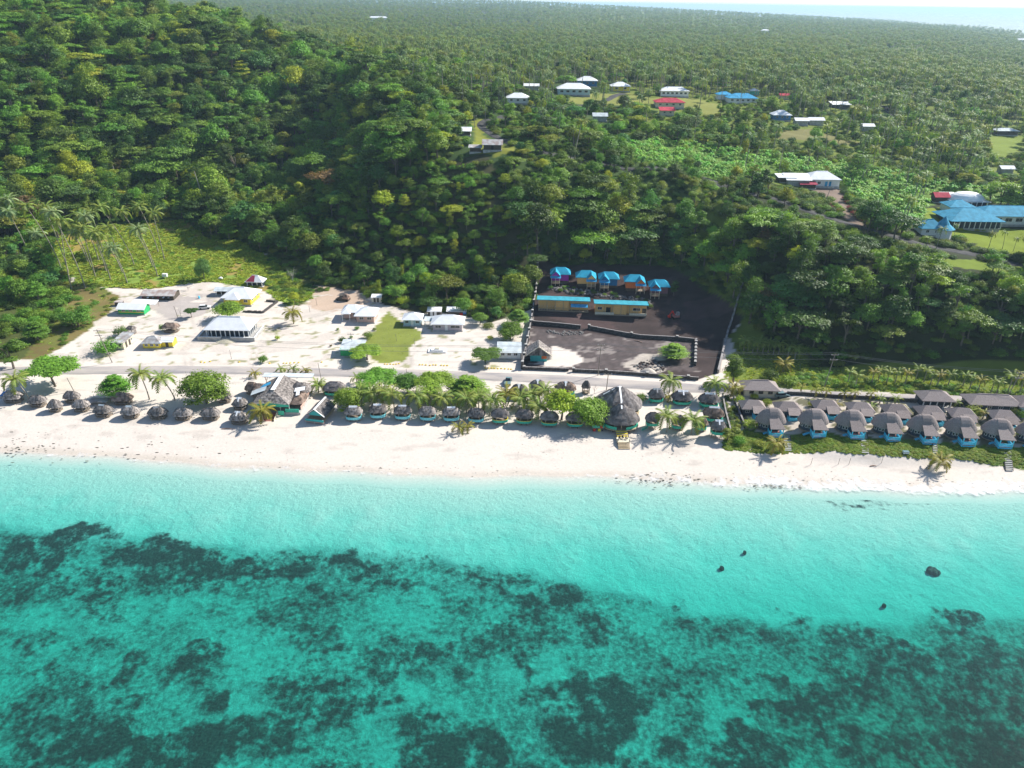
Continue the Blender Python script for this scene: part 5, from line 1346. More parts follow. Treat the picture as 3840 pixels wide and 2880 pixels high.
def make_cottage(label, p, rot):
    t = thing('shingled_cottage', label, 'cottage', p, rot, 'dome roofed shingled cottages facing the beach')
    ends, mid = dome_roof(1.15, 2.85, 2.75, 3.6)
    for e in ends: e.build('roof_end', M['shingle'], t)
    mid.build('roof', M['shingle'], t)
    wp = [(x, y) for x, y in outline(3.4, 2.15, 20, .85)]
    MB().prism(wp, .45, 2.98).build('wall', M['navy'], t)
    MB().prism([(x * 1.07, y * 1.1) for x, y in wp], .25, .45).build('floor', M['wood'], t)
    fr = MB().box(-.32, .32, -.06, .02, 0, .08).box(-.32, .32, -.06, .02, .82, .9).box(-.32, -.24, -.06, .02, .08, .82).box(.24, .32, -.06, .02, .08, .82).mesh('window', M['white'])
    pn = MB().box(-.24, .24, -.03, -.01, .08, .82).mesh('pane', M['glass'])
    for a in (-2.75, -2.25, -1.98, -.6):
        x, y = 3.42 * math.copysign(abs(math.cos(a)) ** .85, math.cos(a)), 2.18 * math.copysign(abs(math.sin(a)) ** .85, math.sin(a))
        o = link('window', fr, t, (x, y, 1.35), math.atan2(y / 2.18 ** 2, x / 3.4 ** 2) + math.pi / 2); link('pane', pn, o)
    x0, x1, y0, y1 = -1.25, 2.25, -5.3, -2.0
    MB().box(x0, x1, y0, y1, .28, .46).build('porch_floor', M['red_wood'], t)
    v = [(x0 - .25, y0 - .1, 2.75), (x1 + .5, y0 - .1, 2.75), (x1 - .9, -1.9, 4.5), (x0 + .0, -1.9, 4.5)]
    mb = MB(); mb.add(v + [(a_, b_, c_ - .14) for a_, b_, c_ in v], [(0, 1, 2, 3), (7, 6, 5, 4), (4, 5, 1, 0), (5, 6, 2, 1), (7, 4, 0, 3)]); mb.build('porch_roof', M['shingle'], t)
    for x_ in (x0 + .06, x1 - .06):
        MB().box(x_ - .12, x_ + .12, y0, y0 + .2, -.9, 2.7).build('porch_post', M['porch_blue'], t)
    rl_ = MB().box(x0 + .1, x1 - .1, y0 + .03, y0 + .11, 1.3, 1.5).box(x0 + .1, x1 - .1, y0 + .03, y0 + .11, .36, .46)
    for k in range(17):
        xx = x0 + .18 + (x1 - x0 - .36) * k / 16; rl_.box(xx - .075, xx + .075, y0 + .04, y0 + .1, .46, 1.3)
    rl_.build('railing', M['porch_blue'], t)
    for x_ in (x0, x1 - .08):
        s_ = MB().box(x_, x_ + .08, y0 + .17, y1 - .3, 1.3, 1.5).box(x_, x_ + .08, y0 + .17, y1 - .3, .36, .46)
        for k in range(10):
            yy = y0 + .4 + (y1 - y0 - .9) * k / 9; s_.box(x_ + .01, x_ + .07, yy - .09, yy + .09, .46, 1.22)
        s_.build('side_railing', M['porch_blue'], t)
    MB().box(x0 - .02, x1 + .02, y0 - .02, y1, -.1, .27).build('porch_base', M['porch_blue'], t)
    st = MB().box(-.45, .45, -.16, .16, -.05, .03).mesh('step', M['porch_blue'])
    for k in range(5): link('step', st, t, (x0 - .5 - .32 * k, -3.0, .36 - .16 * k), math.pi / 2)
    MB().box(x0 + 1.0, x0 + 2.0, y0 + 1.6, y0 + 2.0, .46, .95).build('bench', M['red_wood'], t)
    return t
COTS = [(2879, 1632, 'shingled cottage nearest the dark lane, small leafy bush at its side'), (3033.5, 1644, 'second shingled cottage from the dark lane, short stair beside its porch'), (3170, 1653, 'third shingled cottage from the dark lane, just before the first hedge stair'),
        (3306, 1661, 'fourth shingled cottage from the dark lane, blue side steps beyond the first hedge stair'), (3437, 1670, 'fifth shingled cottage from the dark lane, white box on the sand below'), (3576, 1678, 'sixth shingled cottage from the dark lane, above the leaning beach palm'),
        (3714, 1686, 'seventh shingled cottage from the dark lane, before the second hedge stair'), (3840, 1694, 'last shingled cottage, cut by the edge of the photo')]
c0 = None
for k, (px, py, lab) in enumerate(COTS):
    x, y = at(px, py, 1.1); x *= (y + 5.3) / y; y += 5.3; p = (x, y, gz(x, y))
    rot = -.03 - .012 * k
    if c0 is None: c0 = make_cottage(lab, p, rot); c0.scale = (.92, .92, .98)
    else: copy_tree(c0, p, rot + (k % 3 - 1) * .025, lab, None, .915 + .01 * (k % 3))
def make_rear(label, p, rot):
    t = thing('rear_cottage', label, 'cottage', p, rot, 'hip roofed cottages behind the dome roofed row')
    MB().box(-3.1, 3.1, -2.0, 2.3, .2, 2.6).build('wall', M['navy'], t)
    v, f = hip_faces(-3.8, 3.8, -2.7, 2.9, 2.6, 4.5, 1.5); mb = MB(); mb.add(v, f); mb.build('roof', M['shingle'], t)
    v = [(-.6, -4.3, 2.15), (3.0, -4.3, 2.15), (2.9, -1.6, 3.32), (-.5, -1.6, 3.32)]
    mb = MB(); mb.add(v + [(a_, b_, c_ - .12) for a_, b_, c_ in v], [(0, 1, 2, 3), (7, 6, 5, 4), (4, 5, 1, 0), (5, 6, 2, 1), (7, 4, 0, 3)]); mb.build('porch_roof', M['shingle'], t)
    MB().box(-.3, 2.7, -4.0, -2.0, -.2, .3).build('porch_floor', M['porch_blue'], t)
    MB().box(-.3, 2.7, -4.05, -3.95, .32, 1.15).box(-.3, -.2, -3.95, -2.1, .32, 1.15).box(2.6, 2.7, -3.95, -2.1, .32, 1.15).build('railing', M['porch_blue'], t)
    for x_ in (-.2, 2.6): MB().box(x_ - .07, x_ + .07, -3.93, -3.8, .3, 2.15).build('porch_post', M['porch_blue'], t)
    add_window(t, -1.8, -2.01, 1.1, 1.2, .9)
    return t
REARS = [(2815, 1556, 'hip roofed rear cottage beside the dark lane with a wide blue porch'), (2945, 1566, 'second hip roofed rear cottage from the dark lane, bright bushes beyond'), (3084, 1572, 'third hip roofed rear cottage from the dark lane'), (3212, 1580, 'fourth hip roofed rear cottage from the dark lane'),
         (3344, 1588, 'fifth hip roofed rear cottage from the dark lane, yellow shrub at its corner'), (3470, 1595, 'sixth hip roofed rear cottage, just seaward of the open pavilion'), (3590, 1602, 'seventh hip roofed rear cottage, small palm at its porch'), (3742, 1611, 'hip roofed rear cottage furthest along, hidden among garden shrubs'.replace('furthest', 'far'))]
r0 = None
for k, (px, py, lab) in enumerate(REARS):
    x, y = at(px, py, 1.1); x *= (y + 3.2) / y; y += 3.2; p = (x, y, gz(x, y))
    if r0 is None: r0 = make_rear(lab, p, -.04); r0.scale = (.9, .9, .9)
    else: copy_tree(r0, p, -.04 - .01 * k + (k % 3 - 1) * .03, lab, None, .9 + .015 * (k % 3))
house('reception_house', 'long beige house with brown hip roof by the parked teal car', 'house', put(pe, 985, 1196, 3.0), 9.2, 4.8, 2.3, -.05, 'hip', 1.9, .7, 'shingle', 'cream', wins=wf(3, 8, -2.41, 1.1, 1.3, .9), base=.2, frame='dark_wood')
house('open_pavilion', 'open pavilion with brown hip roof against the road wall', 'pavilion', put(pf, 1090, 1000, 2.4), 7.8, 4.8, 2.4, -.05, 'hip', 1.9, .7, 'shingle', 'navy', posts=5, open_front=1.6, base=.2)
house('resort_block', 'long brown hip roofed block among shrubs by the far power pole', 'house', put(pf, 1560, 1040, 3.0), 13.0, 5.0, 2.3, -.06, 'hip', 1.9, .7, 'shingle', 'navy', wins=wf(4, 12, -2.51, 1.1, 1.2, .9), base=.2)
house('resort_office', 'pale blue walled house with brown hip roof past the long block', 'house', put(pf, 1900, 1062, 3.0), 9.0, 5.4, 2.5, -.06, 'hip', 2.1, .7, 'shingle', 'pale_blue_wall', wins=wf(3, 8, -2.71, 1.1, 1.2, .9), base=.2)

# --- houses on the plateau
def up(conv, X, Y, back):
    x, y, z = hit(*conv(X, Y)); f = (y + back) / y
    return (x * f, y + back, max(gz(x * f, y + back), z - .3))
PL = 'houses of the upland village'
def hs(label, conv, X, Y, w, d, **kw):
    n = kw.pop('name', 'village_house')
    return house(n, label, kw.pop('cat', 'house'), up(conv, X, Y, d / 2 + .3), w, d, group=PL, **kw)
hs('wide white roofed house with pale blue front beside the driveway lawn', pg, 1085, 315, 20, 11, h=3.4, rh=3.0, wallm='pale_blue_wall', wins=wf(5, 19, -5.51, 1.6, 2.0, 1.3))
hs('blue walled house with white hip roof beyond the wide white roof', pg, 1185, 248, 13, 9, h=3.4, rh=2.6, wallm='blue_wall', wins=wf(3, 12, -4.51, 1.6, 1.6, 1.2))
hs('white hip roofed house under trees near the road bend', pg, 675, 378, 12, 8, h=2.8, rh=2.4, wins=wf(3, 11, -4.01, 1.4, 1.4, 1.1))
hs('yellow walled house with white roof behind the grey driveway', pg, 1430, 285, 12, 9, h=3.0, rh=2.4, wallm='yellow_paint', wins=wf(2, 11, -4.51, 1.5, 2.0, 1.2), posts=4)
hs('long white house with many windows behind the red roof', pg, 1825, 322, 18, 8, h=3.2, rh=2.2, wins=wf(6, 17, -4.01, 1.5, 1.6, 1.2))
hs('red roofed house on the upland lawn', pg, 1790, 412, 17, 9, h=2.8, rh=2.2, roofm='red_tin', wallm='cream', wins=wf(4, 16, -4.51, 1.4, 1.4, 1.1))
hs('small red roofed annex half hidden by a bush', pg, 1775, 465, 8, 5, h=2.6, rh=1.2, roof='mono', roofm='red_tin', wallm='cream', wins=wf(2, 7, -2.51, 1.3, 1.2, 1.0))
hs('small white tin roof among palms beside the blue house', pg, 775, 275, 9, 5, h=2.4, rh=1.2, roof='gable', wallm='concrete')
hs('pale tin roof sunk in the trees below the lawn', pg, 1280, 505, 7, 5, h=2.4, rh=1.4, roof='gable', roofm='pale_tin', wallm='concrete')
hs('grey tin gabled hut on the grassy road bend', pg, 488, 732, 7.6, 5.0, h=2.3, rh=1.7, roof='gable', roofm='old_tin', wallm='dark_wood', doors=((0, 'f', 1, 1.8, 'rubber'),), name='tin_hut', cat='hut')
hs('low grey tin lean-to next to the grassy bend hut', pg, 362, 742, 4.6, 3.0, h=1.9, rh=.5, roof='mono', roofm='grey_tin', wallm='dark_wood', name='lean_to', cat='shed')
hs('tilted white tin roof at the upper side of the road bend', pg, 295, 612, 3.6, 3.0, h=1.9, rh=1.2, roof='mono', wallm='dark_wood', name='tin_shelter', cat='shed')
hs('bright blue roofed house with white front among palms', ph, 110, 375, 18, 10, h=3.0, rh=2.6, roofm='sky_tin', wins=wf(5, 17, -5.01, 1.5, 1.6, 1.2))
hs('small white roof peeping out above the bright blue house', ph, 207, 312, 6, 5, h=2.6, rh=1.4, wallm='teal_wall')
hs('white hip roofed house with deep blue walls in the palm field', ph, 402, 500, 10, 7, h=2.8, rh=2.4, wallm='blue_wall', wins=wf(3, 9, -3.51, 1.4, 1.3, 1.1))
hs('white tin shed nearer the blue walled house in the palm field', ph, 552, 535, 7, 5, h=2.4, rh=1.3, roof='gable', wallm='concrete')
hs('white tin shed further along the palm field', ph, 662, 532, 8, 5, h=2.4, rh=1.3, roof='gable', wallm='concrete')
hs('white flat roofed house with dark walls beside the upper road', ph, 842, 412, 12, 7, h=2.8, rh=1.2, roof='mono', wallm='navy')
hs('broken white roof in the dark trees past the palm field', ph, 1042, 578, 6, 5, h=2.4, rh=1.2, roof='gable', wallm='concrete')
hs('tiny red roof behind the palm field', ph, 430, 342, 6, 4, h=2.4, rh=1.1, roof='gable', roofm='red_tin', wallm='cream')
hs('dark hut with pale roof beside the yellow hedge field', ph, 2060, 610, 13, 7, h=2.4, rh=1.3, wallm='dark_wood', roofm='pale_tin')
hs('blue and white house above the shaded trees by the red roof', pg, 2195, 345, 9, 6, h=2.8, rh=1.6, roofm='sky_tin')
hs('white tarp roofed shelter among the trees below the field', ph, 2065, 892, 6, 4, h=2.2, rh=1.2, roof='gable', wallm='concrete')
hs('bright white house on the far coast at the frame edge', ident, 3830, 158, 40, 14, h=7, rh=3, name='far_house')
hs('white roof far away in the palm plantation', ident, 1420, 78, 46, 14, h=6, rh=3, name='far_house')
hs('tiny white roof in the far plantation under the sea', ident, 2868, 124, 22, 12, h=6, rh=3, name='far_house')
# driveway house
t = hs('white hip roofed house with blue doors at the head of the red driveway', ph, 690, 998, 14, 9, h=3.0, rh=2.8, wins=[(-2, -4.51, 1.2, 1.4, 1.2, 'f')], doors=((1.2, 'f', 1.1, 2.1, 'sky_tin'), (3.0, 'f', 1.1, 2.1, 'sky_tin')), posts=5)
hs('low white roofed lean-to joined to the driveway house', ph, 520, 985, 10, 6, h=2.4, rh=1.6, roof='mono', wallm='concrete', name='lean_to', cat='shed')
hs('dark open shed with flat white roof beside the driveway house', ph, 438, 962, 7, 5, h=2.2, rh=.5, roof='mono', wallm='dark_wood', name='lean_to', cat='shed')
hs('small rusty red roofed stall before the driveway house', ph, 600, 1008, 6.5, 3.2, h=2.0, rh=.6, roof='mono', roofm='maroon_tin', wallm='dark_wood', name='roadside_stall', cat='stall')
# turquoise lodge
t = hs('turquoise roofed lodge: broad columned hall on the lawn', ph, 1770, 1305, 19, 13, h=3.0, rh=3.6, roofm='aqua_lodge_tin', wallm='navy', posts=10, over=1.4, name='lodge_hall', cat='hall')
t = hs('turquoise roofed lodge: long white wing with dark windows', ph, 2130, 1285, 36, 11, h=3.4, rh=3.0, roofm='aqua_lodge_tin', wallm='white', wins=wf(8, 34, -5.51, 1.4, 2.8, 1.5), name='lodge_wing', cat='house')
hs('turquoise roofed lodge: low white end room behind the hall', ph, 1700, 1200, 10, 8, h=3.0, rh=2.2, roofm='aqua_lodge_tin', wallm='white', name='lodge_annex', cat='house')
t = hs('small turquoise chapel with a pointed round end beside the road', ph, 1490, 1352, 8, 6, h=2.6, rh=2.8, roofm='aqua_lodge_tin', wallm='white', wins=wf(2, 7, -3.01, 1.2, 1.2, 1.1), name='chapel', cat='chapel')
x_ = 4.6
MB().rings([[(x_ + r * math.cos(a), -1.4 + r * math.sin(a), z) for a in np.linspace(0, 2 * math.pi, 13)[:-1]] for r, z in ((4.3, 2.7), (2.2, 4.2), (.1, 7.2))]).build('cone_roof', M['aqua_lodge_tin'], t)
MB().rings([[(x_ + 3.5 * math.cos(a), -1.4 + 3.5 * math.sin(a), z) for a in np.linspace(0, 2 * math.pi, 13)[:-1]] for z in (-1.2, 2.7)]).build('round_wall', M['white'], t)
t = hs('white rounded roof meeting house behind the turquoise lodge', ph, 1762, 1150, 14, 8, h=2.6, rh=.3, over=1.2, roofm='white_tin', wallm='navy', posts=7, name='meeting_house', cat='house')
MB().rings([[(x * k, y * k, z) for x, y in outline(7.6, 4.8, 20, .8)] for k, z in ((1.0, 3.05), (.92, 4.0), (.78, 4.9), (.58, 5.6), (.3, 6.0))]).build('upper_roof', M['white_tin'], t)
hs('red tin roof beside the white rounded meeting house', ph, 1575, 1112, 5.5, 4, h=2.4, rh=1.6, roof='gable', roofm='red_tin', wallm='dark_wood')
hs('small white shed between the red tin roof and the meeting house', ph, 1640, 1105, 5, 4, h=2.2, rh=.8, roof='mono', wallm='cream', name='outhouse', cat='shed')
# ------------------------------------------------------------------ vegetation meshes
def leaf_cloud(r, centres, n_sub, n_leaf, size, spread=.28, up=.45, flat=1.0, fill=.62):
    """Small folded leaf sprays gathered into clumps on the outside of several lobes; V, F, tone."""
    V, F, T = [], [], []
    w = np.array([c[3] * c[4] for c in centres]); w = w / w.sum()
    tot = 0
    for ci, (cx, cy, cz, rx, rz) in enumerate(centres):
        ns = max(3, int(round(n_sub * w[ci])))
        for _ in range(ns):
            d = r.normal(size=3); d[2] = d[2] * .8 + .35; d /= np.linalg.norm(d)
            if d[2] < -.35: d[2] = -.2
            k = r.uniform(fill, 1.0)
            c = np.array([cx + d[0] * rx * k, cy + d[1] * rx * k, cz + d[2] * rz * k])
            tone = r.uniform(.72, 1.28)
            sp = rx * spread
            m = n_leaf
            P = c + r.normal(size=(m, 3)) * [sp, sp, sp * .55 * flat]
            nrm = d * 1.0 + r.normal(size=(m, 3)) * .42 + [0, 0, up]
            nrm /= np.linalg.norm(nrm, axis=1)[:, None]
            t = np.cross(nrm, r.normal(size=(m, 3))); t /= np.linalg.norm(t, axis=1)[:, None] + 1e-9
            b = np.cross(nrm, t)
            s = size * r.uniform(.6, 1.35, m)[:, None]
            q = np.stack([P - t * s, P - b * s * .55 - nrm * s * .12, P + t * s, P + b * s * .55 - nrm * s * .12], 1)
            V.append(q.reshape(-1, 3)); F.append(np.arange(4 * m).reshape(m, 4) + tot); tot += 4 * m
            T.append(np.full(4 * m, tone) * np.repeat(r.uniform(.9, 1.1, m), 4))
    return np.concatenate(V), np.concatenate(F), np.concatenate(T)

def crown_mesh(name, seed, kind, m, R=4.5, H=9.0, dens=1.0):
    r = np.random.default_rng(seed)
    L = []
    if kind == 'round':
        L.append((0, 0, H * .66, R * .72, R * .62))
        for k in range(7):
            a = 2 * math.pi * k / 7 + r.uniform(-.3, .3); q = R * r.uniform(.42, .62)
            L.append((q * math.cos(a), q * math.sin(a), H * r.uniform(.5, .72), R * r.uniform(.36, .5), R * r.uniform(.3, .42)))
        for k in range(3):
            a = r.uniform(0, 6.28); L.append((R * .25 * math.cos(a), R * .25 * math.sin(a), H * .88, R * .38, R * .3))
        par = (80, 11, .50, .30, .45, 1)
    elif kind == 'spreading':
        for k in range(11):
            a = 2.4 * k + r.uniform(-.4, .4); q = R * math.sqrt((k + .5) / 11) * 1.0
            L.append((q * math.cos(a), q * math.sin(a), H * (.86 - .16 * (q / R) ** 2) + r.uniform(-.4, .4), R * r.uniform(.30, .42), R * .13))
        par = (88, 10, .46, .36, 1.1, .5)
    elif kind == 'tall':
        for k in range(8):
            a = 2.4 * k; q = R * r.uniform(.1, .45)
            L.append((q * math.cos(a), q * math.sin(a), H * (.32 + .085 * k), R * r.uniform(.36, .55), R * r.uniform(.4, .55)))
        par = (80, 10, .48, .3, .3, 1)
    elif kind == 'ragged':
        for k in range(9):
            a = r.uniform(0, 6.28); q = R * r.uniform(.3, .85)
            L.append((q * math.cos(a), q * math.sin(a), H * r.uniform(.48, .95), R * r.uniform(.24, .38), R * r.uniform(.18, .3)))
        par = (66, 11, .46, .34, .55, .8)
    elif kind == 'draped':
        L.append((0, 0, H * .8, R * .6, R * .45))
        for k in range(7):
            a = 2 * math.pi * k / 7; q = R * r.uniform(.5, .75)
            L.append((q * math.cos(a), q * math.sin(a), H * r.uniform(.34, .6), R * r.uniform(.3, .4), H * r.uniform(.2, .3)))
        par = (92, 10, .44, .26, .25, 1.5)
    elif kind == 'layered':
        for z, k_ in ((.45, 1.0), (.63, .85), (.8, .6), (.95, .35)):
            for k in range(int(3 + 4 * k_)):
                a = 2 * math.pi * k / int(3 + 4 * k_) + z * 5; q = R * k_ * .62
                L.append((q * math.cos(a), q * math.sin(a), H * z + r.uniform(-.2, .2), R * k_ * .42, R * .12))
        par = (90, 10, .42, .34, 1.2, .45)
    elif kind == 'dense':
        L.append((0, 0, H * .58, R * .9, H * .40))
        for k in range(12):
            a = 2.4 * k; z = r.uniform(.3, .85); q = R * .55 * math.sqrt(max(.05, 1 - ((z - .58) / .45) ** 2))
            L.append((q * math.cos(a), q * math.sin(a), H * z, R * .45, R * .4))
        par = (250, 11, .36, .20, .35, 1)
    elif kind == 'bush':
        L.append((0, 0, H * .45, R * .75, H * .42))
        for k in range(5):
            a = 2 * math.pi * k / 5; L.append((R * .5 * math.cos(a), R * .5 * math.sin(a), H * r.uniform(.3, .5), R * .42, H * .3))
        par = (46, 10, .34, .3, .4, 1)
    ns, nl, sz, sp, up, fl = par
    V, F, T = leaf_cloud(r, L, int(ns * dens * 2.1), nl + 4, sz * .64 * (R / 4.5 if kind != 'bush' else max(.6, R / 3)), sp, up, fl)
    return raw_mesh(name, V, F, m, attrs={'tone': ('FLOAT', T)}), L

def trunk_mesh(name, seed, H, L, m, rad=.28, lean=.0):
    r = random.Random(seed); mb = MB()
    top = (r.uniform(-.4, .4) + lean, r.uniform(-.4, .4), H * .62)
    mb.tube([(0, 0, -1.5), (0, 0, .2), (top[0] * .4 + .15, top[1] * .4, H * .3), top], [rad * 1.5, rad * 1.15, rad * .85, rad * .5], 6)
    for c in L[:6]:
        mb.tube([(top[0] * .5, top[1] * .5, H * .34), ((top[0] + c[0]) * .45, (top[1] + c[1]) * .45, (H * .36 + c[2]) * .5), (c[0] * .9, c[1] * .9, c[2])], [rad * .5, rad * .32, rad * .1], 5)
    return mb.mesh(name, m)

KINDS = ['round', 'spreading', 'tall', 'ragged', 'draped', 'layered']
HUES = ['dark_green', 'mid_green', 'bright_green', 'yellow_green', 'olive', 'blue_green', 'rust']
SHAPES = {}
for k, kd in enumerate(KINDS):
    for v in range(2):
        R, H = {'round': (4.6, 9.5), 'spreading': (5.6, 9.5), 'tall': (3.2, 12), 'ragged': (4.4, 11), 'draped': (3.8, 10), 'layered': (4.4, 9.5)}[kd]
        cm_, L = crown_mesh('crown', 100 + 7 * k + v, kd, LEAF['mid_green'], R, H)
        SHAPES[(kd, v)] = (cm_, trunk_mesh('trunk', 5 + k + v, H, L, M['bark']), R, H)

NEAR = {}
for kd in ('round', 'spreading', 'layered', 'ragged', 'tall'):
    for v in range(1): NEAR[(kd, v)] = crown_mesh('crown', 600 + v + len(kd), kd, LEAF['mid_green'], SHAPES[(kd, 0)][2], SHAPES[(kd, 0)][3], 2.6)[0]
def tree(name, label, cat, p, shape, hue, scale=1.0, rot=None, group=None, sz=1.0, near=False):
    cm_, tm_, R, H = SHAPES[shape]
    if near: cm_ = NEAR.get(shape, cm_)
    t = thing(name, label, cat, p, random.uniform(0, 6.28) if rot is None else rot, group)
    t.scale = (scale, scale, scale * sz)
    c = link('crown', cm_, t)
    c.material_slots[0].link = 'OBJECT'; c.material_slots[0].material = LEAF[hue] if isinstance(hue, str) and hue in LEAF else M[hue]
    link('trunk', tm_, t)
    return t

# --- palms
def frond_mesh(name, m, L_=3.2, droop=1.0, n=11, w=.95, seed=0, two=True):
    r = np.random.default_rng(seed); V, F, T = [], [], []
    ts = np.linspace(0, 1, n + 1)
    rach = np.stack([L_ * (ts - .18 * droop * ts ** 2), np.zeros(n + 1), L_ * (.42 * ts - .75 * droop * ts ** 2)], 1)
    for i in range(n + 1):
        hw = .035 * (1.2 - ts[i]); V += [rach[i] + [0, -hw, 0], rach[i] + [0, hw, 0]]
    for i in range(n): F.append((2 * i, 2 * i + 1, 2 * i + 3, 2 * i + 2))
    T += [1.0] * len(V)
    for i in range(1, n + 1):
        l = w * math.sin(math.pi * (.12 + .80 * ts[i])) ** .7 * r.uniform(.85, 1.1)
        for s in (-1, 1):
            b0 = rach[i - 1] * 1.0; b1 = rach[i]
            tip = b1 + np.array([l * .55, s * l * .95, -l * .42 + r.uniform(-.06, .06)])
            b = len(V); V += [b0, b1, tip, (b0 + tip) / 2 + [.10, s * .03, .05]]; F.append((b, b + 3, b + 2, b + 1) if s > 0 else (b, b + 1, b + 2, b + 3)); T += [r.uniform(.8, 1.2)] * 4
    return raw_mesh(name, np.array(V), np.array(F), m, attrs={'tone': ('FLOAT', np.array(T))})
FR = {}
for hue in ('frond', 'frond_yellow', 'frond_grey'):
    FR[hue] = [frond_mesh('frond', M[hue], 3.3, dr, seed=k) for k, dr in enumerate((.55, .95, 1.45))]
def palm_trunk_pts(H, lean, n=6):
    return [(lean * (k / n) ** 1.6, 0, H * k / n - (.6 if k == 0 else 0)) for k in range(n + 1)]
_pt = {}
def palm(label, p, H=6.0, lean=.8, rot=0.0, hue='frond', nf=16, scale=1.0, group=None, name='coconut_palm', seed=0, nuts=False):
    r = random.Random(seed)
    t = thing(name, label, 'palm', p, rot, group)
    key = (round(H), round(lean * 2) / 2)
    if key not in _pt: _pt[key] = MB().tube(palm_trunk_pts(H, key[1]), [.24, .17, .155, .145, .135, .125, .13], 6).mesh('trunk', M['palm_bark'])
    link('trunk', _pt[key], t)
    for k in range(nf):
        q = k / nf
        o = link('frond', FR[hue][0 if q < .34 else 1 if q < .7 else 2], t, (key[1], 0, H))
        o.rotation_euler = (r.uniform(-.2, .2), (-.5 + 1.1 * q * .6) + r.uniform(-.12, .12), 2.399 * k + r.uniform(-.25, .25))
        o.scale = (scale * r.uniform(.85, 1.1),) * 3
    return t

def palm_joined(name, H, lean, hue, nf, seed, L_=3.3, n=6):
    """The same palm as one mesh (crown) plus its trunk."""
    r = random.Random(seed); V, F, T, b = [], [], [], 0
    for k in range(nf):
        q = k / nf
        me = frond_mesh('tmp', M[hue], L_, (.55, .95, 1.45)[0 if q < .3 else 1 if q < .65 else 2], n, .8, k)
        co = np.empty(len(me.vertices) * 3, np.float32); me.vertices.foreach_get('co', co); co = co.reshape(-1, 3)
        mt = Matrix.Rotation(2.399 * k + r.uniform(-.25, .25), 3, 'Z') @ Matrix.Rotation(-.5 + .75 * q + r.uniform(-.15, .15), 3, 'Y')
        V.append(co @ np.array(mt).T + [lean, 0, H])
        F += [tuple(b + i for i in p_.vertices) for p_ in me.polygons]; b += len(co)
        T.append(np.full(len(co), r.uniform(.75, 1.2)))
        bpy.data.meshes.remove(me)
    crown = raw_mesh('crown', np.concatenate(V), np.array(F), M[hue], attrs={'tone': ('FLOAT', np.concatenate(T))})
    trunk = MB().tube(palm_trunk_pts(H, lean), [.26, .19, .17, .16, .15, .14, .14], 5).mesh('trunk', M['palm_bark'])
    return crown, trunk
PALMS = [palm_joined('palm', H, ln, hue, nf, k) for k, (H, ln, hue, nf) in enumerate([(13, 1.5, 'frond', 17), (15, .5, 'frond_grey', 16), (11, -.8, 'frond_grey', 17), (14, 2.2, 'frond', 15), (9, .4, 'frond', 17)])]

def banana_mesh(seed):
    r = random.Random(seed); V, F, T = [], [], []
    for k in range(8):
        a = 2.4 * k + r.uniform(-.3, .3); L_ = r.uniform(1.5, 2.2); el = r.uniform(.35, 1.2); hgt = r.uniform(1.2, 1.9); n = 4
        for i in range(n + 1):
            t = i / n; q = L_ * (t - .12 * t * t) * math.cos(el) ** .5; z = hgt + L_ * (math.sin(el) * t - .75 * t * t); w = .30 * math.sin(math.pi * (.1 + .85 * t))
            for s in (-1, 0, 1):
                V.append((q * math.cos(a) - s * w * math.sin(a), q * math.sin(a) + s * w * math.cos(a), z - (.12 if s else 0)))
        b = len(V) - 3 * (n + 1); tn = r.uniform(.8, 1.25); T += [tn] * (3 * (n + 1))
        for i in range(n):
            for s in (0, 1): F.append((b + 3 * i + s, b + 3 * i + s + 1, b + 3 * i + s + 4, b + 3 * i + s + 3))
    b = len(V)
    for z, w in ((0, .16), (1.7, .10)):
        V += [(w, 0, z), (0, w, z), (-w, 0, z), (0, -w, z)]; T += [.9] * 4
    for k in range(4): F.append((b + k, b + (k + 1) % 4, b + 4 + (k + 1) % 4, b + 4 + k))
    return raw_mesh('banana_clump', np.array(V), np.array(F), M['banana_leaf'], attrs={'tone': ('FLOAT', np.array(T))})

def tuft_mesh(seed, h=.8, r0=.7, n=40, m='grass_blade'):
    r = np.random.default_rng(seed); V, F, T = [], [], []
    for k in range(n):
        a, q = r.uniform(0, 6.28), r0 * math.sqrt(r.uniform()); x, y = q * math.cos(a), q * math.sin(a)
        hh = h * r.uniform(.5, 1.1); w = .10 * r.uniform(.7, 1.4); b_ = r.uniform(0, 6.28); dx, dy = math.cos(b_), math.sin(b_)
        V += [(x - dy * w, y + dx * w, 0), (x + dy * w, y - dx * w, 0), (x + dx * .25 + dy * w * .5, y + dy * .25 - dx * w * .5, hh * .7), (x + dx * .55, y + dy * .55, hh * .9)]
        F.append((4 * k, 4 * k + 1, 4 * k + 2, 4 * k + 3)); T += [r.uniform(.7, 1.25)] * 4
    return raw_mesh('tuft', np.array(V), np.array(F), M[m], attrs={'tone': ('FLOAT', np.array(T))})

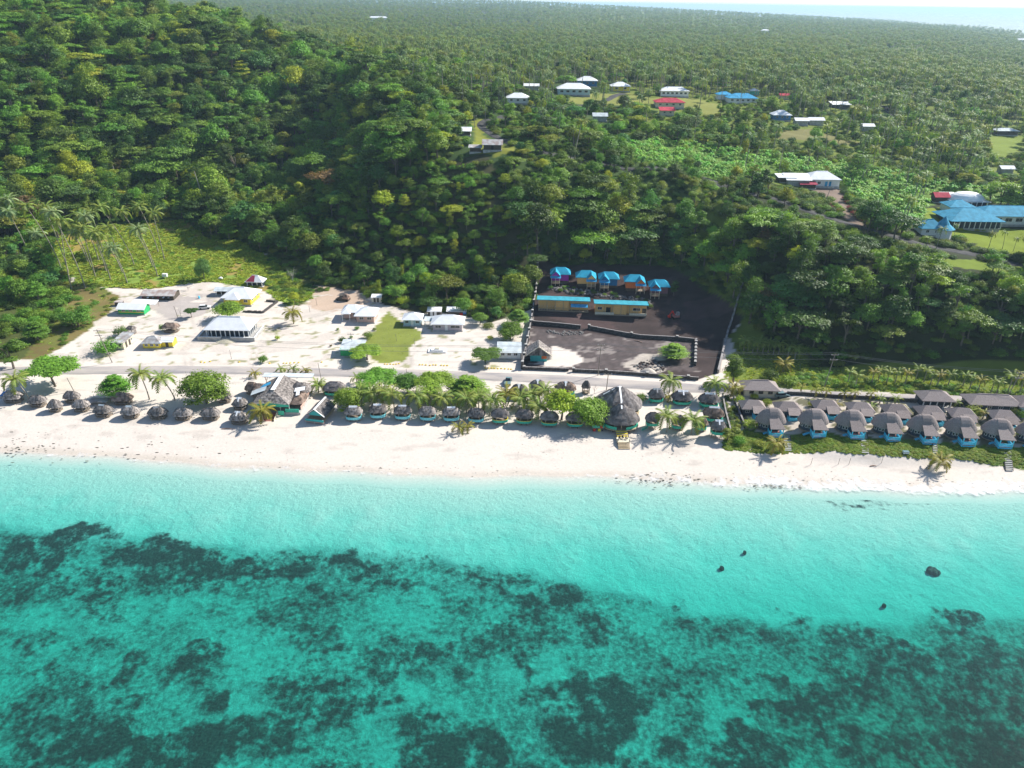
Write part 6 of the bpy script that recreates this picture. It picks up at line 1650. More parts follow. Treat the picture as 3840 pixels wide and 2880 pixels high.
# --- many alike plants nobody could count: one object whose points carry copies
def scatter(name, pts, rot, scl, idx, protos, label=None):
    """pts (n,3); protos: list of lists of meshes."""
    pc_ = bpy.data.collections.new(name + '_sources')
    for k, mats_ in enumerate(protos):
        me, hue = mats_
        o = bpy.data.objects.new('%s_source_%02d' % (name, k), me); pc_.objects.link(o)
    me = bpy.data.meshes.new(name)
    n = len(pts); me.vertices.add(n); me.vertices.foreach_set('co', np.asarray(pts, np.float32).ravel())
    for nm, kd, ar, key in (('spin', 'FLOAT_VECTOR', rot, 'vector'), ('size', 'FLOAT_VECTOR', scl, 'vector'), ('pick', 'INT', idx, 'value')):
        a = me.attributes.new(nm, kd, 'POINT'); a.data.foreach_set(key, np.asarray(ar, np.int32 if kd == 'INT' else np.float32).ravel())
    o = link(name, me)
    ng = bpy.data.node_groups.new(name + '_nodes', 'GeometryNodeTree')
    ng.interface.new_socket('Geometry', in_out='INPUT', socket_type='NodeSocketGeometry'); ng.interface.new_socket('Geometry', in_out='OUTPUT', socket_type='NodeSocketGeometry')
    N, L = ng.nodes, ng.links
    gi, go = N.new('NodeGroupInput'), N.new('NodeGroupOutput')
    ci = N.new('GeometryNodeCollectionInfo'); ci.inputs['Collection'].default_value = pc_; ci.inputs['Separate Children'].default_value = True; ci.inputs['Reset Children'].default_value = True
    ip = N.new('GeometryNodeInstanceOnPoints'); ip.inputs['Pick Instance'].default_value = True
    def att(nm, dt):
        a = N.new('GeometryNodeInputNamedAttribute'); a.data_type = dt; a.inputs['Name'].default_value = nm
        return a.outputs[0]
    L.new(gi.outputs[0], ip.inputs['Points']); L.new(ci.outputs[0], ip.inputs['Instance'])
    L.new(att('pick', 'INT'), ip.inputs['Instance Index']); L.new(att('spin', 'FLOAT_VECTOR'), ip.inputs['Rotation']); L.new(att('size', 'FLOAT_VECTOR'), ip.inputs['Scale'])
    L.new(ip.outputs[0], go.inputs[0])
    md = o.modifiers.new('scatter', 'NODES'); md.node_group = ng
    tag(o, label, kind='stuff')
    return o

def both(crown, trunk, hue):
    """Crown and trunk in one mesh, for the plants of a far mass."""
    a = np.empty(len(crown.vertices) * 3, np.float32); crown.vertices.foreach_get('co', a)
    V = [a.reshape(-1, 3)]; nq = len(crown.polygons)
    f = np.empty(len(crown.loops), np.int32); crown.loops.foreach_get('vertex_index', f)
    fs = [tuple(q) for q in f.reshape(-1, 4)]
    tn = np.empty(len(crown.vertices), np.float32); crown.attributes['tone'].data.foreach_get('value', tn)
    b = len(V[0]); tv = np.array([v.co[:] for v in trunk.vertices], np.float32); V.append(tv)
    me = bpy.data.meshes.new('plant')
    fs += [tuple(b + i for i in p_.vertices) for p_ in trunk.polygons]
    me.from_pydata(np.concatenate(V).tolist(), [], fs)
    me.materials.append(LEAF[hue] if hue in LEAF else M[hue]); me.materials.append(trunk.materials[0])
    me.polygons.foreach_set('material_index', [0] * nq + [1] * (len(fs) - nq))
    at_ = me.attributes.new('tone', 'FLOAT', 'POINT'); at_.data.foreach_set('value', np.r_[tn, np.ones(len(tv))].astype(np.float32))
    me.update()
    return me

# ------------------------------------------------------------------ forest layout
CLEAR = []                                   # ground kept open, in world metres
for poly in (MEADOW, LAWN, LODGE_LAWN, LODGE_LAWN2, BEND_LAWN, HILL_LAWN, FIELD, PALM_FIELD, DRIVE, LOT, GREEN_R): CLEAR.append(poly)
KEEP = []                                    # houses that the photograph shows free: pixel box and distance
for o in list(SC.objects):
    if o.parent is None and o.get('group') == PL or (o.parent is None and o.get('category') in ('cabin', 'bunkhouse')):
        cs = [o.matrix_basis @ (ch.matrix_basis @ Vector(c)) for ch in o.children for c in ch.bound_box]
        cs = [c for c in cs if c.z > o.location.z - .3]
        px, _ = project([c[:] for c in cs])
        KEEP.append((px[:, 0].min(), px[:, 0].max(), px[:, 1].min(), px[:, 1].max(), o.location.y - 2, o.location.x, o.location.y))
SEEN_ROAD = np.array([hit(*p) for p in (pr(1880, 655), pr(1700, 625), pr(1560, 600), pr(1430, 560), pr(1300, 525), pr(1150, 485), pr(1000, 440), pr(870, 395), pr(740, 360), pr(560, 292), pr(420, 260), pr(280, 225), pg(1540, 862), pg(1440, 842), pg(600, 655), pg(560, 640), pg(480, 600), pg(430, 560), pg(402, 530), pg(420, 505), pg(1400, 312), pg(1360, 335), ph(1170, 400), ph(1220, 440))])
_sg = [(0, 11), (12, 13), (14, 19), (20, 21), (22, 23)]
SEEN_ROAD = np.concatenate([np.stack([np.interp(np.linspace(a_, b_, (b_ - a_) * 7 + 1), np.arange(len(SEEN_ROAD)), SEEN_ROAD[:, k]) for k in range(3)], 1) for a_, b_ in _sg] + [np.array([hit(*ph(*q)) for q in ((700, 1010), (740, 1040), (780, 1000), (830, 1060), (850, 1110), (880, 1150), (910, 1190), (950, 1230), (1000, 1270), (1600, 1330), (1700, 1340), (1800, 1350), (1900, 1370), (2000, 1400), (2100, 1430), (2180, 1460))])])
_ln = []
for poly in (HILL_LAWN, BEND_LAWN, LODGE_LAWN, LODGE_LAWN2, FIELD, PALM_FIELD):
    q = np.array(poly); qx_ = rng.uniform(q[:, 0].min(), q[:, 0].max(), 60); qy_ = rng.uniform(q[:, 1].min(), q[:, 1].max(), 60); m_ = inside(poly, qx_, qy_); _ln.append(np.c_[qx_[m_], qy_[m_], ground_z(qx_[m_], qy_[m_])][:16])
SEEN_ROAD = np.concatenate([SEEN_ROAD] + _ln)
sp_, sd_ = project(SEEN_ROAD)
hp = np.array(HILL_ROAD)
hp = np.stack([np.interp(np.linspace(0, len(hp) - 1, 260), np.arange(len(hp)), hp[:, k]) for k in (0, 1)], 1)

def jitter_points(y0, y1, sfun, smax=.86, rng_=rng):
    out = []
    y = y0
    while y < y1:
        s = sfun(y); w = y * smax
        xs = np.arange(-w, w, s)
        out.append(np.c_[xs + rng_.uniform(-.45, .45, len(xs)) * s, y + rng_.uniform(-.45, .45, len(xs)) * s])
        y += s * .9
    return np.concatenate(out)

def open_view(P, z, R, H, keep_frac=.9):
    """Drop plants that would stand in a clearing, on a road or in front of a house that shows."""
    ok = np.ones(len(P), bool)
    for poly in CLEAR: ok &= ~inside(poly, P[:, 0], P[:, 1])
    for k in range(0, len(hp)):
        ok &= np.hypot(P[:, 0] - hp[k, 0], P[:, 1] - hp[k, 1]) > 2.0
    px, d = project(np.c_[P, z + H * .6])
    pt, _ = project(np.c_[P, z + H])
    rp = R * FPX / d
    for x0, x1, y0, y1, yy, hx, hy in KEEP:
        m_ = 8
        hitb = (px[:, 0] + rp * .8 > x0 + m_) & (px[:, 0] - rp * .8 < x1 - m_) & (pt[:, 1] < y1 - 5) & (px[:, 1] + rp * .3 > y0) & (P[:, 1] < hy)
        near = np.hypot(P[:, 0] - hx, P[:, 1] - hy) < 9
        ok &= ~(hitb | near)
    for (rx_, ry_), dd in zip(sp_, sd_):
        ok &= ~((np.abs(px[:, 0] - rx_) < rp * .75) & (pt[:, 1] < ry_ + 2) & (px[:, 1] + rp * .5 > ry_) & (d < dd + 1))
    return ok

PTS = jitter_points(206, 640, lambda y: 5.6 + max(0, (y - 400)) * .007)
z = ground_z(PTS[:, 0], PTS[:, 1])
x, y = PTS[:, 0], PTS[:, 1]
pxy, _ = project(np.c_[PTS, z + 5])
ppx, ppy = pxy[:, 0], pxy[:, 1]
jungle = (z > 2.2) & (y > 212)
jungle |= inside(VILLAGE_BACK, x, y) & (fbm(x / 9, y / 9, 81) > .36)
jungle |= inside(BRUSH_LEFT, x, y) & ~inside(SCRUB, x, y)
jungle &= ~((x > 84) & (y < 219)) | ((x > 84) & (y > 211))
jungle &= ~((z < 2.6) & (y < 330) & (x > -170) & (x < 84) & ~inside(VILLAGE_BACK, x, y) & ~inside(BRUSH_LEFT, x, y))
# the upland gardens and the palm country are more open
upland = (y > 285) & (z > 24) & (x > -30) & (ppx > 1550)
ingarden = np.zeros(len(x), bool)
for g in gardens: ingarden |= inside(g, x, y)
keep = jungle & ~(ingarden & (rng.uniform(size=len(x)) > .06))
palmland = (y > 430) & (ppx > 1500) & (ppy < 330 + .03 * (ppx - 1500))
palmland |= (ppy < 300 - .25 * (1500 - ppx)) & (ppx > 900) & (y > 560)
palmland |= (ppx > 3000) & (ppy > 330) & (ppy < 620) & (fbm(x / 30, y / 30, 85) > .48)
keep &= ~(upland & (rng.uniform(size=len(x)) < .50))
keep &= ~(palmland & (rng.uniform(size=len(x)) > .42))
n_ = len(x)
kind_i = rng.choice(6, n_, p=[.33, .17, .12, .16, .12, .10])
fn = fbm(x / 35, y / 35, 90, 3)
steep = (y < 300) & (x > 60)
hue_i = np.zeros(n_, int)
u = rng.uniform(size=n_)
for k in range(n_):
    p_ = [.24, .36, .16, .06, .10, .07, .01]
    if upland[k]: p_ = [.12, .30, .36, .10, .06, .06, .0]
    if fn[k] > .58: p_ = [.10, .30, .32, .13, .09, .05, .01]
    elif fn[k] < .42: p_ = [.40, .32, .06, .02, .10, .10, .0]
    hue_i[k] = int(np.searchsorted(np.cumsum(p_), u[k] * .999))
scale = np.where(rng.uniform(size=n_) < .10, rng.uniform(1.25, 1.65, n_), rng.uniform(.55, 1.2, n_)) * np.where(upland, .68, 1.0) * (1 + .10 * sstep(350, 600, y))
scale = np.where(x > 60, np.minimum(scale, 1.15), scale)
foot = (y < 300) & (z < 4)
scale = np.where(inside(VILLAGE_BACK, x, y), scale * .62, scale)
scale = np.where((x < -150) & (y < 300), scale * .8, scale)
RR = np.array([SHAPES[(k_, 0)][2] for k_ in KINDS])[kind_i] * scale
HH = np.array([SHAPES[(k_, 0)][3] for k_ in KINDS])[kind_i] * scale
keep &= open_view(PTS, z, RR, HH)
inframe = (ppx > -150) & (ppx < 3990)
keep &= inframe | (rng.uniform(size=n_) < .8)
sel = np.where(keep)[0]
dist = np.sqrt(x ** 2 + y ** 2 + (z - 100) ** 2)
show = np.where((ppx > 15) & (ppx < 3825) & (ppy > 15), RR / dist, 0)
order = sel[np.argsort(-show[sel])]
single = order[:285]; mass = order[285:]

LAND = [('the dead red tree', pm(1500, 250)), ('the leaning meadow palms', pm(700, 600)), ('the tin shed', pm(1150, 820)), ('the yellow house', pm(1750, 860)), ('the parked brown truck', pc(195, 320)), ('the pink house', pc(430, 420)),
        ('the lilac house', pc(1100, 520)), ('the piered lot wall', pd(500, 190)), ('the purple cabin', pd(672, 200)), ('the blue walled cabin', pd(1075, 240)), ('the plum cabin', pe(150, 300)), ('the black lane', pe(830, 450)),
        ('the pale lane wall', pe(760, 600)), ('the road power pole', pf(215, 640)), ('the young palm row', pf(900, 640)), ('the far power pole', pf(1740, 700)), ('the last young palms', pf(1500, 680)),
        ('the red driveway', ph(800, 1100)), ('the driveway house', ph(640, 960)), ('the turquoise chapel', ph(1490, 1340)), ('the lodge lawn', ph(1900, 1400)), ('the grassy road bend', pg(480, 690)),
        ('the hill road', pg(1450, 830)), ('the white tarp roof', ph(2060, 880)), ('the red roof', pg(1780, 400)), ('the village edge', pa(300, 500)), ('the scrubby clearing', pa(600, 300)), ('the beach almond tree', pa(430, 900)), ('the wooded ravine', (1150, 620)), ('the hill crest', (700, 130)), ('the wide white roof', pg(1080, 260)), ('the blue walled house', pg(1185, 215)), ('the long white house', pg(1825, 290)), ('the bright blue roof', ph(110, 345)), ('the palm field house', ph(402, 465)), ('the palm field sheds', ph(600, 510)), ('the upper road', ph(1200, 420)), ('the broken white roof', ph(1042, 560)), ('the yellow hedge field', ph(2060, 600)), ('the far lodge wing', ph(2150, 1190)), ('the rounded white roof', ph(1760, 1090)), ('the hill shoulder', (1250, 200)), ('the upland wood', (1550, 330)), ('the distant plantation', (1700, 200)), ('the shaded spur', (1420, 640))]
LANDP = np.array([l[1] for l in LAND])
SHAPE_W = {'round': 'round crowned', 'spreading': 'flat spreading', 'tall': 'tall narrow', 'ragged': 'ragged open', 'draped': 'vine draped', 'layered': 'layered'}
HUE_W = {'dark_green': 'dark green', 'mid_green': 'mid green', 'bright_green': 'bright green', 'yellow_green': 'yellow green', 'olive': 'olive', 'blue_green': 'bluish green', 'rust': 'rusty'}
ORD = ['first', 'second', 'third', 'fourth', 'fifth', 'sixth', 'seventh', 'eighth', 'ninth', 'tenth', 'eleventh', 'twelfth', 'thirteenth', 'fourteenth', 'fifteenth', 'sixteenth', 'seventeenth', 'eighteenth']
def where_label(px, py):
    d = np.hypot((LANDP[:, 0] - px), (LANDP[:, 1] - py) * 1.3); i_ = int(np.argmin(d)); dx, dy = px - LANDP[i_, 0], (py - LANDP[i_, 1]) * 1.3
    if d[i_] < 70: r_ = 'close by'
    elif abs(dy) > abs(dx): r_ = 'above' if dy < 0 else 'below'
    else: r_ = 'village side of' if dx < 0 else 'resort side of'
    return r_ + ' ' + LAND[i_][0], d[i_]
def trim16(l):
    for cut in (('big ',), ('small ',), (' going inland', ' inland'), (' inland', ''), ('tall ',), ('vine ',), ('flat ',), ('ish green', 'ish')):
        if len(l.split()) <= 16: break
        l = l.replace(cut[0], cut[1] if len(cut) > 1 else '', 1)
    return l
def unique_labels(rows):
    """rows: (look, noun, place, key) -> labels, with an ordinal counted upslope where look and place agree."""
    by = {}
    for i_, (look, noun, place, key) in enumerate(rows): by.setdefault((look, noun, place), []).append((key, i_))
    out = [None] * len(rows)
    for (look, noun, place), v in by.items():
        v.sort()
        for k_, (_, i_) in enumerate(v):
            if len(f'{look} {noun} {place}'.split()) > 13: look = ' '.join(w for w in look.split() if w not in ('big', 'small')) if len(v) > 1 else look
            out[i_] = f'{look} {noun} {place}' if len(v) == 1 else f'{look} {noun} {place}, {ORD[min(k_, 17)]} of its kind going inland'
    return [trim16(l) for l in out]
rows = []
for k in single:
    size = 'big' if scale[k] > 1.05 else 'small' if scale[k] < .72 else ''
    rows.append(((size + ' ' + HUE_W[HUES[hue_i[k]]] + ' ' + SHAPE_W[KINDS[kind_i[k]]]).strip(), 'tree', where_label(ppx[k], ppy[k])[0], y[k]))
for k, lab in zip(single, unique_labels(rows)):
    tree('jungle_tree', lab, 'tree', (x[k], y[k], z[k]), (KINDS[kind_i[k]], int(k) % 2), HUES[hue_i[k]], scale[k], None, 'trees of the wooded slopes', rng.uniform(.9, 1.15))
# the rest of the wood
protos, pk = [], {}
for kd in range(6):
    for hu in range(7):
        for v in range(2):
            if v and (hu in (5, 6)): continue
            pk[(kd, hu, v)] = len(protos)
            cm_, tm_, R_, H_ = SHAPES[(KINDS[kd], v)]
            protos.append((both(cm_, tm_, HUES[hu]), HUES[hu]))
idx = [pk[(kind_i[k], hue_i[k], 0 if hue_i[k] in (5, 6) else int(k) % 2)] for k in mass]
scatter('forest', np.c_[x[mass], y[mass], z[mass]], np.c_[np.zeros(len(mass)), np.zeros(len(mass)), rng.uniform(0, 6.28, len(mass))], np.repeat(scale[mass][:, None], 3, 1), idx, protos, 'dense tropical forest covering the hill and the upland')

# undergrowth that closes the floor of the wood
U = jitter_points(208, 520, lambda y_: 3.4 + max(0, y_ - 300) * .012)
uz = ground_z(U[:, 0], U[:, 1])
um = ((uz > 1.6) & (U[:, 1] > 212)) | inside(VILLAGE_BACK, U[:, 0], U[:, 1]) | inside(BRUSH_LEFT, U[:, 0], U[:, 1])
um &= ~((uz < 2.8) & (U[:, 1] < 330) & (U[:, 0] > -170) & (U[:, 0] < 84) & ~inside(VILLAGE_BACK, U[:, 0], U[:, 1]) & ~inside(BRUSH_LEFT, U[:, 0], U[:, 1]))
um &= ~inside(SCRUB, U[:, 0], U[:, 1])
um |= (U[:, 0] > 86) & (U[:, 1] > 209.5)
for g in gardens: um &= ~inside(g, U[:, 0], U[:, 1])
um &= open_view(U, uz, np.full(len(U), 1.5), np.full(len(U), 1.8))
U, uz = U[um], uz[um]
BUSH = [crown_mesh('bush', 300 + k, 'bush', LEAF[h_], 2.0, 2.4)[0] for k, h_ in enumerate(('dark_green', 'mid_green', 'bright_green', 'olive', 'yellow_green'))]
scatter('undergrowth', np.c_[U, uz - .3], np.c_[np.zeros((len(U), 2)), rng.uniform(0, 6.28, len(U))], np.repeat(rng.uniform(.6, 1.3, len(U))[:, None], 3, 1), rng.choice(5, len(U), p=[.48, .30, .08, .12, .02]), [(m_, '') for m_ in BUSH], 'low bushes under and between the trees of the slopes')

# banana gardens
B = jitter_points(270, 470, lambda y_: 2.7, .8)
bm = np.zeros(len(B), bool)
for g in gardens: bm |= inside(g, B[:, 0], B[:, 1])
bz = ground_z(B[:, 0], B[:, 1]); bm &= open_view(B, bz, np.full(len(B), 1.4), np.full(len(B), 2.6)) & (fbm(B[:, 0] / 12, B[:, 1] / 12, 95) > .34)
B, bz = B[bm], bz[bm]
scatter('banana_plants', np.c_[B, bz], np.c_[np.zeros((len(B), 2)), rng.uniform(0, 6.28, len(B))], np.repeat(rng.uniform(.7, 1.35, len(B))[:, None], 3, 1), rng.choice(3, len(B)), [(banana_mesh(k), '') for k in range(3)], 'broad leaved banana gardens on the upland')

# meadow growth
G = jitter_points(225, 345, lambda y_: .95, 1.0)
G = G[inside(MEADOW, G[:, 0], G[:, 1]) & (fbm(G[:, 0] / 6, G[:, 1] / 6, 97) > .36)]
TUFT = [tuft_mesh(k, .9) for k in range(3)]
scatter('meadow_grass', np.c_[G, ground_z(G[:, 0], G[:, 1]) - .05], np.c_[np.zeros((len(G), 2)), rng.uniform(0, 6.28, len(G))], np.repeat(rng.uniform(.4, 1.0, len(G))[:, None], 3, 1), rng.choice(3, len(G)), [(m_, '') for m_ in TUFT], 'tall yellow green grass in the meadow behind the village')

# upland palms: the nearest as things, the plantation beyond as one mass
PP = jitter_points(330, 6300, lambda y_: max(9.5, y_ / 115), .86)
pz = ground_z(PP[:, 0], PP[:, 1])
pq, pdist = project(np.c_[PP, pz + 12])
qx, qy = pq[:, 0], pq[:, 1]
ok = (pz > 1.0) & (qx > -120) & (qx < 3960) & (qy > -120)
pl = (PP[:, 1] > 430) & (qx > 1500) & (qy < 330 + .03 * (qx - 1500))
pl |= (qy < 240 - .25 * (1500 - qx)) & (qx > 900) & (PP[:, 1] > 560)
pl |= PP[:, 1] > 640
mid = (qx > 1650) & (PP[:, 1] > 330) & (pz > 20) & (rng.uniform(size=len(PP)) < .16)
mid |= (qx > 2900) & (qy > 320) & (qy < 720) & (PP[:, 1] > 345) & (rng.uniform(size=len(PP)) < .6)
pn = fbm(PP[:, 0] / 160, PP[:, 1] / 160, 99)
ok &= (pl & (pn + .12 * sstep(1200, 2600, PP[:, 1]) > .40)) | mid
for g in gardens[1:]: ok &= ~inside(g, PP[:, 0], PP[:, 1])
ok &= open_view(PP, pz, np.full(len(PP), 2.6), np.full(len(PP), 15.))
PP, pz, qx, qy = PP[ok], pz[ok], qx[ok], qy[ok]
psc = rng.uniform(.85, 1.25, len(PP)) * (1 + .45 * sstep(900, 3500, PP[:, 1])); pk_ = rng.choice(5, len(PP), p=[.22, .28, .24, .16, .10])
pk_ = np.where(fbm(PP[:, 0] / 210, PP[:, 1] / 260, 131) > .52, rng.choice([0, 4, 3, 0], len(PP)), pk_)
o_ = np.argsort(PP[:, 1] + np.where((qx > 20) & (qx < 3820) & (qy > 20), 0, 1e5)); first, rest = o_[:200], o_[200:]
rows = [(('tall' if psc[k] > .95 else 'short') + ' ' + ('grey green', 'olive green')[int(pk_[k] in (0, 3, 4))], 'palm', where_label(qx[k], qy[k])[0], PP[k, 1]) for k in first]
for k, lab in zip(first, unique_labels(rows)):
    t = thing('upland_palm', lab, 'palm', (PP[k, 0], PP[k, 1], pz[k]), rng.uniform(0, 6.28), 'coconut palms of the upland')
    t.scale = (psc[k],) * 3
    link('crown', PALMS[pk_[k]][0], t); link('trunk', PALMS[pk_[k]][1], t)
PJ = [(both(c_, t_, ('frond', 'frond_grey', 'frond_grey', 'frond_grey', 'frond')[k]), '') for k, (c_, t_) in enumerate(PALMS)]
scatter('palm_plantation', np.c_[PP[rest], pz[rest]], np.c_[np.zeros((len(rest), 2)), rng.uniform(0, 6.28, len(rest))], np.repeat(psc[rest][:, None], 3, 1), pk_[rest], PJ, 'endless coconut plantation reaching to the far coast')
# broad trees among the far palms
FP = jitter_points(560, 5200, lambda y_: max(14, y_ / 42), .84)
fz = ground_z(FP[:, 0], FP[:, 1]); fn_ = fbm(FP[:, 0] / 130, FP[:, 1] / 130, 101)
fm_ = (fz > 1) & ((fn_ > .50) | (rng.uniform(size=len(FP)) < .25)) & open_view(FP, fz, np.full(len(FP), 4.5), np.full(len(FP), 10.))
FP, fz = FP[fm_], fz[fm_]
fk = rng.choice([0, 1, 1, 3, 5], len(FP)); fh = rng.choice([0, 1, 4, 5], len(FP), p=[.4, .25, .2, .15])
scatter('far_forest', np.c_[FP, fz], np.c_[np.zeros((len(FP), 2)), rng.uniform(0, 6.28, len(FP))], np.repeat((rng.uniform(.8, 1.4, len(FP)) * (1 + .6 * sstep(1000, 4000, FP[:, 1])))[:, None], 3, 1), [pk[(int(a_), int(b_), 0)] for a_, b_ in zip(fk, fh)], protos, 'darker broadleaf trees scattered through the far plantation')
# ------------------------------------------------------------------ coast vegetation, one by one
for kd, R, H in (('dense', 5.0, 8.0), ('bush', 2.0, 2.4)):
    for v in range(2):
        cm_, L = crown_mesh('crown', 400 + v + len(kd), kd, LEAF['mid_green'], R, H)
        SHAPES[(kd, v)] = (cm_, trunk_mesh('trunk', 77 + v, H, L, M['bark'], .26 if kd == 'dense' else .08), R, H)
def plant(conv, X, Y, kd, R, H, hue, label, name='beach_tree', cat='tree', v=0, group=None, rot=None):
    px, py = conv(X, Y)
    p = hit(px, py) if at(px, py)[1] > 206 else put(conv, X, Y)
    _, _, R0, H0 = SHAPES[(kd, v)]
    s = R / R0
    return tree(name, label, cat, p, (kd, v), hue, s, rot, group, (H / H0) / s, True)
BT = 'single trees on the sand'
for a in [
    (pb, 395, 1236, 'dense', 6.6, 8.8, 'bright_green', 'great round leafy tree shading the beach huts'), (pa, 465, 1097, 'spreading', 6.2, 8.2, 'bright_green', 'airy flat topped beach almond tree with forked trunk by the road'),
    (pa, 118, 948, 'ragged', 5.0, 9.0, 'mid_green', 'leafy roadside tree behind the airy almond tree, at the photo edge'), (pa, 985, 1185, 'layered', 4.3, 6.6, 'bright_green', 'layered beach almond tree above the big brown hut'),
    (pa, 905, 806, 'bush', 4.3, 4.2, 'bright_green', 'low wide bright bush around the leaning power pole'), (pa, 660, 592, 'dense', 5.2, 6.4, 'mid_green', 'wide round tree between the scrub clearing and the sand'),
    (pa, 1022, 668, 'bush', 2.5, 3.6, 'mid_green', 'round bush behind the narrow grey house'), (pa, 1366, 628, 'bush', 1.2, 2.7, 'bright_green', 'tiny bright tree beside the open thatched shelter'),
    (pa, 320, 705, 'layered', 3.8, 6.4, 'mid_green', 'layered tree over brown scrub at the village edge'), (pb, 590, 528, 'round', 4.9, 5.6, 'bright_green', 'broad almond tree in front of the yellow house'),
    (pb, 266, 516, 'spreading', 1.9, 3.4, 'dark_green', 'little leaning dark tree beside the white car'), (pb, 372, 198, 'dense', 3.3, 8.0, 'blue_green', 'solitary dark upright tree at the foot of the meadow'),
    (pb, 868, 894, 'bush', 1.6, 2.7, 'mid_green', 'small dark bush standing alone on the village sand'), (pb, 988, 703, 'bush', .9, 1.8, 'yellow_green', 'tiny sapling on bare sand beyond the meeting hall'),
    (pc, 395, 872, 'spreading', 4.2, 4.2, 'bright_green', 'spreading tree leaning over the green walled house'), (pd, 45, 902, 'spreading', 3.9, 4.6, 'mid_green', 'spreading almond tree beside the pale sloping roof'),
    (pd, 255, 700, 'dense', 4.3, 5.2, 'bright_green', 'rounded dense tree behind the pale sloping roof'), (pd, 320, 578, 'layered', 3.8, 5.6, 'mid_green', 'layered tree against the piered lot wall'),
    (pd, 300, 352, 'round', 5.0, 9.0, 'yellow_green', 'tall bright yellow green tree beside the piered lot wall'), (pd, 85, 260, 'tall', 2.8, 8.0, 'yellow_green', 'narrow yellow green tree left of the tall bright tree'.replace('left of', 'next to')),
    (pd, 0, 575, 'round', 2.6, 4.0, 'mid_green', 'leafy bush at the back corner of the lilac house'), (pe, 278, 862, 'layered', 4.3, 5.0, 'bright_green', 'layered almond tree growing inside the gravel lot'),
    (pe, 782, 1062, 'tall', 3.2, 8.2, 'mid_green', 'tall leafy tree at the mouth of the black lane'), (pe, 280, 335, 'tall', 1.7, 5.5, 'blue_green', 'pale slender tree beside the plum cabin'),
    (pe, 1085, 1030, 'bush', 2.6, 3.4, 'dark_green', 'dark shrub on the lawn across from the beige house'), (pe, 1250, 1075, 'bush', 3.0, 3.0, 'bright_green', 'wide leafy shrub on the lawn near the power pole'),
    (pc, 240, 1312, 'dense', 3.8, 7.0, 'bright_green', 'dense round bush tree beside the A-frame house'), (pc, 500, 1140, 'spreading', 5.0, 6.2, 'bright_green', 'bright spreading tree behind the turquoise huts'),
    (pc, 735, 1155, 'round', 4.2, 5.6, 'mid_green', 'mid green tree behind the third turquoise hut'), (pc, 985, 1178, 'spreading', 5.0, 6.4, 'bright_green', 'bright almond tree behind the fourth turquoise hut'),
    (pc, 1238, 1198, 'layered', 5.6, 6.8, 'bright_green', 'wide bright almond tree behind the fifth turquoise hut'), (pd, 685, 1378, 'round', 4.6, 8.0, 'yellow_green', 'lighter round tree between the green railed huts'),
    (pd, 915, 1415, 'dense', 5.4, 7.0, 'bright_green', 'dense tree sheltering the side deck of the great hall'), (pd, 1350, 1215, 'bush', 1.9, 2.4, 'mid_green', 'leafy shrub beside the back roof of the great hall'),
    (pe, 735, 1545, 'ragged', 2.4, 3.6, 'olive', 'grey twiggy bush at the foot of the black lane'), (pb, 1130, 398, 'round', 1.9, 4.2, 'yellow_green', 'yellow green tree behind the short sand palm')]:
    plant(*a, group=BT)
SH = 'garden shrubs'
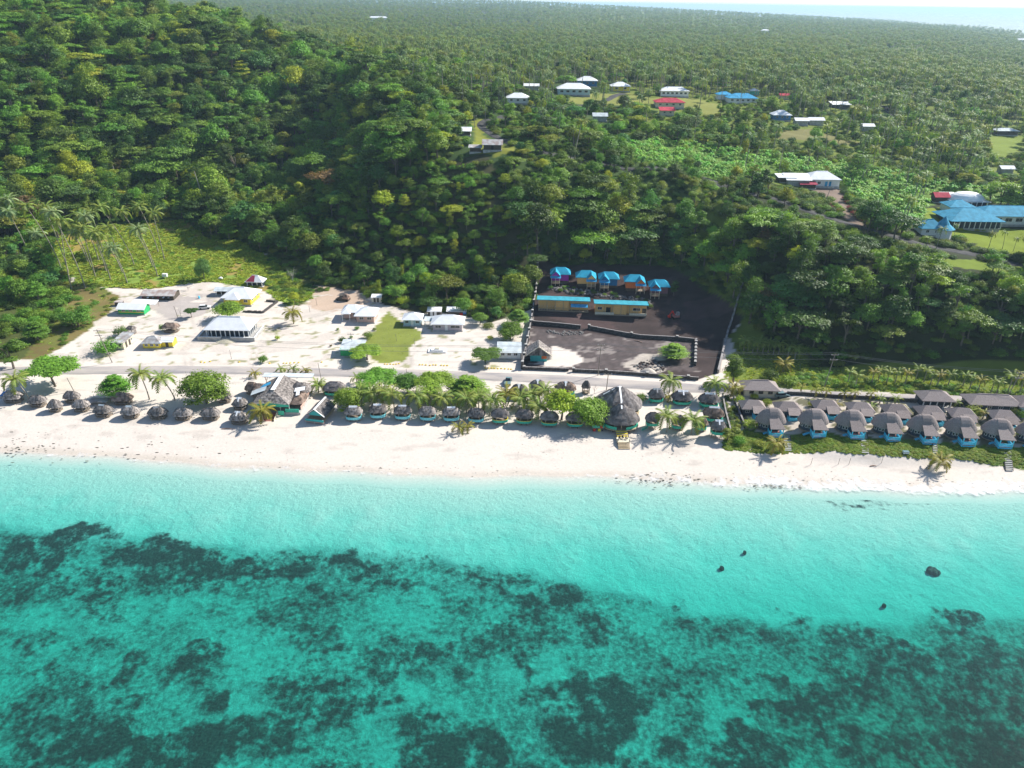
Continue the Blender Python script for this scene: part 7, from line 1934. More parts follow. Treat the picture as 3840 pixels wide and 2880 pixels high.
for k, (cv, X, Y, R, H, hue, lab) in enumerate([
    (pc, 312, 618, 1.0, 1.3, 'mid_green', 'round shrub on sand below the pink house'), (pc, 150, 621, .6, .8, 'bright_green', 'tiny round shrub on open sand by the pink house'), (pc, 458, 626, .8, 1.1, 'mid_green', 'shrub at the sand edge of the lawn'),
    (pc, 402, 692, 2.0, 2.6, 'olive', 'loose dark shrub behind the green walled house'), (pc, 190, 728, 1.4, 2.4, 'dark_green', 'upright dark shrub beside the green walled house'), (pc, 262, 690, .7, .9, 'bright_green', 'low bright shrub touching the pale blue roof'),
    (pc, 92, 762, .5, .9, 'rust', 'dry little shrub alone near the green walled house'), (pd, 85, 700, 1.3, 1.4, 'yellow_green', 'yellow shrub on the path beside the rounded tree'), (pd, 70, 600, 2.4, 1.8, 'olive', 'low olive shrubs beside the lot wall path'),
    (pf, 100, 985, 1.6, 2.2, 'yellow_green', 'yellow leaved shrub behind the second porch'), (pe, 920, 1440, 2.2, 2.4, 'yellow_green', 'leafy yellow shrub beside the first shingled cottage'), (pe, 830, 1240, 1.6, 2.6, 'yellow_green', 'yellow green shrub at the corner of the lane wall'),
    (pe, 960, 1195, 1.2, 1.6, 'yellow_green', 'yellow shrub in front of the beige house'), (pe, 1065, 1250, 1.5, 1.8, 'yellow_green', 'yellow shrub between the first two rear cottages'), (pf, -60, 1010, 1.5, 2.0, 'yellow_green', 'yellow shrub between the second and third rear cottages'),
    (pf, 820, 1085, 1.1, 2.0, 'bright_green', 'bright shrub beside the fifth porch'), (pf, 850, 1010, 1.2, 1.8, 'yellow_green', 'yellow shrub by the rear cottage at the pavilion'), (pf, 1080, 1215, 1.0, 1.8, 'olive', 'loose shrub between the fourth and fifth domes'),
    (pf, 1440, 1060, 2.4, 3.4, 'olive', 'tall olive shrub before the long brown block'), (pf, 1710, 1130, 1.4, 2.2, 'bright_green', 'bright shrub beside the sixth dome'), (pf, 1790, 1050, 1.8, 2.6, 'olive', 'olive shrub in front of the pale blue office'),
    (pf, 1850, 1080, 1.6, 2.4, 'mid_green', 'green shrub at the photo edge by the pale blue office'), (pf, 480, 1165, 1.0, 1.6, 'yellow_green', 'yellow shrub between the second and third domes'), (pe, 830, 1570, 1.8, 2.0, 'bright_green', 'leafy shrub on the bank below the lane wall'),
    (pe, 1000, 1590, 1.7, 1.7, 'olive', 'olive shrub on the bank edge near the beach palm'), (pf, 1690, 1290, 1.0, 1.4, 'mid_green', 'shrub beside the seventh porch'), (pf, 150, 1195, .8, 1.5, 'mid_green', 'shrub beside the second porch')]):
    plant(cv, X, Y, 'bush', R, H, hue, lab, 'shrub', 'shrub', k % 2, SH)

def palm_px(label, conv, bx, by, cx, cy, hue='frond', nf=16, scale=1.0, group='coconut palms on the beach', name='coconut_palm', seed=0, f=.446, turn=0.0):
    px, py = conv(bx, by)
    p = hit(px, py) if at(px, py)[1] > 206 else put(conv, bx, by)
    d = math.sqrt(p[0] ** 2 + p[1] ** 2 + 1e4); el = math.atan2(100, math.hypot(p[0], p[1]))
    H = (by - cy) * f * d / FPX / math.cos(el); lean = (cx - bx) * f * d / FPX
    lean -= p[0] / p[1] * 0 
    rot = 0 if lean >= 0 else math.pi
    return palm(label, p, max(H, .8), abs(lean), rot + turn, hue, nf, scale, group, name, seed)
BP = [(pa, 255, 1222, 190, 1062, 'frond', 'leaning palm over the long dark beach hut'), (pa, 1258, 1206, 1225, 1012, 'frond', 'slim palm with drooping dry crown on the sand behind the huts'), (pb, 128, 1212, 62, 1042, 'frond', 'leaning palm beside the great round tree'),
      (pb, 868, 1398, 864, 1305, 'frond_yellow', 'short yellow palm at the foot of the red steps'), (pc, 440, 1272, 440, 1150, 'frond', 'palm between the first and second turquoise huts'), (pc, 626, 1292, 618, 1165, 'frond', 'palm between the second and third turquoise huts'),
      (pc, 832, 1312, 818, 1175, 'frond', 'palm between the third and fourth turquoise huts'), (pc, 1030, 1312, 1030, 1190, 'frond', 'palm between the fourth and fifth turquoise huts'), (pc, 1230, 1325, 1232, 1195, 'frond', 'palm between the fifth and sixth turquoise huts'),
      (pd, 82, 1342, 95, 1205, 'frond', 'palm behind the first green railed hut'), (pd, 218, 1262, 215, 1155, 'frond_yellow', 'golden palm behind the parked pickup'), (pd, 420, 1255, 420, 1160, 'frond', 'bushy palm behind the second green railed hut'),
      (pd, 490, 1372, 485, 1268, 'frond', 'dark young palm between the green railed huts'), (pd, 542, 1225, 548, 1132, 'frond', 'palm half hiding a roadside thatched hut'), (pe, 246, 1152, 240, 1050, 'frond', 'palm between the two cross roofed huts'),
      (pe, 640, 1202, 618, 1075, 'frond', 'big spreading palm at the mouth of the dark lane'), (pe, 225, 1482, 215, 1345, 'frond', 'palm in front of the stilted green hut'), (pe, 430, 1500, 425, 1380, 'frond', 'palm over the low brown hut on the court'),
      (pe, 240, 1215, 235, 1185, 'frond_yellow', 'low yellow palm between the cross roofed huts'), (pe, 1118, 1640, 1130, 1565, 'frond_yellow', 'stout low palm on the beach below the first hedge'), (pf, 1062, 1456, 1150, 1388, 'frond_yellow', 'leaning yellow palm alone on the beach'),
      (pc, 1160, 1484, 1160, 1435, 'frond_yellow', 'small yellow palm on open beach sand'), (pc, 1238, 1466, 1240, 1430, 'frond_yellow', 'smaller of two sand palms below the turquoise huts'), (pb, 1125, 572, 1122, 478, 'frond_yellow', 'short yellow palm on the village sand'),
      (pc, 310, 1070, 310, 1020, 'frond', 'dark upright young palm by the road behind the dense bush'), (pb, 1018, 985, 1018, 950, 'frond', 'first of three dark garden palms behind the restaurant'), (pb, 1122, 988, 1122, 948, 'frond', 'second of three dark garden palms behind the restaurant'),
      (pb, 1225, 990, 1225, 962, 'frond_yellow', 'third and yellower garden palm behind the restaurant'), (pb, 800, 1020, 802, 985, 'frond_yellow', 'dry thin palm on the sand beside the bare shrub'), (pb, 1335, 1150, 1335, 1085, 'frond', 'garden palm at the end of the restaurant wing'),
      (pe, 1200, 968, 1200, 905, 'frond_yellow', 'ragged papaya like palm on the shaded lawn'), (pe, 780, 1180, 780, 1105, 'frond_yellow', 'yellow palm at the corner of the lane and the road')]
BP += [(pc, 350, 1250, 350, 1140, 'frond', 'palm squeezed between the dense round bush and the bright spreading tree'), (pc, 535, 1240, 535, 1130, 'frond', 'palm set back behind the second turquoise hut'), (pc, 925, 1250, 925, 1150, 'frond', 'palm set back behind the fourth turquoise hut'), (pc, 1335, 1290, 1335, 1180, 'frond', 'palm standing behind the last turquoise hut'), (pd, 330, 1290, 330, 1190, 'frond', 'palm among the fronds behind the second green hut')]
for k, (cv, bx, by, cx, cy, hue, lab) in enumerate(BP):
    small = (by - cy) < 60
    palm_px(lab, cv, bx, by, cx, cy, hue, 12 if small else 22, .72 if small else 1.22 if (by - cy) > 90 else 1.0, seed=k)
PR = 'young palms in a row along the lawn'
for k, (cx, cy) in enumerate([(400, 665), (465, 690), (600, 665), (655, 650), (725, 665), (795, 668), (880, 672), (970, 640), (1040, 652), (1090, 690), (1150, 692), (1240, 690), (1362, 700), (1420, 722), (1490, 740), (1600, 752), (1645, 762)]):
    palm_px(('young yellow green palm in the lawn row, %s along from the road power pole' % ORD[k]), pf, cx, cy + 95, cx, cy, 'frond_yellow' if k % 4 == 2 else 'frond', 12, .72, PR, 'young_palm', 100 + k)
for k, (cx, cy, h) in enumerate([(115, 850, 55), (205, 852, 55), (355, 872, 45), (445, 865, 50), (580, 880, 50), (5, 785, 55)]):
    palm_px('bright yellow palm on the road verge, %s along from the beige house' % ORD[k], pf, cx, cy + h, cx, cy, 'frond_yellow', 10, .55, 'yellow palms along the resort wall', 'verge_palm', 140 + k)
for k, (cx, cy, h, hue, lab) in enumerate([(1742, 712, 130, 'frond', 'drooping palm beside the far power pole'), (1842, 722, 120, 'frond_yellow', 'yellowish palm past the far power pole'), (285, 965, 50, 'frond_yellow', 'garden palm between the third and fourth rear cottages'), (575, 985, 50, 'frond', 'garden palm between the fourth and fifth rear cottages'),
        (660, 915, 40, 'frond', 'small garden palm at the road wall near the pavilion'), (790, 918, 40, 'frond', 'tiny garden palm beside the open pavilion'), (1292, 950, 40, 'frond', 'garden palm in the gap between pavilion and long block'), (1392, 1040, 60, 'frond', 'feathery garden palm behind the sixth dome'), (1522, 1040, 50, 'frond_yellow', 'yellow garden palm before the long block'), (1800, 1205, 55, 'frond', 'garden palm at the wall of the seventh dome')]):
    palm_px(lab, pf, cx, cy + h, cx, cy, hue, 12, .6 if h < 100 else .95, 'garden palms of the resort', 'garden_palm', 160 + k)
MP = [(210, 680, 160, 420), (430, 765, 325, 400), (475, 780, 440, 410), (590, 885, 510, 450), (495, 890, 535, 500), (605, 705, 545, 490), (630, 745, 600, 540), (660, 810, 655, 520), (685, 700, 640, 430), (735, 770, 690, 450), (765, 830, 735, 550), (845, 780, 770, 560),
      (880, 850, 840, 640), (930, 730, 805, 385), (1060, 745, 940, 410), (1090, 805, 1030, 520), (1095, 640, 1035, 365), (1137, 690, 1125, 410), (300, 640, 285, 530), (810, 640, 790, 490), (40, 540, 60, 350), (150, 560, 140, 330), (715, 640, 700, 400)]
def _px(a, b): return pm(a, b)
rows = []
for k, (bx, by, cx, cy) in enumerate(MP):
    dx = cx - bx; ht = by - cy
    rows.append((('very tall' if ht > 300 else 'tall' if ht > 220 else 'short') + (' strongly leaning' if abs(dx) > 70 else ' slightly leaning' if abs(dx) > 25 else ' upright'), 'palm', 'in the meadow' if bx > 350 else 'at the wooded meadow edge', bx))
by_ = {}
for k, r_ in enumerate(rows): by_.setdefault(r_[:3], []).append((r_[3], k))
labs = [None] * len(rows)
for q, v in by_.items():
    for n__, (_, k) in enumerate(sorted(v)): labs[k] = ' '.join(q) + ('' if len(v) == 1 else ', %s toward the dead tree' % ORD[n__])
for k, (bx, by, cx, cy) in enumerate(MP):
    px, py = pm(bx, by); p = hit(px, py)
    d = math.dist(p, (0, 0, 100)); el = math.atan2(100, d)
    H = (by - cy) * .5425 * d / FPX / math.cos(el); lean = (cx - bx) * .5425 * d / FPX
    t = thing('meadow_palm', labs[k], 'palm', p, 0 if lean > 0 else math.pi, 'tall palms standing in the meadow')
    tk = MB().tube(palm_trunk_pts(H, abs(lean)), [.24, .19, .16, .15, .14, .14, .13], 6).build('trunk', M['palm_bark'], t)
    for j in range(18):
        q = j / 18
        o = link('frond', FR['frond' if k % 3 else 'frond_grey'][0 if q < .34 else 1 if q < .7 else 2], t, (abs(lean), 0, H)); o.rotation_euler = (random.uniform(-.2, .2), -.5 + .7 * q, 2.399 * j + k); o.scale = (random.uniform(1.2, 1.5),) * 3

for k, (X, Y) in enumerate([(870, 720), (905, 712), (945, 730), (985, 722), (1030, 735), (1075, 728), (1120, 745), (1165, 740), (1240, 770), (1300, 780)]):
    palm_px('dim young palm in the shade under the cliff, %s from the tall leafy tree' % ORD[k], pe, X, Y + 85, X, Y, 'frond', 13, .85, 'palms shaded by the cliff', 'shaded_palm', 200 + k)
# bare and dead trees
def dead_tree(name, label, p, H, m, seed, spread=.5, n=16, lean=0):
    r = random.Random(seed); t = thing(name, label, 'dead tree', p)
    MB().tube([(0, 0, -.6), (lean * .3, 0, H * .25), (lean, 0, H * .5)], [H * .022, H * .017, H * .012], 6).build('trunk', m, t)
    for k in range(n):
        a = 2.4 * k; z0 = H * r.uniform(.18, .5); q = spread * H * r.uniform(.35, .8); z1 = H * r.uniform(.65, 1.0)
        e = Vector((q * math.cos(a), q * math.sin(a), z1)); s_ = Vector((lean * z0 / H, 0, z0)); mid_ = (s_ + e) / 2 + Vector((0, 0, -H * .04))
        mb = MB().tube([s_, mid_, e], [H * .009, H * .006, H * .002], 5)
        for j in range(3):
            f_ = r.uniform(.35, .9); b_ = s_.lerp(e, f_); e2 = b_ + Vector((r.uniform(-.12, .12), r.uniform(-.12, .12), r.uniform(.06, .16))) * H
            mb.tube([b_, e2], [H * .005, H * .0015], 4)
        mb.build('branch', m, t)
    return t
dead_tree('dead_tree', 'tall dead red brown tree standing bare against the dark wood', hit(*pm(1500, 275)), 14, M['dead_wood'], 3, .34, 22)
dead_tree('dead_tree', 'bleached fallen tree with splayed branches at the shaded meadow end', hit(*pm(2010, 575)), 6, M['bone_wood'], 4, .7, 12)
dead_tree('dead_tree', 'small bare grey tree beyond the striped shelter', hit(*pm(2025, 845)), 6, M['bone_wood'], 5, .5, 14)
dead_tree('bare_shrub', 'bare brown shrub behind the restaurant', put(pb, 900, 1092), 4.4, M['dead_wood'], 6, .3, 9)
dead_tree('bare_shrub', 'thin bare sapling beside the dark little tree', put(pb, 178, 520), 3.8, M['bone_wood'], 7, .25, 7)
dead_tree('cut_tree', 'leafless cut tree beside the tiny thatched hut', put(pd, 960, 1160), 3.2, M['dead_wood'], 8, .4, 6)
dead_tree('brush_pile', 'heap of dead branches and trunks beside the tin shed', put(pb, 240, 300), 3.0, M['bone_wood'], 9, 1.5, 18)
for k, (bx, by, cx, cy) in enumerate([(826, 168, 810, 62), (918, 238, 886, 112), (962, 168, 922, 52), (1027, 168, 985, 40), (1165, 182, 1112, 58), (1440, 350, 1395, 110)]):
    p = hit(*pm(bx, by)); d = math.dist(p, (0, 0, 100)); H = (by - cy) * .5425 * d / FPX / .95; ln = (cx - bx) * .5425 * d / FPX
    t = thing('slender_tree', 'slender pale trunked tree at the wood edge, %s toward the dead red tree' % ORD[k], 'tree', p, 0, 'slender pale trunks along the wood edge')
    MB().tube([(0, 0, -1), (ln * .6, 0, H * .5), (ln, 0, H)], [.24, .2, .12], 6).build('trunk', M['bone_wood'], t)
    c = link('crown', SHAPES[('ragged', k % 2)][0], t, (ln, 0, H - 3.8)); c.scale = (.5, .5, .5); c.material_slots[0].link = 'OBJECT'; c.material_slots[0].material = LEAF[('olive', 'dark_green')[k % 2]]
# upland single palms and garden plants
for k, (X, Y, H_, lab) in enumerate([(1330, 1260, 1.0, 'dense palm at the road end of the clump by the chapel'), (1375, 1180, 1.05, 'second palm of the clump by the chapel'), (1420, 1110, 1.1, 'third palm of the clump by the chapel'), (1465, 1050, 1.0, 'fourth palm of the clump by the chapel'), (1290, 1290, .9, 'lowest palm of the clump by the chapel'),
        (1690, 1365, .45, 'short bushy palm behind the chapel'), (1950, 1440, .6, 'tall lawn palm below the columned lodge hall'), (2050, 1450, .5, 'branching palm on the lodge lawn'), (2130, 1470, .45, 'thin palm on the lodge lawn'), (905, 890, .8, 'grey palm above the driveway house garden'), (660, 850, .7, 'pale palm among bananas behind the driveway house'), (1560, 1450, .7, 'palm on the slope below the road near the lodge'), (1475, 1480, .6, 'shorter palm on the slope below the chapel')]):
    x_, y_, z_ = hit(*ph(X, Y)); t = thing('upland_garden_palm', lab, 'palm', (x_, y_, z_), k * 1.3, 'palms in the lodge gardens'); t.scale = (H_,) * 3
    link('crown', PALMS[(4, 0, 2)[k % 3]][0], t); link('trunk', PALMS[(4, 0, 2)[k % 3]][1], t)
CRO = leaf_mat('croton_red', (.26, .05, .04)); CRY = leaf_mat('croton_yellow', (.36, .24, .03)); LEAF['croton_red'], LEAF['croton_yellow'] = CRO, CRY
for k, (X, Y) in enumerate([(560, 1020), (590, 1035), (620, 1050), (655, 1068), (690, 1088), (725, 1105), (760, 1120), (800, 1150), (835, 1170), (880, 1080), (900, 1110), (920, 1150), (950, 1190), (985, 1225), (1005, 1240)]):
    x_, y_, z_ = hit(*ph(X, Y)); tree('croton_bush', '%s croton bush, %s down the %s side of the red driveway' % ('red' if k > 5 else 'orange yellow', ORD[k if k < 9 else k - 9], 'house' if k < 9 else 'banana'), 'bush', (x_, y_, z_), ('bush', k % 2), 'croton_red' if k > 5 else 'croton_yellow', .75, None, 'croton bushes along the driveway', .8)
for k, (X, Y) in enumerate([(1650, 1300), (1690, 1305), (1740, 1312), (1860, 1318), (1905, 1320), (1945, 1312)]):
    x_, y_, z_ = hit(*ph(X, Y)); tree('lawn_bush', 'round yellow bush in front of the lodge hall, %s from the chapel' % ORD[k], 'bush', (x_, y_, z_), ('bush', k % 2), 'yellow_green', .6, None, 'yellow bushes before the lodge', .8)

# hedge bank, roadside growth, litter
def band(poly, s, seed, dens=1.0):
    poly = np.array(poly)[:, :2]; x0, y0 = poly.min(0); x1, y1 = poly.max(0); r = np.random.default_rng(seed)
    gx, gy = np.meshgrid(np.arange(x0, x1, s), np.arange(y0, y1, s)); P = np.c_[gx.ravel(), gy.ravel()] + r.uniform(-.5, .5, (gx.size, 2)) * s
    return P[inside(poly, P[:, 0], P[:, 1]) & (r.uniform(size=len(P)) < dens)]
def cover(name, P, protos, smin, smax, label, zo=0.0, zs=1.0):
    n = len(P); sc = rng.uniform(smin, smax, n)
    return scatter(name, np.c_[P, ground_z(P[:, 0], P[:, 1]) + zo], np.c_[np.zeros((n, 2)), rng.uniform(0, 6.28, n)], np.c_[sc, sc, sc * zs], rng.choice(len(protos), n), [(m_, '') for m_ in protos], label)
HEDGE = [crown_mesh('hedge_clump', 500 + k, 'bush', M['hedge_leaf'], 1.0, .9, 1.1)[0] for k in range(3)]
cover('bank_hedge', band([(x_, y_ - (1.3 if y_ > shore_y(x_) + 11 else 0)) for x_, y_ in BANK], .6, 1), HEDGE, .38, .68, 'clipped green hedge covering the bank below the cottages', -.12, .7)
VERGE = P0(pf, ((-100, 690), (100, 650), (600, 715), (1300, 775), (1900, 835), (2300, 870), (2300, 895), (1500, 868), (950, 838), (430, 800), (0, 770)))
VERGE = [(x_, max(y_, 0)) for x_, y_ in VERGE]
BR = [crown_mesh('verge_bush', 520 + k, 'bush', LEAF[h_], 1.3, 1.5)[0] for k, h_ in enumerate(('bright_green', 'mid_green', 'yellow_green'))]
cover('verge_growth', band(VERGE, 1.5, 2, .75), BR, .5, 1.1, 'leafy growth along the inland verge of the road', -.2, .8)
cover('dark_scrub', band(SCRUB2, 2.0, 33, .55), [BUSH[0], BUSH[1], BUSH[3]], .4, 1.0, 'low shaded scrub between the yellow house and the wood', -.3, .7)
cover('scrub', band(SCRUB, 1.7, 3, .30), [BUSH[3], BUSH[1], TUFT[0]], .3, .8, 'dry low scrub at the village edge', -.1, .6)
cover('low_meadow_bushes', band(MEADOW, 3.2, 4, .35), [BUSH[4], BUSH[2], BUSH[1]], .45, .95, 'soft bright bushes in the meadow', -.3, .55)
LF = P0(pa, ((-60, 60), (330, 100), (620, 300), (560, 470), (470, 560), (250, 740), (60, 860), (-120, 860)))
cover('edge_thicket', band(LF, 3.0, 6, .5), [BUSH[0], BUSH[1], BUSH[2]], .8, 1.6, 'thicket at the wooded village edge', -.3, 1.0)
rk = []
for k in range(4):
    bm_ = MB(); r = random.Random(k)
    o8 = [[(math.cos(a) * q * r.uniform(.8, 1.2), math.sin(a) * q * r.uniform(.8, 1.2), z_) for a in np.linspace(0, 6.28, 8)[:-1]] for q, z_ in ((.5, -.2), (.55, .1), (.4, .34), (.12, .45))]
    bm_.rings(o8); rk.append(bm_)
ROCKM = [b_.mesh('rock', M['rock']) for b_ in rk]; SOILM = [b_.mesh('clod', M['soil']) for b_ in rk]
RB = [hit(*pd(X, Y))[:2] for X, Y in ((560, 270), (700, 250), (1180, 330), (1435, 370), (1435, 440), (1380, 400), (1000, 340), (640, 300))]
cover('rock_bank', band(RB, .75, 7, .75), ROCKM, .5, 1.3, 'bank of loose pale rocks behind the bunkhouses')
cover('terrace_weeds', band(RB, 1.8, 17, .45), [BUSH[0], BUSH[1]], .3, .6, 'weeds on the rock bank')
RP = P0(pd, ((560, 625), (640, 640), (860, 640), (880, 665), (700, 670), (560, 650))); cover('rubble', band(RP, .7, 8, .6), ROCKM, .4, .9, 'rubble along the middle wall')
RP = P0(pe, ((-60, 930), (60, 870), (200, 900), (215, 975), (60, 985))); cover('sand_spoil', band(RP, .8, 9, .55), ROCKM + SOILM, .4, 1.0, 'spoil and stones beside the roadside wall')
GT = P0(pe, ((690, 1180), (760, 1200), (850, 1440), (780, 1540), (720, 1460))); cover('lane_weeds', band(GT, .9, 11, .6), [BUSH[0], BUSH[3]], .25, .5, 'weeds covering the dark lane')
cover('lawn_grass', band(LAWN, 1.6, 12, .3), TUFT, .2, .35, 'short grass of the village lawn', -.05, .6)
cover('verge_grass', band(GREEN_R, .9, 13, .5), TUFT, .35, .7, 'grass of the shaded lawn', -.05, .7)

# seaweed and leaf litter on the sand; foam at the water's edge
r = np.random.default_rng(21); V, F = [], []
def fleck(x_, y_, s, z_):
    n = 5; a0 = r.uniform(0, 6.28); st = r.uniform(1, 2.6); b_ = len(V)
    for k in range(n):
        a = a0 + 6.283 * k / n; q = s * r.uniform(.6, 1.2); V.append((x_ + q * st * math.cos(a), y_ + q * math.sin(a) * .7, z_))
    F.append([b_ + k for k in range(n)])
for _ in range(420):
    u_ = r.uniform(-135, 125); sh = shore_y(np.array([u_]))[0]
    k = r.uniform()
    if k < .45: s_ = r.normal(6 + 4 * math.sin(u_ * .05), 1.6); w_ = .13
    elif k < .7: s_ = r.normal(1.2, 1.2); w_ = .16
    else: s_ = r.uniform(8, 20); w_ = .10
    if u_ > 70 and s_ > 7: continue
    y_ = sh + s_; z_ = gz(u_, y_) + .035
    fleck(u_, y_, w_ * r.uniform(.4, 1.1), z_)
for X, Y, n_, sx_, sy_ in ((640, 185, 90, 90, 14), (1150, 212, 60, 70, 8), (880, 190, 40, 200, 14)):
    for _ in range(n_):
        x_, y_ = at(*p8(X + r.normal() * sx_, Y + r.normal() * sy_), SEA_Z); fleck(x_, y_, r.uniform(.08, .26), max(gz(x_, y_), SEA_Z) + .04)
for X, Y, n_, sx_, sy_ in ((300, 60, 80, 260, 26), (60, 60, 30, 60, 12)):
    for _ in range(n_):
        x_, y_ = at(*p7(X + r.normal() * sx_, Y + r.normal() * sy_), SEA_Z); fleck(x_, y_, r.uniform(.1, .3), max(gz(x_, y_), SEA_Z) + .04)
tag(link('seaweed', raw_mesh('seaweed', V, np.array(F), mat('seaweed', (.06, .055, .035), .95))), 'scraps of dark seaweed and litter strewn along the beach', kind='stuff')
fmx, nt, b, N, L = new_mat('foam')
b.inputs['Base Color'].default_value = (.85, .86, .86, 1); b.inputs['Roughness'].default_value = .9
at_ = N.new('ShaderNodeAttribute'); at_.attribute_name = 'cover'
tc = N.new('ShaderNodeTexCoord'); nz = N.new('ShaderNodeTexNoise'); nz.inputs['Scale'].default_value = .6; nz.inputs['Detail'].default_value = 4
L.new(tc.outputs['Object'], nz.inputs[0])
q = mth('ADD', at_.outputs['Fac'], mth('MULTIPLY', mth('SUBTRACT', nz.outputs[0], .5, N, L), 1.0, N, L), N, L)
mr = N.new('ShaderNodeMapRange'); mr.interpolation_type = 'SMOOTHSTEP'; mr.inputs[1].default_value = .34; mr.inputs[2].default_value = .86; L.new(q, mr.inputs[0])
tr = N.new('ShaderNodeBsdfTransparent'); mx = N.new('ShaderNodeMixShader'); L.new(mr.outputs[0], mx.inputs[0]); L.new(tr.outputs[0], mx.inputs[1]); L.new(b.outputs[0], mx.inputs[2]); L.new(mx.outputs[0], N['Material Output'].inputs[0])
xs = np.arange(-160, 160, .5); V, cv_ = [], []
amp = .5 + .5 * fbm(xs / 14, xs * 0, 141); hot = .28 + .24 * sstep(10, 70, xs) + .22 * (fbm(xs / 9, xs * 0 + 5, 142) - .5)
prof = [(-1.6, 0), (-.7, .75), (.1, 1.0), (.9, .85), (1.9, .35), (3.2, 0)]
for x_, a_, h_ in zip(xs, amp, hot):
    sh = shore_y(np.array([x_]))[0] - .3 + .9 * math.sin(x_ * .23) * .5
    for s_, c_ in prof:
        y_ = sh + s_ * (.5 + a_) * (1 + .7 * float(sstep(10, 60, np.array(x_)))); V.append((x_, y_, max(SEA_Z, gz(x_, y_)) + .05)); cv_.append(c_ * (h_ + .12))
n_ = len(prof); F = [(i_ * n_ + k, (i_ + 1) * n_ + k, (i_ + 1) * n_ + k + 1, i_ * n_ + k + 1) for i_ in range(len(xs) - 1) for k in range(n_ - 1)]
tag(link('foam', raw_mesh('foam', V, np.array(F), fmx, smooth=True, attrs={'cover': ('FLOAT', np.array(cv_))})), 'thin white line of foam where the sea meets the sand', kind='stuff')
def reef_line(name, X0, X1, Y, w):
    V = []; F = []
    for k in range(9):
        x_, y_ = at(X0 + (X1 - X0) * k / 8, Y + (X1 - X0) * k / 8 * .0143, SEA_Z); ww = w * math.sin(math.pi * (k + .5) / 9.5); V += [(x_, y_ - ww, SEA_Z + .3), (x_, y_ + ww, SEA_Z + .3)]
    for k in range(8): F.append((2 * k, 2 * k + 2, 2 * k + 3, 2 * k + 1))
    return tag(link(name, raw_mesh(name, V, np.array(F), M['white'])), kind='stuff')
o = reef_line('breakers', 3105, 3220, 60, 40); o['label'] = 'far white surf line nearest the wooded point'.replace('nearest', 'by')
o = reef_line('breakers', 3285, 3370, 64, 30); o['label'] = 'short far surf line between two longer ones'
o = reef_line('breakers', 3470, 3640, 67, 36); o['label'] = 'longest far surf line over the distant reef'

# coral heads standing alone on the sandy sea floor
for X, Y, rx, lab in ((1818, 585, 1.5, 'large dark coral head alone on the pale sea floor'), (905, 570, .55, 'oval dark coral head in the middle of the turquoise shallows'), (1003, 508, .42, 'small dark coral head shoreward of the oval one'), (1610, 720, .4, 'small coral head at the reef edge')):
    x_, y_ = at(*p8(X, Y), -3.2); zf = float(sea_floor(np.array([x_]), np.array([y_]))[0][0]); r_ = random.Random(int(X))
    mb = MB()
    for k in range(7):
        a = 2.4 * k; q = rx * .55 * math.sqrt(k / 7.); cx, cy = q * math.cos(a) * 1.2, q * math.sin(a); s_ = rx * r_.uniform(.35, .55)
        mb.rings([[(cx + s_ * f_ * math.cos(b_) * r_.uniform(.85, 1.15), cy + s_ * f_ * math.sin(b_) * r_.uniform(.85, 1.15), z_) for b_ in np.linspace(0, 6.28, 9)[:-1]] for f_, z_ in ((1, -.2), (1.05, .35), (.75, .65), (.2, .8))])
    tag(mb.build('coral_head', M['coral'], None, loc=(x_, y_, zf)), lab, 'coral', 'coral heads on sand')

# ------------------------------------------------------------------ poles, wires, stairs, vehicles, small things
def pole_px(label, conv, bx, by, tx, ty, f=.446, arms=1, r_=.14, name='utility_pole', group=None):
    px, py = conv(bx, by); p = hit(px, py) if at(px, py)[1] > 206 else put(conv, bx, by)
    d = math.dist(p, (0, 0, 100)); el = math.asin(100 / d) if d > 100 else .4
    H = (by - ty) * f * d / FPX / math.cos(el)
    vx = p[0] / p[1] * H * math.sin(el) * 0
    ln = (tx - bx) * f * d / FPX
    t = thing(name, label, 'pole', p, 0, group)
    MB().tube([(0, 0, -.5), (ln, 0, H)], [r_, r_ * .7], 7).build('shaft', M['pole'], t)
    for k in range(arms):
        z_ = H - .5 - 1.6 * k
        MB().box(ln - 1.1, ln + 1.1, -.07, .07, z_, z_ + .14).build('cross_arm', M['pole'], t)
        for x_ in (-.95, 0, .95): MB().tube([(ln + x_, 0, z_ + .14), (ln + x_, 0, z_ + .4)], .06, 5).build('insulator', M['white'], t)
    return t, Vector(p) + Vector((ln, 0, H - .1))
_, A0 = pole_px('weathered leaning power pole beside the low bright bush', pa, 946, 894, 893, 650, arms=2)
_, A1 = pole_px('power pole with white insulators at the roadside wall of the lot', pd, 991, 1002, 1001, 745, arms=2)
pole_px('short bare pole with small crossbar across the road from the lot', pd, 1062, 1127, 1068, 988, arms=1)
_, A2 = pole_px('power pole at the leafy verge before the cottages', pf, 200, 797, 226, 530, arms=2)
_, A3 = pole_px('power pole near the far pavilion and long block', pf, 1705, 948, 1746, 728, arms=2)
pole_px('thin dark pole at the roadside behind the restaurant', pb, 1362, 1062, 1348, 905, arms=0, r_=.1)
pole_px('slim pole standing before the green walled house roof', pc, 286, 792, 270, 652, arms=1, r_=.1)
pole_px('thin post at the roadside behind the mid green tree', pc, 728, 998, 728, 948, arms=0, r_=.09)
pole_px('bare leaning post behind the patchy beach hut', pa, 626, 1138, 600, 1038, arms=0, r_=.13)
pole_px('short bare post beside the thin sapling in the village', pb, 152, 517, 138, 430, arms=0, r_=.12)
pole_px('pole at the red driveway below the driveway house', pr, 830, 305, 852, 205, .5425, 1)
pole_px('pole on the grassy road bend', pg, 354, 552, 354, 470, .5063, 1)
pole_px('thin flag pole on the sand before the meeting hall', pb, 602, 866, 598, 792, arms=0, r_=.07, name='flag_pole')
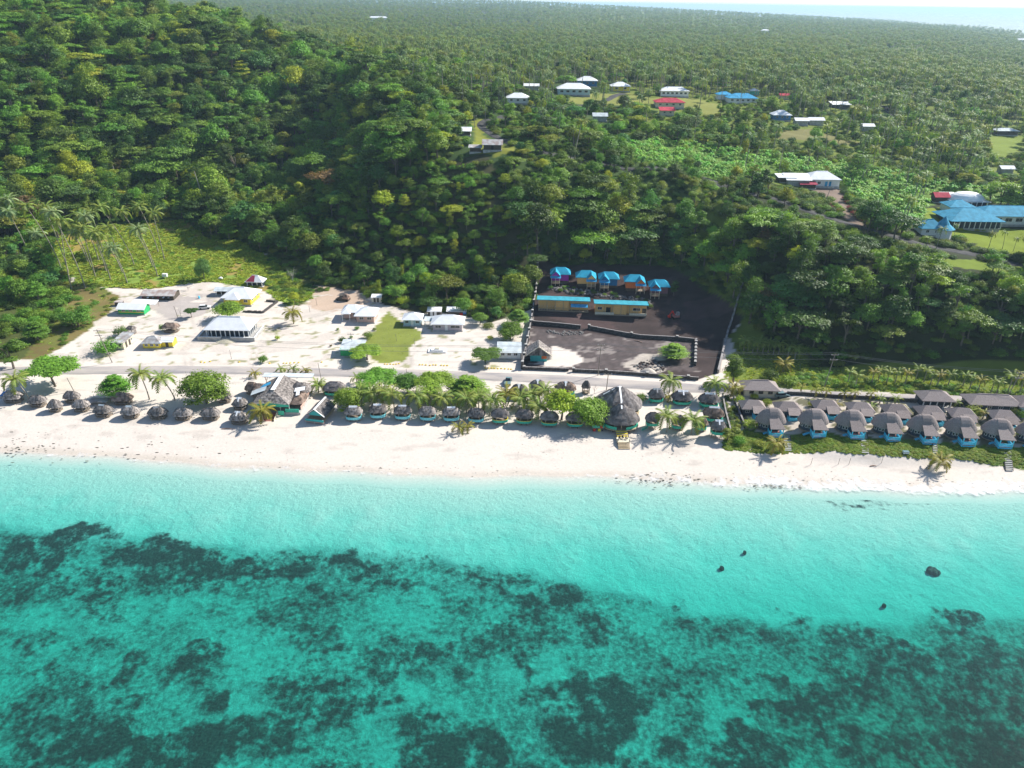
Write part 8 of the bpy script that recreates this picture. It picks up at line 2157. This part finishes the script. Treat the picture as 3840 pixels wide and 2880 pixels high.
pole_px('thin pole on the village lawn', pc, 796, 746, 794, 690, arms=0, r_=.06, name='lawn_post')
pole_px('second thin pole on the village lawn, nearer its middle', pc, 644, 716, 640, 655, arms=0, r_=.06, name='lawn_post')
pole_px('goal like post on the sand beyond the short palm', pb, 1322, 415, 1316, 360, arms=0, r_=.08, name='goal_post')
pole_px('second post on the sand beyond the short palm', pb, 1262, 470, 1258, 420, arms=0, r_=.08, name='goal_post')
def wire(label, a, b_, off):
    a, b_ = a + Vector(off), b_ + Vector(off); L_ = (b_ - a).length; pts = []
    for k in range(15):
        f_ = k / 14; q = a.lerp(b_, f_); q.z -= 4 * f_ * (1 - f_) * L_ * .018; pts.append(q)
    tag(MB().tube(pts, .035, 4).build('power_line', M['cable']), label, 'wire', 'power lines along the road')
far_r = A3 + Vector((75, -12, 0)); far_l = A0 + Vector((-75, 6, 0))
for nm, a, b_ in (('between the leaning pole and the lot pole', A0, A1), ('between the lot pole and the verge pole', A1, A2), ('between the verge pole and the pavilion pole', A2, A3), ('running past the pavilion pole out of view', A3, far_r)):
    for wn_, off in (('upper seaward', (0, -.5, .2)), ('upper inland', (0, .5, .2)), ('lower', (0, 0, -1.6))):
        wire('%s power line %s' % (wn_, nm), a, b_, off)
def beach_stair(label, conv, x0, y0, x1, y1, n, w=1.7):
    a, b_ = put(conv, x0, y0), put(conv, x1, y1)
    t = thing('beach_stair', label, 'stair', b_, 0, 'stairs from the cottages to the beach')
    sm_ = MB().box(-w / 2, w / 2, -.16, .16, -.12, .05).mesh('step', M['concrete'])
    for k in range(n):
        f_ = k / (n - 1); x_, y_ = a[0] + (b_[0] - a[0]) * f_, a[1] + (b_[1] - a[1]) * f_
        z_ = max(a[2] + .25 + (b_[2] - a[2]) * f_, gz(x_, y_) + .08)
        link('step', sm_, t, (x_ - b_[0], y_ - b_[1], z_ - b_[2]))
    for s in (-1, 1):
        MB().tube([(a[0] - b_[0] + s * w * .55, a[1] - b_[1], a[2] - b_[2] + .3), (s * w * .55, 0, .05)], .13, 5).build('stringer', M['dark_wood'], t)
beach_stair('beach stair through the hedge by the third cottage', pf, 525, 1215, 542, 1365, 13)
beach_stair('beach stair through the hedge by the seventh cottage', pf, 1722, 1310, 1768, 1470, 15)
beach_stair('beach stair beside the stout low beach palm', pe, 1232, 1520, 1245, 1632, 10)
beach_stair('narrow short stair between the fifth and sixth cottages', pf, 1118, 1290, 1128, 1370, 7, 1.0)

def vehicle(name, label, cat, p, rot, body, L_=4.2, W_=1.75, H_=1.5, pickup=False, group=None):
    t = thing(name, label, cat, p, rot, group); h = W_ / 2
    prof = [(-L_ / 2, .35), (L_ / 2, .35), (L_ / 2, .75), (L_ / 2 - .9, .92), (-L_ / 2 + .1, .95)]
    mb = MB(); n = len(prof); vs = [(x, -h, z) for x, z in prof] + [(x, h, z) for x, z in prof]
    mb.add(vs, [tuple(range(n)), tuple(reversed(range(n, 2 * n)))] + [(k, n + k, n + (k + 1) % n, (k + 1) % n) for k in range(n)]); mb.build('body', M[body], t)
    a, b_ = (-.4 if pickup else -L_ / 2 + .25), L_ / 2 - 1.1
    hh = h - .08
    mb = MB(); mb.add([(a, -hh, .93), (b_, -hh, .9), (b_, hh, .9), (a, hh, .93), (a + .35, -hh + .15, H_ - .05), (b_ - .6, -hh + .15, H_ - .05), (b_ - .6, hh - .15, H_ - .05), (a + .35, hh - .15, H_ - .05)], [(0, 1, 5, 4), (1, 2, 6, 5), (2, 3, 7, 6), (3, 0, 4, 7)]); mb.build('window_band', M['glass'], t)
    MB().box(a + .33, b_ - .58, -hh + .13, hh - .13, H_ - .05, H_).build('roof', M[body], t)
    wm_ = MB().tube([(0, -.11, 0), (0, .11, 0)], .33, 12).mesh('wheel', M['rubber'])
    for x_ in (-L_ / 2 + .8, L_ / 2 - .8):
        for y_ in (-h + .05, h - .05): link('wheel', wm_, t, (x_, y_, .33))
    for y_ in (-h + .3, h - .3): MB().box(L_ / 2 - .02, L_ / 2 + .03, y_ - .17, y_ + .17, .55, .7).build('headlight', M['white'], t)
    return t
vehicle('parked_car', 'white car parked beside the little leaning tree', 'car', put(pb, 378, 448), .25, 'car_white')
vehicle('parked_pickup', 'dark pickup parked at the road edge behind the golden palm', 'pickup', put(pd, 236, 1068), 1.45, 'car_teal', 4.8, 1.8, 1.7, True)
vehicle('parked_car', 'pale teal car parked beside the beige house', 'car', put(pe, 1188, 1192), .1, 'car_teal', 4.3)
vehicle('parked_car', 'dark car in the shade of the upland house by the road bend', 'car', up(pg, 805, 415, 1), .4, 'navy')
p = put(pc, 195, 370); t = vehicle('old_truck', 'old truck heaped with brown scrap on the village sand', 'truck', p, 2.9, 'dark_wood', 5.2, 2.1, 2.1, True)
MB().box(-2.5, -.1, -1.0, 1.0, .95, 1.5).build('cargo_bed', M['dead_wood'], t); MB().rings([[(x - 1.3, y, z_) for x, y in outline(1.3 * k, 1.1 * k, 12)] for k, z_ in ((1, 1.5), (.95, 2.1), (.5, 2.7))]).build('load', M['thatch_brown'], t)
x_, y_, z_ = hit(*pe(300, 525)); t = thing('excavator', 'small excavator with bright red arm on the dark terrace', 'excavator', (x_, y_, z_), .3)
for s in (-1, 1): MB().box(-1.3, 1.3, s * .75 - .25, s * .75 + .25, 0, .6).build('track', M['rubber'], t)
MB().box(-1.0, 1.0, -.9, .9, .65, 1.4).build('body', M['red_wood'], t); MB().box(-.1, .9, -.85, .1, 1.4, 2.5).build('cab', M['grey_tin'], t)
MB().tube([(-.6, .2, 1.3), (-1.6, .2, 2.9)], .24, 6).build('boom', M['red_paint'], t); MB().tube([(-1.6, .2, 2.9), (-2.5, .2, 1.3)], .2, 6).build('arm', M['red_paint'], t); MB().box(-2.9, -2.2, -.3, .7, .6, 1.3).build('bucket', M['red_paint'], t)

YS = 'yellow painted stones along the road'
for cv, row, nm in ((pb, [(345, 890), (375, 892), (420, 884), (665, 889), (920, 899), (1040, 898), (1065, 898), (1095, 896), (1130, 894), (1165, 894), (1360, 894)], 'in front of the meeting hall'), (pc, [(545, 906), (567, 908), (592, 906), (618, 908), (641, 905), (664, 902)], 'at the foot of the lawn'),
        (pc, [(838, 912), (862, 912), (890, 915), (925, 918), (952, 915), (975, 917), (1020, 920), (1045, 922), (1070, 922)], 'before the lilac house yard'), (pd, [(45, 940), (72, 940), (98, 940), (122, 942), (150, 944), (180, 944), (210, 946), (240, 948), (262, 950)], 'below the pale sloping roof')):
    for k, (X, Y) in enumerate(row):
        o = link('marker_stone', rk[k % 4].mesh('marker_stone', M['yellow_rock']), None, put(cv, X, Y), k * 1.1); o.scale = (.62, .55, .6)
        tag(o, 'yellow painted stone %s, %s in its row' % (nm, ORD[k]), 'stone', YS)
# odds and ends
tag(MB().tube([(0, 0, 0), (0, 0, .9)], .32, 12).build('barrel', M['porch_blue'], None, loc=put(pb, 332, 364)), 'bright blue barrel beside the tin shed', 'barrel')
t = thing('water_tank', 'small white water tank on legs at the meadow edge', 'tank', put(pb, 50, 205)); MB().box(-.9, .9, -.6, .6, .6, 1.8).build('tank_body', M['white'], t)
for a_ in (-.75, .75):
    for c_ in (-.45, .45): MB().box(a_ - .07, a_ + .07, c_ - .07, c_ + .07, -.1, .6).build('leg', M['dark_wood'], t)
o = link('white_rock', ROCKM[1].copy(), None, put(pb, 515, 212)); o.data.materials[0] = M['marble']; o.scale = (1.8, 1.8, 2.2); tag(o, 'white boulder on the grass above the grey tin shelter', 'rock')
t = thing('flat_shelter', 'low flat tin shelter between beach huts', 'shelter', put(pa, 845, 1250, .8)); MB().box(-2.6, 2.6, -1.3, 1.3, 1.0, 1.08).build('roof', M['old_tin'], t)
for a_ in (-2.3, 2.3):
    for c_ in (-1.1, 1.1): MB().box(a_ - .06, a_ + .06, c_ - .06, c_ + .06, -.1, 1.0).build('post', M['wood'], t)
for k, (cv, X, Y, L_, rz, lab) in enumerate([(pb, 570, 1452, 3.2, .0, 'long driftwood log on the sand below the rounded hut'), (pf, 1232, 1432, 2.4, -.05, 'dark plank lying on the beach past the leaning palm'), (pf, 620, 1436, 1.6, .1, 'thin stick on the beach below the third cottage'), (pd, 1330, 720, 3.0, -.6, 'pale curved log on the gravel lot')]):
    x_, y_, z_ = put(cv, X, Y); tag(MB().tube([(-L_ / 2, 0, .1), (0, .12, .16), (L_ / 2, 0, .1)], [.13, .15, .08], 6).build('driftwood_log', M['dead_wood'], None, loc=(x_, y_, z_), rotz=rz), lab, 'log')
p = put(pf, 880, 1370); t = thing('cool_box', 'white box at the hedge foot on the beach', 'box', p); MB().box(-.7, .7, -.4, .4, 0, .55).build('box_body', M['white'], t); MB().box(-.74, .74, -.44, .44, .552, .7).build('box_cover', M['car_teal'], t)
for k in range(5):
    x_, y_, z_ = put(pf, (95, 325, 415, 685, 1275)[k], 1420); t = thing('beach_marker', 'thin marker stick in the sand below the %s cottage' % ('second', 'third', 'third and fourth', 'fourth', 'sixth')[k], 'stick', (x_, y_, z_), 0, 'marker sticks on the beach'); MB().tube([(0, 0, -.2), (.1, 0, 1.9)], .05, 5).build('stick', M['wood'], t)
p = put(pe, 70, 975); tag(MB().rings([[(x, y, z_) for x, y in outline(2.6 * k, 1.9 * k, 16)] for k, z_ in ((1, -.1), (.7, .55), (.38, 1.05), (.05, 1.35))]).build('sand_heap', mat('sand_heap', (.52, .46, .40), .95, .12, 2, .4), None, loc=p, smooth=True), 'heap of pale sand by the roadside wall', 'heap')
